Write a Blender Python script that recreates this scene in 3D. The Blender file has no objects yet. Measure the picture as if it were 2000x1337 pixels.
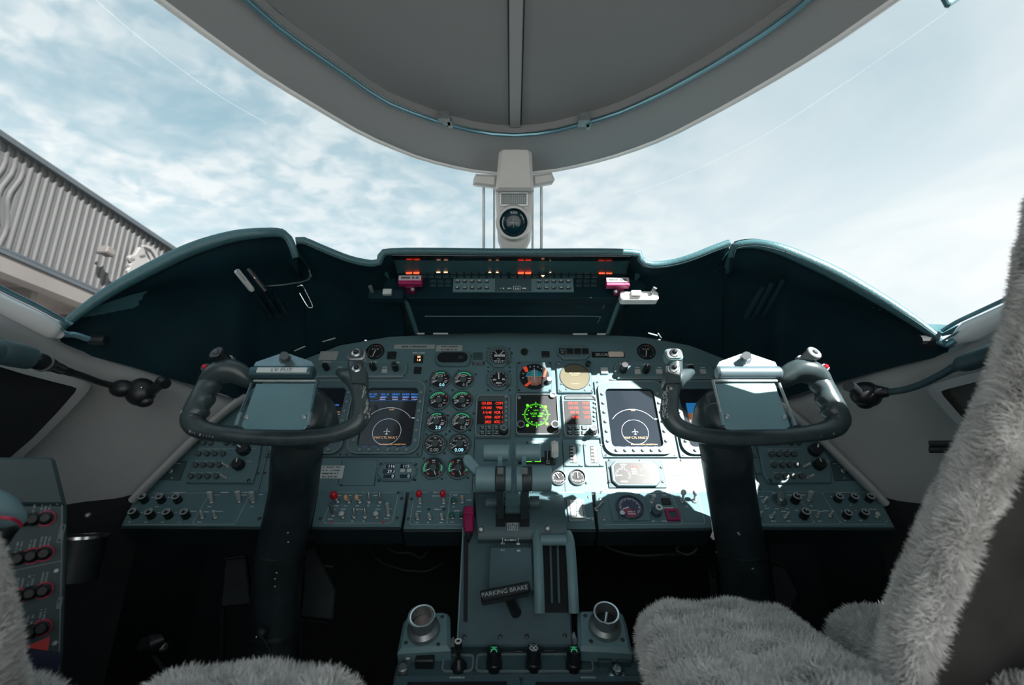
import bpy, bmesh, math, random
import numpy as np
from mathutils import Vector, Matrix

# ------------------------------------------------------------------ camera, sky, sun, exposure
SC = bpy.context.scene
COL = SC.collection
F = 950.0                      # focal length in pixels of the 2000 x 1337 frame
CZ = 0.66                      # camera height above the cockpit floor
PITCH = math.radians(15.0)     # looking up
CAM = Vector((0, 0, CZ))
cam = bpy.data.cameras.new('camera')
cam.sensor_width = 36.0
cam.lens = F / 2000 * 36.0
cam.clip_start = 0.02
cam.clip_end = 2000
cam.dof.use_dof = True
cam.dof.focus_distance = 1.1
cam.dof.aperture_fstop = 4.5
camo = bpy.data.objects.new('camera', cam)
camo.location = CAM
camo.rotation_euler = (math.pi / 2 + PITCH, 0, 0)
COL.objects.link(camo)
SC.camera = camo

SC.view_settings.view_transform = 'Standard'
SC.view_settings.look = 'None'
SC.view_settings.gamma = 1.0
SC.view_settings.use_curve_mapping = False
SC.view_settings.exposure = 0.36
SC.cycles.max_bounces = 6
SC.cycles.transparent_max_bounces = 12
SC.cycles.caustics_reflective = False
SC.cycles.caustics_refractive = False

SUN_TO = Vector((0.72, -0.95, 0.86)).normalized()
sun = bpy.data.lights.new('sun', 'SUN')
sun.energy = 14.0
sun.angle = math.radians(0.6)
sun.color = (1.0, 0.95, 0.9)
suno = bpy.data.objects.new('sun', sun)
suno.rotation_euler = (-SUN_TO).to_track_quat('-Z', 'Y').to_euler()
suno.location = (8, -8, 14)
COL.objects.link(suno)

def sky_world():
    w = bpy.data.worlds.new('sky'); SC.world = w; w.use_nodes = True
    nt = w.node_tree; N = nt.nodes; L = nt.links; N.clear()
    def nd(t, **k):
        n = N.new(t)
        for a, b in k.items(): setattr(n, a, b)
        return n
    def mth(op, a, b=None, c=None, clamp=False):
        n = nd('ShaderNodeMath', operation=op, use_clamp=clamp)
        for i, x in enumerate((a, b, c)):
            if x is None: continue
            if isinstance(x, (int, float)): n.inputs[i].default_value = x
            else: L.new(x, n.inputs[i])
        return n.outputs[0]
    def ramp(src, stops):
        r = nd('ShaderNodeValToRGB'); e = r.color_ramp.elements
        while len(e) < len(stops): e.new(0.5)
        for q, (p, c) in zip(e, stops): q.position = p; q.color = (*c, 1) if len(c) == 3 else c
        L.new(src, r.inputs[0]); return r.outputs[0]
    def noise(vec, scale, detail, rough, dist=0.0):
        n = nd('ShaderNodeTexNoise'); n.inputs['Scale'].default_value = scale; n.inputs['Detail'].default_value = detail
        n.inputs['Roughness'].default_value = rough; n.inputs['Distortion'].default_value = dist
        L.new(vec, n.inputs['Vector']); return n.outputs['Fac']
    tc = nd('ShaderNodeTexCoord'); sep = nd('ShaderNodeSeparateXYZ'); L.new(tc.outputs['Generated'], sep.inputs[0])
    x, y, z = sep.outputs
    zz = mth('ADD', mth('MAXIMUM', z, 0.0), 0.10)
    cmb = nd('ShaderNodeCombineXYZ'); L.new(mth('DIVIDE', x, zz), cmb.inputs[0]); L.new(mth('DIVIDE', y, zz), cmb.inputs[1])
    mp = nd('ShaderNodeMapping'); mp.inputs['Rotation'].default_value = (0, 0, math.radians(35)); mp.inputs['Scale'].default_value = (1.0, 1.25, 1)
    L.new(cmb.outputs[0], mp.inputs[0]); P2 = mp.outputs[0]
    fine = noise(P2, 10.5, 3, 0.5, 0.35)           # small rippled cells of the high cloud
    mid = noise(P2, 1.9, 5, 0.6, 0.3)
    big = noise(cmb.outputs[0], 0.62, 2, 0.5, 0.0)
    veil = noise(cmb.outputs[0], 1.1, 5, 0.55, 0.6)
    cell = nd('ShaderNodeMapRange'); cell.inputs['From Min'].default_value = 0.36; cell.inputs['From Max'].default_value = 0.60; L.new(fine, cell.inputs['Value'])
    band = nd('ShaderNodeMapRange'); band.inputs['From Min'].default_value = 0.33; band.inputs['From Max'].default_value = 0.58; L.new(mid, band.inputs['Value'])
    soft = nd('ShaderNodeMapRange'); soft.inputs['From Min'].default_value = 0.38; soft.inputs['From Max'].default_value = 0.62; L.new(veil, soft.inputs['Value'])
    right = nd('ShaderNodeMapRange'); right.interpolation_type = 'SMOOTHSTEP'; right.inputs['From Min'].default_value = -0.25; right.inputs['From Max'].default_value = 0.55; L.new(x, right.inputs['Value'])
    rippled = mth('MULTIPLY', band.outputs[0], mth('ADD', mth('MULTIPLY', cell.outputs[0], 0.72), 0.28))
    veiled = mth('ADD', mth('MULTIPLY', soft.outputs[0], 0.52), 0.50)
    dens = mth('ADD', mth('MULTIPLY', rippled, mth('SUBTRACT', 1.0, right.outputs[0])), mth('MULTIPLY', veiled, right.outputs[0]))
    dens = mth('MULTIPLY', dens, mth('ADD', mth('MULTIPLY', big, 1.0), 0.45))
    # more haze towards the horizon
    haze = mth('POWER', mth('SUBTRACT', 1.0, mth('MINIMUM', mth('MAXIMUM', z, 0.0), 1.0)), 3.0)
    sky = ramp(z, [(0.0, (0.74, 0.82, 0.84)), (0.36, (0.44, 0.60, 0.675)), (0.55, (0.285, 0.435, 0.515)), (0.75, (0.225, 0.355, 0.43)), (1.0, (0.20, 0.32, 0.40))])
    cloud = ramp(z, [(0.0, (0.80, 0.81, 0.81)), (0.42, (0.77, 0.795, 0.80)), (0.60, (0.60, 0.665, 0.69)), (0.8, (0.44, 0.52, 0.55)), (1.0, (0.40, 0.49, 0.52))])
    mx = nd('ShaderNodeMix', data_type='RGBA')
    L.new(mth('ADD', mth('MULTIPLY', dens, 1.0), mth('MULTIPLY', haze, 0.42), clamp=True), mx.inputs[0])
    L.new(sky, mx.inputs[6]); L.new(cloud, mx.inputs[7])
    bg = nd('ShaderNodeBackground'); L.new(mx.outputs[2], bg.inputs[0]); bg.inputs[1].default_value = 1.0
    out = nd('ShaderNodeOutputWorld'); L.new(bg.outputs[0], out.inputs[0])
sky_world()

# ------------------------------------------------------------------ pixel geometry
CP, SP = math.cos(PITCH), math.sin(PITCH)
def ray(px, py):
    cx, cy = (px - 1000) / F, (668.5 - py) / F
    return Vector((cx, CP - cy * SP, SP + cy * CP))
def P(px, py, d):
    return CAM + ray(px, py) * d

class Frame:
    def __init__(s, o, u, v):
        s.o = Vector(o); s.u = Vector(u).normalized(); s.v = (Vector(v) - s.u * Vector(v).dot(s.u)).normalized(); s.n = s.u.cross(s.v)
    def hit(s, px, py, z=0.0):
        r = ray(px, py); t = ((s.o - CAM).dot(s.n) + z) / r.dot(s.n)
        q = CAM + r * t - s.o
        return q.dot(s.u), q.dot(s.v), t
    def at(s, a, b, c=0): return s.o + s.u * a + s.v * b + s.n * c
    def mat(s, a=0, b=0, c=0):
        m = Matrix((s.u, s.v, s.n)).transposed().to_4x4(); m.translation = s.at(a, b, c); return m
def tilted(px, py, d, elev):
    e = math.radians(elev)
    return Frame(P(px, py, d), (1, 0, 0), (0, math.cos(e), math.sin(e)))

# ------------------------------------------------------------------ materials
MATS = {}
def mat(name, col, rough=0.5, metal=0.0, var=0.10, scale=40.0, bump=0.0, spec=0.5, emit=0.0, coat=0.0, vec='Object'):
    m = bpy.data.materials.new(name); m.use_nodes = True
    nt = m.node_tree; b = nt.nodes['Principled BSDF']; L = nt.links
    b.inputs['Roughness'].default_value = rough; b.inputs['Metallic'].default_value = metal
    b.inputs['Specular IOR Level'].default_value = spec; b.inputs['Coat Weight'].default_value = coat
    tc = nt.nodes.new('ShaderNodeTexCoord'); nz = nt.nodes.new('ShaderNodeTexNoise')
    nz.inputs['Scale'].default_value = scale; nz.inputs['Detail'].default_value = 4
    L.new(tc.outputs[vec], nz.inputs['Vector'])
    r = nt.nodes.new('ShaderNodeValToRGB')
    r.color_ramp.elements[0].position = 0.3; r.color_ramp.elements[1].position = 0.7
    r.color_ramp.elements[0].color = (*[c * (1 - var) for c in col], 1)
    r.color_ramp.elements[1].color = (*[min(1, c * (1 + var)) for c in col], 1)
    L.new(nz.outputs['Fac'], r.inputs[0]); L.new(r.outputs[0], b.inputs['Base Color'])
    if bump:
        bp = nt.nodes.new('ShaderNodeBump'); bp.inputs['Strength'].default_value = bump; bp.inputs['Distance'].default_value = 0.002
        L.new(nz.outputs['Fac'], bp.inputs['Height']); L.new(bp.outputs[0], b.inputs['Normal'])
    if emit:
        L.new(r.outputs[0], b.inputs['Emission Color']); b.inputs['Emission Strength'].default_value = emit
    MATS[name] = m
    return m
mat('panel', (0.105, 0.200, 0.228), 0.48, 0, 0.06, 9, 0)
mat('panel_dark', (0.040, 0.082, 0.096), 0.5, 0, 0.08, 9)
mat('bezel', (0.088, 0.162, 0.186), 0.42, 0, 0.06, 20)
mat('bezel_edge', (0.24, 0.31, 0.33), 0.35, 0, 0.06, 20)
mat('black', (0.010, 0.014, 0.017), 0.42, 0, 0.15, 60)
mat('black_soft', (0.006, 0.010, 0.013), 0.75, 0, 0.2, 60)
mat('dial', (0.012, 0.017, 0.020), 0.35, 0, 0.1, 60)
mat('screen', (0.018, 0.026, 0.036), 0.08, 0, 0.1, 3, spec=0.6)
mat('screen_amber', (0.16, 0.15, 0.105), 0.15, 0, 0.1, 8)
mat('white_print', (0.72, 0.78, 0.80), 0.6, 0, 0.05, 200)
mat('grey_print', (0.42, 0.50, 0.52), 0.6, 0, 0.08, 200)
mat('green_print', (0.05, 0.42, 0.20), 0.5, 0, 0.05, 200, emit=0.35)
mat('red_print', (0.60, 0.06, 0.06), 0.5, 0, 0.05, 200)
mat('placard', (0.36, 0.41, 0.41), 0.5, 0, 0.05, 60)
mat('placard_pale', (0.60, 0.66, 0.66), 0.5, 0, 0.06, 60)
mat('cream_plate', (0.75, 0.66, 0.57), 0.5, 0, 0.04, 60)
mat('screw', (0.055, 0.07, 0.075), 0.35, 0.6, 0.2, 90)
mat('steel', (0.55, 0.60, 0.62), 0.25, 1.0, 0.1, 60)
mat('chrome', (0.75, 0.80, 0.82), 0.12, 1.0, 0.05, 40)
mat('steel_dull', (0.33, 0.37, 0.38), 0.42, 0.8, 0.15, 70)
mat('toggle_silver', (0.52, 0.57, 0.58), 0.34, 0.25, 0.08, 60)
mat('knob_black', (0.012, 0.016, 0.018), 0.33, 0, 0.15, 90)
mat('knob_ring', (0.45, 0.50, 0.51), 0.4, 0.2, 0.1, 90)
mat('button_grey', (0.072, 0.098, 0.104), 0.45, 0, 0.1, 60)
mat('button_pale', (0.50, 0.56, 0.56), 0.45, 0, 0.06, 60)
mat('button_black', (0.014, 0.019, 0.021), 0.4, 0, 0.1, 60)
mat('red_knob', (0.60, 0.015, 0.03), 0.22, 0, 0.08, 50)
mat('tan_knob', (0.78, 0.46, 0.24), 0.3, 0, 0.06, 50)
mat('green_knob', (0.015, 0.14, 0.09), 0.35, 0, 0.08, 50)
mat('white_knob', (0.50, 0.57, 0.57), 0.4, 0, 0.06, 50)
mat('white_plastic', (0.74, 0.74, 0.70), 0.4, 0, 0.05, 50)
mat('magenta', (0.30, 0.010, 0.085), 0.42, 0, 0.12, 40)
mat('magenta_dark', (0.16, 0.006, 0.05), 0.42, 0, 0.12, 40)
mat('fire_label', (0.52, 0.46, 0.50), 0.4, 0, 0.08, 40)
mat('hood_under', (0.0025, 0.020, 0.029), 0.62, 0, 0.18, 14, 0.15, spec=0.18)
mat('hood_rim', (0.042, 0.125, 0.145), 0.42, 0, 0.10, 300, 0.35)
mat('hood_gloss', (0.004, 0.014, 0.020), 0.16, 0, 0.1, 10)
mat('faint_print', (0.20, 0.26, 0.27), 0.6, 0, 0.08, 200)
mat('stitch', (0.16, 0.24, 0.26), 0.6)
mat('tile', (0.016, 0.042, 0.050), 0.4, 0, 0.1, 90)
mat('lip_dark', (0.012, 0.026, 0.032), 0.5, 0, 0.1, 20)
mat('wall_cream', (0.365, 0.385, 0.385), 0.55, 0, 0.04, 7)
mat('wall_pale', (0.48, 0.50, 0.50), 0.5, 0, 0.04, 7)
mat('headliner', (0.242, 0.258, 0.266), 0.7, 0, 0.035, 4)
mat('header', (0.33, 0.35, 0.358), 0.6, 0, 0.03, 4)
mat('rim_white', (0.85, 0.88, 0.88), 0.25, 0, 0.03, 20)
mat('rail_teal', (0.16, 0.33, 0.40), 0.25, 0.5, 0.08, 30)
mat('sill_gloss', (0.90, 0.93, 0.94), 0.12, 0, 0.02, 12, coat=0.5)
mat('post_white', (0.56, 0.57, 0.56), 0.4, 0, 0.04, 20)
mat('yoke', (0.045, 0.068, 0.075), 0.30, 0, 0.22, 55, 0.12)
mat('yoke_worn', (0.36, 0.39, 0.38), 0.4, 0.3, 0.25, 90)
mat('clip_plate', (0.13, 0.25, 0.28), 0.32, 0.25, 0.07, 12)
mat('clip_steel', (0.20, 0.30, 0.34), 0.25, 0.6, 0.1, 30)
mat('clip_bar', (0.06, 0.13, 0.16), 0.22, 0.5, 0.1, 30)
mat('column', (0.018, 0.030, 0.034), 0.38, 0, 0.3, 30, 0.1)
mat('pedestal', (0.064, 0.122, 0.142), 0.5, 0, 0.12, 18, 0.05)
mat('lever_grey', (0.165, 0.29, 0.32), 0.46, 0, 0.07, 22)
mat('lever_dark', (0.030, 0.046, 0.050), 0.5, 0, 0.12, 40)
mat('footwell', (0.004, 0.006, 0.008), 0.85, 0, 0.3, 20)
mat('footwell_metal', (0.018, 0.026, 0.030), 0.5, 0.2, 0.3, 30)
mat('fleece', (0.86, 0.85, 0.83), 0.9, 0, 0.16, 26, 0, spec=0.1)
mat('fleece_base', (0.66, 0.65, 0.64), 0.95, 0, 0.2, 40, 0, spec=0.05)
mat('seat_leather', (0.045, 0.044, 0.043), 0.55, 0, 0.2, 25, 0.2)
mat('breaker_panel', (0.022, 0.050, 0.058), 0.5, 0, 0.08, 12)
mat('navy', (0.008, 0.014, 0.05), 0.5, 0, 0.1, 12)
mat('ring_red', (0.55, 0.02, 0.08), 0.45, 0, 0.1, 40)
mat('red_tri', (0.62, 0.045, 0.05), 0.5, 0, 0.06, 40)
mat('cladding', (0.030, 0.033, 0.036), 0.5, 0.0, 0.08, 0.6)
mat('cladding_rib', (0.050, 0.052, 0.054), 0.45, 0.0, 0.06, 0.6)
mat('roof_trim', (0.030, 0.038, 0.045), 0.5, 0.0, 0.1, 0.8)
mat('hangar_beam', (0.085, 0.08, 0.078), 0.7, 0, 0.08, 0.8)
mat('hangar_dark', (0.05, 0.045, 0.042), 0.8, 0, 0.2, 0.8)
mat('hangar_soffit', (0.14,0.125,0.12), 0.8, 0, 0.12, 0.5)
mat('sign_white', (0.15, 0.15, 0.15), 0.5, 0, 0.03, 2)
mat('tarmac', (0.42, 0.42, 0.41), 0.85, 0, 0.12, 0.3)
mat('floor_mat', (0.006, 0.008, 0.010), 0.9, 0, 0.3, 60)
mat('cup_inner', (0.40, 0.33, 0.31), 0.45, 0.6, 0.1, 30)
mat('pen', (0.46, 0.50, 0.50), 0.35, 0, 0.1, 60)
mat('cable', (0.012, 0.016, 0.018), 0.5, 0, 0.2, 60)
mat('amber_print', (0.75, 0.42, 0.2), 0.5, emit=0.5, var=0.03)
mat('white_glow', (0.62, 0.66, 0.78), 0.5, emit=0.38, var=0.02)
mat('cyan_glow', (0.42, 0.80, 1.0), 0.5, emit=1.0, var=0.02)
mat('blue_glow', (0.03, 0.13, 0.42), 0.5, emit=0.6, var=0.1)
mat('violet_glow', (0.30, 0.32, 0.60), 0.5, emit=0.6, var=0.1)
mat('sky_glow', (0.01, 0.15, 0.40), 0.5, emit=0.55, var=0.02)
mat('earth_glow', (0.30, 0.10, 0.035), 0.5, emit=0.5, var=0.02)
mat('green_glow', (0.11, 0.80, 0.02), 0.5, emit=0.9, var=0.05)
mat('red_glow', (1.0, 0.045, 0.02), 0.5, emit=1.2, var=0.05)
mat('lamp_red', (1.0, 0.04, 0.012), 0.4, emit=4.0, var=0.1, scale=300)
mat('lamp_amber', (1.0, 0.42, 0.22), 0.4, emit=2.6, var=0.05)
mat('att_sky', (0.02, 0.32, 0.42), 0.5, var=0.04)
mat('att_earth', (0.42, 0.20, 0.15), 0.5, var=0.3, scale=120)
mat('flag_red', (0.90, 0.09, 0.04), 0.5, emit=0.25, var=0.05)
mat('violet_dial', (0.05, 0.06, 0.12), 0.35, 0, 0.1, 30)
mat('red_sector', (0.36, 0.06, 0.13), 0.5, 0, 0.1, 30)
mat('compass', (0.004, 0.030, 0.045), 0.1, 0, 0.1, 30)
mat('pane_film', (0.8, 0.86, 0.88), 0.5, var=0.02)
def glass_mat():
    m = bpy.data.materials.new('window_glass'); m.use_nodes = True; nt = m.node_tree; nt.nodes.clear()
    t = nt.nodes.new('ShaderNodeBsdfTransparent'); t.inputs[0].default_value = (0.97, 0.985, 0.985, 1)
    g = nt.nodes.new('ShaderNodeBsdfGlossy'); g.inputs['Roughness'].default_value = 0.02
    lw = nt.nodes.new('ShaderNodeFresnel'); lw.inputs[0].default_value = 1.15
    nz = nt.nodes.new('ShaderNodeTexNoise'); nz.inputs['Scale'].default_value = 3
    mu = nt.nodes.new('ShaderNodeMath'); mu.operation = 'MULTIPLY'
    nt.links.new(nz.outputs['Fac'], mu.inputs[0]); nt.links.new(lw.outputs[0], mu.inputs[1])
    mx = nt.nodes.new('ShaderNodeMixShader'); o = nt.nodes.new('ShaderNodeOutputMaterial')
    nt.links.new(mu.outputs[0], mx.inputs[0]); nt.links.new(t.outputs[0], mx.inputs[1]); nt.links.new(g.outputs[0], mx.inputs[2])
    nt.links.new(mx.outputs[0], o.inputs[0]); MATS['window_glass'] = m
glass_mat()
def film_mat():
    m = MATS['pane_film']; nt = m.node_tree; out = nt.nodes['Material Output']; b = nt.nodes['Principled BSDF']
    t = nt.nodes.new('ShaderNodeBsdfTransparent'); mx = nt.nodes.new('ShaderNodeMixShader'); mx.inputs[0].default_value = 0.13
    nt.links.new(t.outputs[0], mx.inputs[1]); nt.links.new(b.outputs[0], mx.inputs[2]); nt.links.new(mx.outputs[0], out.inputs['Surface'])
film_mat()

# ------------------------------------------------------------------ mesh builder
TEXTS = {}
def text_data(s):
    if s in TEXTS: return TEXTS[s]
    c = bpy.data.curves.new('lettering', 'FONT'); c.body = s; c.resolution_u = 2
    o = bpy.data.objects.new('lettering', c)
    me = bpy.data.meshes.new_from_object(o)
    v = [tuple(x.co) for x in me.vertices]; f = [tuple(p.vertices) for p in me.polygons]
    bpy.data.objects.remove(o); bpy.data.curves.remove(c); bpy.data.meshes.remove(me)
    w0 = min([x[0] for x in v] or [0]); w1 = max([x[0] for x in v] or [0])
    TEXTS[s] = (v, f, w0, w1); return TEXTS[s]

def catmull(pts, n):
    pts = [Vector(p) for p in pts]; out = []
    for i in range(len(pts) - 1):
        p0 = pts[i - 1] if i else pts[0] * 2 - pts[1]
        p1, p2 = pts[i], pts[i + 1]
        p3 = pts[i + 2] if i + 2 < len(pts) else p2 * 2 - p1
        for k in range(n):
            t = k / n
            out.append(0.5 * (2 * p1 + (p2 - p0) * t + (2 * p0 - 5 * p1 + 4 * p2 - p3) * t * t + (3 * p1 - p0 - 3 * p2 + p3) * t ** 3))
    out.append(pts[-1]); return out
def lerp(a, b, t): return a + (b - a) * t
def interp(xs, ys, x):
    return float(np.interp(x, xs, ys))

class MB:
    def __init__(s): s.v = []; s.f = []
    def add(s, vs, fs):
        n = len(s.v); s.v.extend([tuple(x) for x in vs]); s.f.extend([tuple(i + n for i in f) for f in fs]); return s
    def prism(s, poly, z0, z1, ch=0.0):
        n = len(poly); A = sum(poly[i][0] * poly[(i + 1) % n][1] - poly[(i + 1) % n][0] * poly[i][1] for i in range(n))
        if A < 0: poly = poly[::-1]
        loops = [[(x, y, z0) for x, y in poly]]
        if ch > 0:
            loops.append([(x, y, z1 - ch) for x, y in poly])
            ins = []
            for i in range(n):
                a, b, c = Vector(poly[i - 1]), Vector(poly[i]), Vector(poly[(i + 1) % n])
                e1 = (b - a).normalized(); e2 = (c - b).normalized()
                nn = Vector((-e1.y - e2.y, e1.x + e2.x)); d = nn.length
                nn = nn / d if d > 1e-6 else Vector((0, 0))
                k = ch / max(0.5, nn.dot(Vector((-e1.y, e1.x))))
                q = b + nn * k; ins.append((q.x, q.y, z1))
            loops.append(ins)
        else:
            loops.append([(x, y, z1) for x, y in poly])
        vs = [q for l in loops for q in l]; fs = []
        for k in range(len(loops) - 1):
            for i in range(n):
                j = (i + 1) % n; fs.append((k * n + i, k * n + j, (k + 1) * n + j, (k + 1) * n + i))
        fs.append(tuple((len(loops) - 1) * n + i for i in range(n))); fs.append(tuple(range(n))[::-1])
        return s.add(vs, fs)
    @staticmethod
    def rpoly(x, y, w, h, r, seg=4):
        r = min(r, w / 2 - 1e-6, h / 2 - 1e-6); out = []
        if r <= 0: return [(x - w / 2, y - h / 2), (x + w / 2, y - h / 2), (x + w / 2, y + h / 2), (x - w / 2, y + h / 2)]
        for cx, cy, a in ((x + w / 2 - r, y - h / 2 + r, -90), (x + w / 2 - r, y + h / 2 - r, 0), (x - w / 2 + r, y + h / 2 - r, 90), (x - w / 2 + r, y - h / 2 + r, 180)):
            for k in range(seg + 1):
                t = math.radians(a + 90 * k / seg); out.append((cx + r * math.cos(t), cy + r * math.sin(t)))
        return out
    def rrect(s, x, y, w, h, z0, z1, r=0.0, ch=0.0, seg=4): return s.prism(s.rpoly(x, y, w, h, r, seg), z0, z1, ch)
    def frame(s, outer, inner, z0, z1, zi=None):
        # a ring between two loops with the same number of points
        n = len(outer); zi = z0 if zi is None else zi
        vs = [(x, y, z0) for x, y in outer] + [(x, y, z1) for x, y in outer] + [(x, y, z1) for x, y in inner] + [(x, y, zi) for x, y in inner]
        fs = []
        for k in range(3):
            for i in range(n):
                j = (i + 1) % n; fs.append((k * n + i, k * n + j, (k + 1) * n + j, (k + 1) * n + i))
        return s.add(vs, fs)
    def lathe(s, x, y, prof, n=24):
        vs = []; fs = []
        for r, z in prof:
            for i in range(n):
                a = 2 * math.pi * i / n; vs.append((x + r * math.cos(a), y + r * math.sin(a), z))
        m = len(prof)
        for k in range(m - 1):
            for i in range(n):
                j = (i + 1) % n; fs.append((k * n + i, k * n + j, (k + 1) * n + j, (k + 1) * n + i))
        if prof[-1][0] > 1e-7: fs.append(tuple((m - 1) * n + i for i in range(n)))
        if prof[0][0] > 1e-7: fs.append(tuple(range(n))[::-1])
        return s.add(vs, fs)
    def cyl(s, x, y, r, z0, z1, n=16, ch=0.0):
        return s.lathe(x, y, [(r, z0), (r, z1 - ch), (r - ch, z1)] if ch else [(r, z0), (r, z1)], n)
    def ring(s, x, y, ro, ri, z0, z1, n=32):
        o = [(x + ro * math.cos(2 * math.pi * i / n), y + ro * math.sin(2 * math.pi * i / n)) for i in range(n)]
        q = [(x + ri * math.cos(2 * math.pi * i / n), y + ri * math.sin(2 * math.pi * i / n)) for i in range(n)]
        return s.frame(o, q, z0, z1)
    def arc(s, x, y, ro, ri, a0, a1, z, n=16, t=0.0003):
        vs = []; fs = []
        for i in range(n + 1):
            a = math.radians(lerp(a0, a1, i / n)); c, q = math.cos(a), math.sin(a)
            vs += [(x + ri * c, y + ri * q, z), (x + ro * c, y + ro * q, z)]
        for i in range(n): fs.append((2 * i, 2 * i + 2, 2 * i + 3, 2 * i + 1) if a1 < a0 else (2 * i, 2 * i + 1, 2 * i + 3, 2 * i + 2))
        return s.add(vs, fs)
    def tick(s, x, y, a, r0, r1, w, z):
        a = math.radians(a); c, q = math.cos(a), math.sin(a); px, py = -q * w / 2, c * w / 2
        return s.add([(x + r0 * c + px, y + r0 * q + py, z), (x + r0 * c - px, y + r0 * q - py, z), (x + r1 * c - px, y + r1 * q - py, z), (x + r1 * c + px, y + r1 * q + py, z)], [(0, 1, 2, 3)])
    def line(s, pts, w, z, closed=False):
        if closed: pts = list(pts) + [pts[0]]
        for (x0, y0), (x1, y1) in zip(pts[:-1], pts[1:]):
            d = Vector((x1 - x0, y1 - y0)); l = d.length
            if l < 1e-7: continue
            d /= l; nx, ny = -d.y * w / 2, d.x * w / 2; ex, ey = d.x * w * .4, d.y * w * .4
            s.add([(x0 + nx - ex, y0 + ny - ey, z), (x0 - nx - ex, y0 - ny - ey, z), (x1 - nx + ex, y1 - ny + ey, z), (x1 + nx + ex, y1 + ny + ey, z)], [(0, 1, 2, 3)])
        return s
    def text(s, t, x, y, h, z, align='c', sx=1.0, rot=0.0):
        v, f, w0, w1 = text_data(t); k = h / 0.70
        ox = {'c': (w0 + w1) / 2, 'l': w0, 'r': w1}[align]
        c, q = math.cos(rot), math.sin(rot); out = []
        for a in v:
            lx, ly = (a[0] - ox) * k * sx, (a[1] - 0.34) * k
            out.append((x + lx * c - ly * q, y + lx * q + ly * c, z))
        return s.add(out, f)
    def marks(s, x, y, w, h, z, seed=0, align='c', rows=1, vertical=False):
        # print too small to read: a broken row of tiny strokes
        rnd = random.Random(seed * 131 + 7)
        for r in range(rows):
            yy = y - (r - (rows - 1) / 2) * h * 1.6; x0 = {'c': x - w / 2, 'l': x, 'r': x - w}[align]; xx = x0
            while xx < x0 + w:
                cw = h * rnd.uniform(.35, .75)
                if rnd.random() > .14:
                    hh = h * rnd.uniform(.75, 1.0); a, b = (xx, yy - hh / 2), (min(xx + cw * .8, x0 + w), yy + hh / 2)
                    q = [(a[0], a[1], z), (b[0], a[1], z), (b[0], b[1], z), (a[0], b[1], z)]
                    if vertical: q = [(x - (p[1] - y), y + (p[0] - x), z) for p in q]
                    s.add(q, [(0, 1, 2, 3)])
                xx += cw
        return s
    def box(s, x, y, z, w, h, d):
        return s.rrect(x, y, w, h, z - d / 2, z + d / 2)
    def tube(s, pts, r, n=8, ry=None, cap=True, up=None):
        pts = [Vector(p) for p in pts]; m = len(pts); vs = []; fs = []
        R = r if isinstance(r, (list, tuple)) else [r] * m
        RY = (ry if isinstance(ry, (list, tuple)) else [ry] * m) if ry is not None else R
        ref = Vector(up) if up is not None else None
        prev = None
        for i, p in enumerate(pts):
            t = (pts[min(i + 1, m - 1)] - pts[max(i - 1, 0)]).normalized()
            if ref is not None: a = ref - t * ref.dot(t)
            elif prev is None: a = (Vector((0, 0, 1)) if abs(t.z) < .9 else Vector((1, 0, 0))); a = a - t * a.dot(t)
            else: a = prev - t * prev.dot(t)
            a.normalize(); prev = a; b = t.cross(a)
            for k in range(n):
                g = 2 * math.pi * k / n; vs.append(p + a * (math.cos(g) * R[i]) + b * (math.sin(g) * RY[i]))
        for i in range(m - 1):
            for k in range(n):
                j = (k + 1) % n; fs.append((i * n + k, i * n + j, (i + 1) * n + j, (i + 1) * n + k))
        if cap: fs.append(tuple(range(n))[::-1]); fs.append(tuple((m - 1) * n + k for k in range(n)))
        return s.add(vs, fs)
    def ball(s, c, r, n=12, m=8, sq=(1, 1, 1)):
        c = Vector(c); vs = []; fs = []
        for i in range(m + 1):
            a = math.pi * i / m
            for k in range(n):
                b = 2 * math.pi * k / n; vs.append((c.x + r * sq[0] * math.sin(a) * math.cos(b), c.y + r * sq[1] * math.sin(a) * math.sin(b), c.z - r * sq[2] * math.cos(a)))
        for i in range(m):
            for k in range(n):
                j = (k + 1) % n; fs.append((i * n + k, i * n + j, (i + 1) * n + j, (i + 1) * n + k))
        return s.add(vs, fs)
    def grid(s, rows, flip=False):
        m = len(rows[0]); n0 = len(s.v)
        for r in rows: s.v.extend([tuple(p) for p in r])
        for i in range(len(rows) - 1):
            for k in range(m - 1):
                q = (n0 + i * m + k, n0 + i * m + k + 1, n0 + (i + 1) * m + k + 1, n0 + (i + 1) * m + k)
                s.f.append(q[::-1] if flip else q)
        return s
    def slab(s, rows, off):
        # a grid given thickness along the vector off
        off = Vector(off); m = len(rows[0]); n = len(rows)
        s.grid(rows); s.grid([[Vector(p) + off for p in r] for r in rows], True)
        a = [rows[0][k] for k in range(m)] + [rows[i][m - 1] for i in range(1, n)] + [rows[n - 1][k] for k in range(m - 2, -1, -1)] + [rows[i][0] for i in range(n - 2, 0, -1)]
        a.append(a[0]); s.grid([a, [Vector(p) + off for p in a]], True)
        return s
    def xform(s, fn, start=0):
        s.v[start:] = [tuple(fn(Vector(q))) for q in s.v[start:]]; return s
    def mesh(s, name, m, angle=35):
        me = bpy.data.meshes.new(name); me.from_pydata(s.v, [], s.f); me.validate()
        me.materials.append(MATS[m] if isinstance(m, str) else m)
        for p in me.polygons: p.use_smooth = True
        me.set_sharp_from_angle(angle=math.radians(angle)); return me
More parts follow.
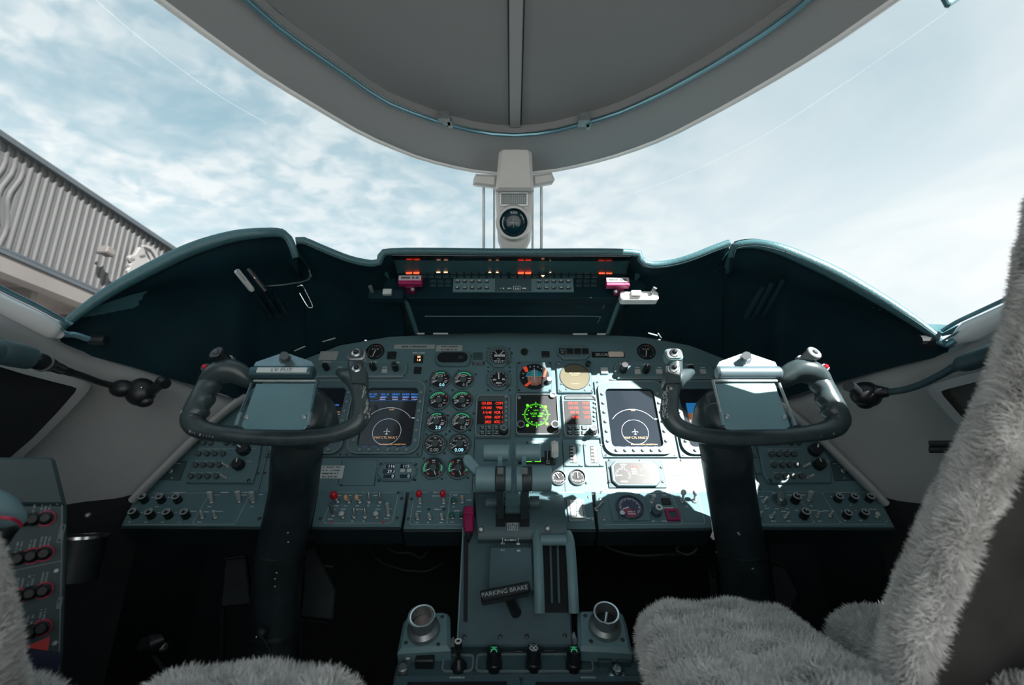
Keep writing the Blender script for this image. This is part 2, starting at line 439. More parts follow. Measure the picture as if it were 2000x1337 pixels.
    def build(s, name, m, parent=None, angle=35, world=False, kind=None):
        if parent is None:
            a = np.array(s.v); base = Vector(((a[:, 0].min() + a[:, 0].max()) / 2, (a[:, 1].min() + a[:, 1].max()) / 2, a[:, 2].min()))
            s.v = [(x - base.x, y - base.y, z - base.z) for x, y, z in s.v]
        o = bpy.data.objects.new(name, s.mesh(name, m, angle)); COL.objects.link(o)
        if parent is None: o.location = base
        else:
            par = parent.e if isinstance(parent, T) else parent
            o.parent = par
            if world: o.matrix_parent_inverse = WORLD[par.name].inverted()
        if kind is None and name in STUFF_NAMES: kind = 'stuff'
        if kind: o['kind'] = kind
        return o
WORLD = {}
STUFF_NAMES = {'printed_legend', 'key_print', 'button_print', 'lens_glint', 'cover_screw', 'scale_marks', 'printed_lines', 'dial_marks', 'sheet_seam', 'soft_key_labels', 'blue_text', 'violet_text', 'white_text'}
def tag(o, label, cat, group=None, kind=None):
    o['label'] = label
    if cat: o['category'] = cat
    if group: o['group'] = group
    if kind: o['kind'] = kind
    return o
def structure(o, label=None):
    o['kind'] = 'structure'
    if label: o['label'] = label
    return o
class T:
    """a thing: an Empty at the thing's base, placed on a frame; parts are built in its own axes (x right, y up the face, z out of it)"""
    def __init__(s, name, label, cat, fr, px, py, group=None, kind=None, off=0.0):
        s.fr = fr; s.a, s.b, s.d = fr.hit(px, py); s.k = s.d / F; s.off = off
        s.e = bpy.data.objects.new(name, None); s.e.empty_display_size = 0.02; COL.objects.link(s.e)
        m = fr.mat(s.a, s.b, off); s.e.matrix_world = m; WORLD[s.e.name] = m
        if kind == 'structure': structure(s.e, label)
        else: tag(s.e, label, cat, group)
    def L(s, px, py, z=0.0):
        a, b, _ = s.fr.hit(px, py, z); return a - s.a, b - s.b
    def rect(s, x0, y0, x1, y1, z=0.0):
        # centre and size of a pixel box, on this face
        cx, cy = (x0 + x1) / 2, (y0 + y1) / 2
        l, _ = s.L(x0, cy, z); r, _ = s.L(x1, cy, z); _, b = s.L(cx, y1, z); _, t = s.L(cx, y0, z)
        return (l + r) / 2, (b + t) / 2, r - l, t - b
    def W(s, name, label=None): pass
def wthing(name, label, cat, base, group=None, kind=None):
    e = bpy.data.objects.new(name, None); e.empty_display_size = 0.05; COL.objects.link(e)
    m = Matrix.Translation(Vector(base)); e.matrix_world = m; WORLD[e.name] = m
    if kind == 'structure': structure(e, label)
    else: tag(e, label, cat, group)
    return e
def copies(o, places, parent=None):
    # further pieces sharing one mesh; places are local (x, y, z) or (x, y, z, rotz)
    out = []
    for p in places:
        c = o.copy(); COL.objects.link(c); c.location = p[:3]
        if len(p) > 3: c.rotation_euler = (0, 0, p[3])
        out.append(c)
    return out
def inst(name, mb, m, parent, places, angle=35):
    # alike pieces: one mesh, one object each
    me = mb.mesh(name, m, angle); par = parent.e if isinstance(parent, T) else parent; out = []
    for p in places:
        o = bpy.data.objects.new(name, me); COL.objects.link(o); o.parent = par; o.location = p[:3]
        if len(p) > 3: o.rotation_euler = (0, 0, p[3])
        out.append(o)
    return out
# ================================================================== the setting
# ---- ground and hangar outside
m = MB(); m.grid([[(-200, -200, -1.1), (200, -200, -1.1)], [(-200, 200, -1.1), (200, 200, -1.1)]])
structure(m.build('ground', 'tarmac'), 'pale concrete apron around the aircraft')

def hangar():
    X = -14.0
    e = wthing('hangar', 'grey ribbed metal hangar seen through the left windscreen', 'building', (X - 6, 20, -1.1))
    z1, z0 = CZ + 8.85, CZ + 5.90
    y0, y1 = 4.0, 30.0
    m = MB(); m.box(X - 0.25, (y0 + y1) / 2, (z0 + z1) / 2, 0.3, y1 - y0, z1 - z0); m.build('backing_wall', 'cladding', e, world=True)
    # vertical cladding ribs, one object each
    pitch = 0.25; n = int((y1 - y0) / pitch)
    h = z1 - z0
    def rib(wob):
        q = MB(); K = 12; rows = []
        for i in range(K + 1):
            t = i / K; dy = wob * math.sin(t * 9) * math.sin(math.pi * t) * 0.12
            rows.append([(0.0, -.125 + dy, t * h), (0.015, -.10 + dy, t * h), (0.015, .02 + dy, t * h), (0.075, .05 + dy, t * h), (0.075, .095 + dy, t * h), (0.0, .125 + dy, t * h)])
        q.grid(rows); return q
    for sh, me in enumerate((rib(0.0).mesh('cladding_rib', 'cladding_rib', 50), rib(1.0).mesh('cladding_rib', 'cladding_rib', 50))):
        for i in range(n):
            y = y0 + (i + .5) * pitch
            wob = 1 if 10.6 < y < 12.3 else 0
            if wob != sh: continue
            o = bpy.data.objects.new('cladding_rib', me); COL.objects.link(o); o.parent = e
            o.matrix_parent_inverse = WORLD[e.name].inverted(); o.location = (X - 0.1, y, z0)
    m = MB(); m.box(X + .0, (y0 + y1) / 2, z1 + .06, .26, y1 - y0, .16); m.build('roof_trim', 'roof_trim', e, world=True)
    m = MB(); m.box(X + .05, (y0 + y1) / 2, z0 - .10, .42, y1 - y0, .16); m.box(X + .22, (y0 + y1) / 2, z0 - .03, .1, y1 - y0, .06); m.build('lower_trim', 'roof_trim', e, world=True)
    m = MB(); m.box(X - .05, (y0 + y1) / 2, z0 - .42, .5, y1 - y0, .46); m.build('door_header_beam', 'hangar_beam', e, world=True)
    m = MB(); m.box(X - 5, (y0 + y1) / 2, z0 - .30, 9, y1 - y0, .1); m.build('soffit', 'hangar_soffit', e, world=True)
    m = MB(); m.box(X - 9.5, (y0 + y1) / 2, (z0 - 1.1) / 2, .2, y1 - y0, z0 + 1.1 - .6); m.build('back_wall', 'hangar_dark', e, world=True)
    m = MB(); m.box(X - 4.9, y1, (z0 - 1.1) / 2, 9.2, .2, z0 + 1.1 - .6); m.build('end_wall', 'hangar_dark', e, world=True)
    for i in range(9):
        y = 6 + i * 2.6; q = MB(); q.box(X - 4.4, y, z0 - .75, 8, .18, .5)
        q.tube([(X - .4, y, z0 - 1.0), (X - 2.2, y, z0 - 1.75), (X - 8, y, z0 - 2.1)], .09, 6); q.build('roof_truss', 'hangar_beam', e, world=True)
    for i in range(3):
        q = MB(); q.box(X - 1.4 - i * 2.2, (y0 + y1) / 2, z0 - 1.05 - i * .18, .3, y1 - y0, .16); q.build('purlin', 'hangar_soffit', e, world=True)
hangar()

def on_x(px, py, X):
    r = ray(px, py); return CAM + r * (X / r.x)
def floodlight():
    c = on_x(196, 489, -13.75)
    e = wthing('floodlight', 'small grey floodlight jutting from the hangar cladding', 'light', c)
    m = MB(); m.box(c.x + .02, c.y, c.z - .08, .25, .08, .06); m.build('arm', 'roof_trim', e, world=True)
    m = MB(); m.prism([(-.30, -.22), (.30, -.22), (.36, .05), (.22, .2), (-.24, .2)], -.28, .28, .05)
    m.xform(lambda v: c + Vector((.22 + v.z * .5, v.x * .6, v.y * .55))); m.build('housing', 'hangar_beam', e, world=True)
    m = MB(); m.box(c.x + .22, c.y, c.z - .14, .28, .34, .04); m.build('lens', 'hangar_dark', e, world=True)
floodlight()
def lion():
    # white relief sign of a lion's head in profile, mounted on the cladding
    X = -13.82
    def q(px, py):
        v = on_x(px, py, X); return (v.y, v.z)
    o = q(280, 520)
    def rel(pts): return [(a[0] - o[0], a[1] - o[1]) for a in (q(*p) for p in pts)]
    e = wthing('wall_emblem', 'white relief lion head emblem on the hangar wall', 'sign', (X, o[0], CZ + 5.9))
    def plate(name, pts, t0, t1, mt='sign_white'):
        m = MB(); m.prism(rel(pts), t0, t1, .02); m.xform(lambda v: Vector((X + v.z, o[0] + v.x, o[1] + v.y))); return m.build(name, mt, e, world=True)
    plate('face', [(246, 503), (249, 499), (258, 497), (263, 489), (268, 482), (272, 484), (276, 492), (282, 505), (284, 520), (280, 545), (262, 545), (246, 540), (243, 528), (248, 522), (247, 517), (252, 513), (247, 508)], 0, .12)
    plate('mane', [(272, 480), (280, 478), (290, 480), (299, 486), (305, 496), (309, 508), (306, 530), (290, 545), (281, 545), (285, 520), (284, 504)], 0, .07)
    for k, pts in enumerate(([(276, 482), (288, 483), (299, 494), (303, 508), (299, 508), (294, 497), (286, 487)], [(279, 490), (287, 494), (292, 505), (292, 520), (288, 520), (287, 505)], [(281, 503), (285, 508), (285, 530), (282, 530)])):
        plate('mane_lock', pts, .05, .16)
    plate('brow', [(265, 499), (276, 496), (278, 500), (268, 503)], .1, .15, 'cladding_rib')
    plate('muzzle_shadow', [(247, 504), (255, 502), (257, 506), (250, 509)], .1, .15, 'hangar_beam')
lion()

# ---- roof, windscreen header, centre post
RZ, RR = -0.22, 1.0
def on_roof(px, py, dr=0.0):
    r = ray(px, py); a = r.x ** 2 + r.z ** 2; b = -2 * r.z * RZ; c = RZ ** 2 - (RR + dr) ** 2
    return CAM + r * ((-b + math.sqrt(b * b - 4 * a * c)) / (2 * a))
def roof_pt(x, y, dr=0.0): return Vector((x, y, CZ + RZ + math.sqrt((RR + dr) ** 2 - x * x)))
EL = [(930, 333), (837, 312), (762, 284), (700, 255), (650, 226), (527, 151), (422, 77), (318, 0)]
ER = [(1084, 331), (1173, 311), (1248, 287), (1300, 266), (1350, 241), (1441, 192), (1581, 109), (1740, 0)]
IL = [(949, 254), (874, 237), (762, 196), (700, 156), (650, 121), (563, 60), (492, 0)]
IR = [(1068, 253), (1140, 235), (1211, 213), (1300, 172), (1350, 144), (1430, 97), (1567, 0)]
def edge3(lst, back, dr=0.0): return [on_roof(*p, dr) for p in lst] + [roof_pt(x, y, dr) for x, y in back]
OUT_L = edge3(EL, [(-.54, .40), (-.58, .20), (-.61, -.85)]); OUT_R = edge3(ER, [(.56, .40), (.59, .20), (.61, -.85)])
IN_L = edge3(IL, [(-.44, .44), (-.48, .20), (-.51, -.85)]); IN_R = edge3(IR, [(.47, .42), (.50, .20), (.52, -.85)])
OAP, IAP = on_roof(1006, 339), on_roof(1006, 258)
def resample(pts, n, k=6):
    d = catmull(pts, k); l = [0]
    for a, b in zip(d[:-1], d[1:]): l.append(l[-1] + (b - a).length)
    out = []
    for i in range(n + 1):
        s = l[-1] * i / n
        out.append(Vector([interp(l, [q[j] for q in d], s) for j in range(3)]))
    return out
NS = 40
OE = resample([OAP] + OUT_L, NS)[::-1] + resample([OAP] + OUT_R, NS)[1:]
IE = resample([IAP] + IN_L, NS)[::-1] + resample([IAP] + IN_R, NS)[1:]
def roof():
    e = wthing('ceiling', 'curved grey headliner over the cockpit with a pale windscreen header', None, (0, .3, CZ + .75), kind='structure')
    m = MB()
    rows = [[lerp(a, b, t) for a, b in zip(OE, IE)] for t in (0, .33, .66, 1.0)]
    for r in rows:
        for p in r: p.z = CZ + RZ + math.sqrt(max(0.01, RR * RR - p.x * p.x)) if p is not None else 0
    step = [p + Vector((0, 0, .020)) for p in rows[-1]]
    m.grid(rows); m.build('header_band', 'header', e, world=True, angle=60)
    m = MB(); m.grid([rows[-1], step]); m.build('header_step', 'headliner', e, world=True, angle=40)
    # headliner panels left and right of the centre strip, a little higher than the header
    yl = [p.y for p in IE[:NS + 1]]; xl = [p.x for p in IE[:NS + 1]]
    ir = IE[NS:][::-1]; yr = [p.y for p in ir]; xr = [p.x for p in ir]
    ya = IAP.y
    ys = [-.85 + (ya + .85 - .004) * math.sin(math.pi / 2 * i / 36) for i in range(37)]
    cx = IAP.x
    for side in (0, 1):
        rows2 = []
        for y in ys:
            xe = interp(yl, xl, y) if side == 0 else interp(yr, xr, y)
            x0 = cx - .012 if side == 0 else cx + .012
            rows2.append([roof_pt(lerp(xe, x0, k / 10), y, .018) for k in range(11)])
        m = MB(); m.grid(rows2); m.build('headliner_panel', 'headliner', e, world=True, angle=60)
    m = MB(); m.grid([[roof_pt(cx - .0125, y, .0145), roof_pt(cx - .011, y, .0105), roof_pt(cx + .011, y, .0105), roof_pt(cx + .0125, y, .0145)] for y in ys]); m.build('centre_strip', 'header', e, world=True)
    for s in (-1, 1):
        m = MB(); m.grid([[roof_pt(cx + s * .0125, y, .0175), roof_pt(cx + s * .0155, y, .0175)] for y in ys]); m.build('strip_gap', 'lever_dark', e, world=True)
    # edge of the roof shell and the outer skin
    m = MB(); top = [Vector((p.x * 1.03, p.y + .012, p.z + .035)) for p in OE]
    m.grid([OE, top]); m.grid([top, [Vector((p.x * .2, -.85 + (p.y + .85) * .2, CZ + .85)) for p in OE]]); m.build('roof_skin', 'rim_white', e, world=True, angle=60)
    m = MB(); m.tube([Vector((p.x * 1.006, p.y + .003, p.z + .001)) for p in OE], .0058, 8); m.build('edge_trim', 'rim_white', e, world=True)
    m = MB(); m.tube([Vector((p.x * 1.012, p.y + .006, p.z + .010)) for p in OE], .004, 6); m.build('edge_seal', 'rail_teal', e, world=True)
roof()
def rail():
    e = wthing('curtain_rail', 'thin blue-grey curved rail running round the headliner edge', 'rail', (0, .9, CZ + .7))
    pts = [p + Vector((0, 0, -.009)) for p in IE]
    nrm = []
    for i in range(len(pts)):
        tg = (pts[min(i + 1, len(pts) - 1)] - pts[max(i - 1, 0)]).normalized(); nrm.append(tg.cross(Vector((0, 0, 1))).normalized())
    m = MB(); m.tube(pts, .0045, 8); m.build('tube', 'rail_teal', e, world=True)
    m = MB(); m.tube([p + n_ * .0075 + Vector((0, 0, .001)) for p, n_ in zip(pts, nrm)], .0016, 6); m.build('wire', 'steel', e, world=True)
    for px, py, w in ((868, 228, 13), (1140, 231, 13)):
        c = on_roof(px, py); m = MB(); m.box(c.x, c.y, c.z - .004, .026, .022, .020); m.box(c.x + .012, c.y + .010, c.z - .008, .010, .020, .012)
        m.build('bracket', 'steel_dull', e, world=True)
rail()
def post():
    fr = Frame(OAP + Vector((0, -.03, -.02)), (1, 0, 0), (0, -.45, .89))
    t = T('windscreen_post', 'white windscreen centre post with hooded upper housing', 'post', fr, 1005, 345, kind='structure')
    def poly(pts, z=0.0): return [t.L(*p, z) for p in pts]
    m = MB(); m.prism(poly([(979, 281), (1034, 281), (1039, 300), (1041, 345), (1043, 372), (967, 372), (970, 345), (974, 300)], .055), 0, .055, .008); m.build('upper_housing', 'post_white', t)
    m = MB(); m.prism(poly([(967, 366), (1043, 366), (1036, 470), (1022, 500), (1020, 560), (985, 560), (983, 500), (972, 470)], .02), -.02, .02, .006); m.build('stem', 'post_white', t)
    for pts in ([(929, 339), (971, 341), (969, 364), (962, 365), (923, 360), (924, 350)], [(1040, 341), (1078, 336), (1084, 350), (1080, 357), (1042, 364)]):
        m = MB(); m.prism(poly(pts, .018), -.03, .018, .006); m.build('wing', 'post_white', t)
    for a, b in ((942, 947), (963, 967), (1038, 1042), (1055, 1060)):
        m = MB(); m.prism(poly([(a, 355), (b, 355), (b, 560), (a, 560)], -.05), -.06, -.05, .002); m.build('glass_edge_strip', 'steel_dull', t)
    m = MB(); m.rrect(*t.rect(984, 236, 1027, 262, .05), .02, .05, .004, .003); m.rrect(*t.rect(998, 258, 1012, 284, .04), .02, .04, .002); m.build('rail_joint', 'rail_teal', t)
    m = MB(); m.rrect(*t.rect(997, 271, 1012, 286, .043), .03, .043); m.build('joint_gap', 'hood_under', t)
    # lamp / correction card window
    c = T('post_lamp', 'small rectangular ribbed lamp panel on the windscreen post', 'light', Frame(fr.at(0, 0, .02), fr.u, fr.v), 1003, 388)
    m = MB(); x, y, w, h = c.rect(976, 375, 1031, 402); m.frame(MB.rpoly(x, y, w, h, .002, 1), MB.rpoly(x, y, w - .008, h - .008, .001, 1), 0, .006); m.build('bezel', 'steel_dull', c)
    m = MB(); m.rrect(x, y, w - .007, h - .007, 0, .003); m.build('lens', 'placard', c)
    m = MB()
    for i in range(13): m.line([(x - w / 2 + .006 + i * (w - .012) / 12, y - h / 2 + .005), (x - w / 2 + .006 + i * (w - .012) / 12, y + h / 2 - .005)], .0008, .0034)
    for i in range(5): m.line([(x - w / 2 + .005, y - h / 2 + .006 + i * (h - .012) / 4), (x + w / 2 - .005, y - h / 2 + .006 + i * (h - .012) / 4)], .0008, .0034)
    m.build('lens_grid', 'panel_dark', c)
    g = T('compass', 'round magnetic compass with dark dial on the white post', 'compass', Frame(fr.at(0, 0, .018), fr.u, fr.v), 1003, 435)
    r = 27 * g.k
    m = MB(); m.lathe(0, 0, [(r * 1.28, -.02), (r * 1.28, .012), (r * 1.15, .022), (r * 1.0, .022), (r * .98, .010)], 36); m.build('housing', 'post_white', g)
    m = MB(); m.lathe(0, 0, [(r * .99, .010), (r * .8, .016), (r * .45, .0195), (0.0, .021)], 36); m.build('dial', 'compass', g)
    m = MB()
    for a in range(70, 112, 6): m.tick(0, 0, a, r * .62, r * .8, .0013, .0195)
    m.line([(-r * .35, -r * .02), (r * .35, -r * .02)], .001, .0222); m.line([(0, -r * .35), (0, r * .3)], .001, .0222)
    for i in range(7): m.line([(-r * .3 + i * r * .1, -r * .08), (-r * .3 + i * r * .1, r * .05)], .0008, .0222)
    m.build('dial_marks', 'grey_print', g)
    m = MB(); m.arc(0, 0, r * .82, r * .74, 150, 215, .018); m.arc(0, 0, r * .78, r * .72, 15, 50, .018); m.build('lens_glint', 'placard', g)
post()

# ---- windscreen glass: one pane each side
BASE = [(0, 1.85, .33), (.35, 1.74, .32), (.62, 1.46, .30), (.80, 1.08, .275), (.885, .75, .265), (.905, .35, .265), (.91, -.5, .265)]
def base_curve(s):
    return resample([(s * x, y, CZ + z) for x, y, z in BASE], NS)
BL, BR = base_curve(-1), base_curve(1)
def panes():
    for k, (s, E, B) in enumerate(((-1, OE[:NS + 1][::-1], BL), (1, OE[NS:], BR))):
        e = wthing('window_%d' % (k + 1), 'curved clear windscreen pane on the %s side' % ('left' if s < 0 else 'right'), None, (s * .6, 1.0, CZ + .4), kind='structure')
        rows = []
        for i in range(9):
            t = i / 8
            rows.append([lerp(a, b, t) + Vector((s * .05, .05, .07)) * math.sin(math.pi * t) * (0 if j == 0 else min(1, j / 6)) for j, (a, b) in enumerate(zip(E, B))])
        m = MB(); m.grid(rows); m.build('pane', 'window_glass', e, world=True, angle=80)
        # hairline edge of the heated film
        if s > 0: pts = [(1850, 22), (1700, 128), (1600, 195), (1500, 260), (1400, 312), (1300, 355), (1195, 390)]
        else: pts = [(165, -20), (250, 55), (340, 125), (430, 188), (520, 240)]
        dd = [interp([0, 1000], [.95, 1.35], abs(p[0] - 1000) if False else 1000 - abs(p[0] - 1000)) for p in pts]
        m = MB(); m.tube(catmull([P(*p, d) for p, d in zip(pts, dd)], 5), .00050 if s > 0 else .00032, 5); m.build('film_edge', 'pane_film', e, world=True)
panes()
def visor():
    e = wthing('sun_visor', 'corner of a folded blue sun visor at the top right', 'visor', P(1850, -40, .62))
    fr = tilted(1850, -10, .62, 80)
    q = lambda *p: fr.hit(*p)[:2]
    m = MB(); m.prism([q(1838, 2), q(1845, 15), q(1852, 16), q(1872, 2), q(1980, -70), q(1930, -150), q(1800, -60)], 0, .006, .0015)
    m.xform(lambda v: fr.at(v.x, v.y, v.z)); m.build('panel', 'rail_teal', e, world=True)
    m = MB(); m.tube([fr.at(*q(1800, -60), .003), fr.at(*q(1930, -150), .003)], .006, 8); m.build('hinge_rod', 'steel_dull', e, world=True)
visor()

# ---- main frames of the instrument panel
MAIN = tilted(1005, 810, 1.20, 70)
_h = MAIN.hit(1005, 960)
SUB = Frame(MAIN.at(0 * _h[0], _h[1]), (1, 0, 0), (0, math.cos(math.radians(50)), math.sin(math.radians(50))))
PT = lambda px, py: MAIN.at(*MAIN.hit(px, py)[:2])

# ---- glareshield
ARC = [(464, 778), (530, 737), (599, 699), (663, 674), (760, 657), (870, 652), (1005, 651), (1140, 652), (1250, 657), (1347, 674), (1411, 699), (1480, 737), (1528, 777)]
def hood():
    def sweep_side(name, label, rim, low, s):
        e = wthing(name, label, 'glareshield', P(*low[len(low) // 2]))
        A = resample([P(*p) for p in rim], 36); B = resample([P(*p) for p in low], 36)
        rows = []
        for t, b in ((0, 0), (.10, .000), (.20, .004), (.26, .022), (.45, .035), (.7, .03), (.88, .012), (1, 0)):
            rows.append([lerp(a, c, t) + Vector((0, b * .8, b)) for a, c in zip(A, B)])
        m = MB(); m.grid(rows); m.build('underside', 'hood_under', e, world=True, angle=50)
        Bc = resample([(s * x, y, CZ + z) for x, y, z in [(.88, .88, .262), (.80, 1.10, .27), (.66, 1.42, .29), (.42, 1.70, .31)]], 36)
        m = MB(); m.grid([A, [lerp(a, c, .5) + Vector((0, 0, .012)) for a, c in zip(A, Bc)], Bc]); m.build('top_surface', 'hood_rim', e, world=True, angle=60)
        A2 = [p + Vector((0, 0.004, -.010)) for p in A]
        rr = [.006 + .0075 * math.sin(math.pi * min(1, max(0, (i + 2) / 40))) for i in range(37)]
        m = MB(); m.tube(A2, rr, 12); m.build('padded_rim', 'hood_rim', e, world=True, angle=60)
        m = MB()
        st = resample([p + Vector((0, -.006, -.020)) for p in A], 150)
        for i in range(0, 150, 1): m.tube([lerp(st[i], st[i + 1], .15), lerp(st[i], st[i + 1], .75)], .0006, 4, cap=False)
        m.build('stitching', 'stitch', e, world=True, kind='stuff')
        return e
    rimL = [(118, 629, .90), (153, 600, .92), (223, 552, .95), (311, 505, .98), (381, 473, 1.0), (452, 452, 1.02), (504, 445, 1.03), (545, 445, 1.055), (560, 452, 1.065), (570, 470, 1.07), (577, 492, 1.08)]
    lowL = [(112, 646, .905), (128, 680, .925), (190, 698, .97), (260, 717, 1.03), (330, 738, 1.09), (400, 759, 1.145), (440, 771, 1.175)] + [(464, 778, 1.19)]
    for p in ((500, 755), (540, 731), (572, 713), (599, 699)): lowL.append((*p, MAIN.hit(*p)[2]))
    sweep_side('glareshield_wing', 'dark padded glareshield wing with pen loops, left of the warning console', rimL, lowL, -1)
    rimR = [(1837, 652, .90), (1795, 621, .92), (1725, 576, .95), (1637, 526, .985), (1566, 493, 1.01), (1517, 474, 1.025), (1475, 466, 1.045), (1440, 469, 1.06), (1433, 474, 1.065), (1428, 490, 1.08)]
    lowR = [(1852, 672, .905), (1848, 692, .925), (1790, 706, .97), (1725, 722, 1.03), (1655, 741, 1.09), (1590, 759, 1.145), (1555, 770, 1.175), (1528, 777, 1.19)]
    for p in ((1500, 757), (1462, 731), (1435, 713), (1411, 699)): lowR.append((*p, MAIN.hit(*p)[2]))
    sweep_side('glareshield_wing', 'dark padded glareshield wing with sunlit white top edge, right of the warning console', rimR, lowR, 1)
    # centre section
    e = wthing('glareshield_hood', 'dark padded centre glareshield hood over the warning lights', 'glareshield', P(1005, 650, 1.2))
    def wing(rim, low):
        A = resample([P(*p) for p in rim], 20); B = resample([P(*p) for p in low], 20)
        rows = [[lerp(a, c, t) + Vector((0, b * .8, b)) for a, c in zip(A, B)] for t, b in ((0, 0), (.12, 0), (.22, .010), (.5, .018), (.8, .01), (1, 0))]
        m = MB(); m.grid(rows); m.build('underside', 'hood_under', e, world=True, angle=50); return A, B
    d = lambda *p: (*p, MAIN.hit(*p)[2])
    cl = [(577, 464, 1.085), (592, 463, 1.09), (627, 478, 1.10), (680, 499, 1.115), (715, 507, 1.12), (735, 508, 1.12), (746, 500, 1.12), (765, 485, 1.12)]
    cr = [(1232, 487, 1.12), (1251, 503, 1.12), (1271, 511, 1.12), (1310, 508, 1.115), (1350, 497, 1.10), (1390, 481, 1.09), (1425, 468, 1.085)]
    AL, BL_ = wing(cl, [d(599, 699), d(630, 685), d(663, 674), d(710, 664), d(760, 657), d(790, 655)])
    AR, BR_ = wing(cr, [d(1215, 655), d(1250, 657), d(1300, 664), d(1347, 674), d(1380, 686), d(1411, 699)])
    xs = [765 + (1232 - 765) * i / 16 for i in range(17)]
    ytop = lambda x: interp([765, 1232], [485, 487], x)
    xl = lambda y: interp([485, 580, 652], [765, 748, 800], y); xr = lambda y: interp([487, 580, 652], [1232, 1262, 1205], y)
    prof = [(0, 1.12), (14, 1.122), (17, 1.13), (37, 1.25)]
    rows = [[P(x, ytop(x) + o, dd) for x in xs] for o, dd in prof]
    m = MB(); m.grid(rows); m.build('recess_ceiling', 'hood_gloss', e, world=True, angle=30)
    # recess cheeks
    for s, A, B, xi in ((-1, AL, BL_, 765), (1, AR, BR_, 1232)):
        p0 = A[-1] if s < 0 else A[0]; p1 = B[-1] if s < 0 else B[0]
        front = [lerp(p0, p1, t) for t in (0, .1, .2, .35, .5, .65)]
        deep = [P(xi - s * 2, y, dd) for y, dd in ((487, 1.125), (499, 1.13), (524, 1.25), (550, 1.25), (580, 1.25), (600, 1.26))]
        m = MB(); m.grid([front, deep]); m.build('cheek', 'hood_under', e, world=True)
    top = resample([P(*p) for p in cl] + [P(1005, 486, 1.12)] + [P(*p) for p in cr], 60)
    A2 = [p + Vector((0, .004, -.006)) for p in top]
    m = MB(); m.tube(A2, .0085, 12); m.build('padded_rim', 'hood_rim', e, world=True, angle=60)
    m = MB(); st = resample([p + Vector((0, -.005, -.0155)) for p in top], 260)
    for i in range(260): m.tube([lerp(st[i], st[i + 1], .15), lerp(st[i], st[i + 1], .75)], .0006, 4, cap=False)
    m.build('stitching', 'stitch', e, world=True, kind='stuff')
    bc = resample([(-.42, 1.70, CZ + .31), (0, 1.84, CZ + .33), (.42, 1.70, CZ + .31)], 60)
    m = MB(); m.grid([top, [lerp(a, c, .4) + Vector((0, 0, .012)) for a, c in zip(top, bc)], bc]); m.build('top_surface', 'hood_rim', e, world=True, angle=60)
    # drawer-like cover below the console
    def q(px, py): return P(px, py, interp([580, 652], [1.185, 1.285], py))
    m = MB(); m.slab([[q(x, y) for x in np.linspace(lerp(792, 815, (y - 582) / 70), lerp(1212, 1186, (y - 582) / 70), 9)] for y in (582, 592, 610, 630, 650)], (0, .02, .012)); m.build('lower_cover', 'hood_under', e, world=True)
    for pts in ([(792, 581), (815, 651)], [(1212, 581), (1186, 651)]):
        m = MB(); m.tube([q(*p) + Vector((0, -.004, 0)) for p in pts], .006, 6); m.build('cover_edge', 'hood_rim', e, world=True)
    for y0, y1, x1 in ((590, 603, 1180), (618, 631, 1170)):
        m = MB(); m.tube(catmull([q(830, y0) + Vector((0, -.003, 0)), q(1005, y0) + Vector((0, -.003, 0)), q(x1 - 12, y0) + Vector((0, -.003, 0)), q(x1, y0 + 5) + Vector((0, -.003, 0)), q(x1 - 4, y1) + Vector((0, -.003, 0))], 5), .0016, 5); m.build('pressed_rib', 'hood_rim', e, world=True)
    m = MB()
    for x, y in ((877, 581), (1127, 584), (1158, 585)): m.ball(q(x, y) + Vector((0, -.004, 0)), .004, 8, 6)
    m.build('cover_screw', 'steel_dull', e, world=True)
    # scraps of tape and wire at the back edge under the hood
    for x0, x1, y in ((815, 829, 651), (846, 875, 651), (1119, 1147, 652), (1166, 1183, 652)):
        m = MB(); m.slab([[P(x, y - 1.5, 1.255) for x in (x0, x1)], [P(x, y + 1.5, 1.255) for x in (x0, x1)]], (0, .002, 0)); m.build('tape_scrap', 'placard', e, world=True)
    for a, b in (((575, 685), (596, 676)), ((630, 667), (655, 660)), ((1266, 650), (1284, 655)), ((1285, 650), (1292, 660))):
        m = MB(); m.tube([P(*a, 1.18), P(*b, 1.18)], .0018, 5); m.build('clip_wire', 'placard', e, world=True)
hood()

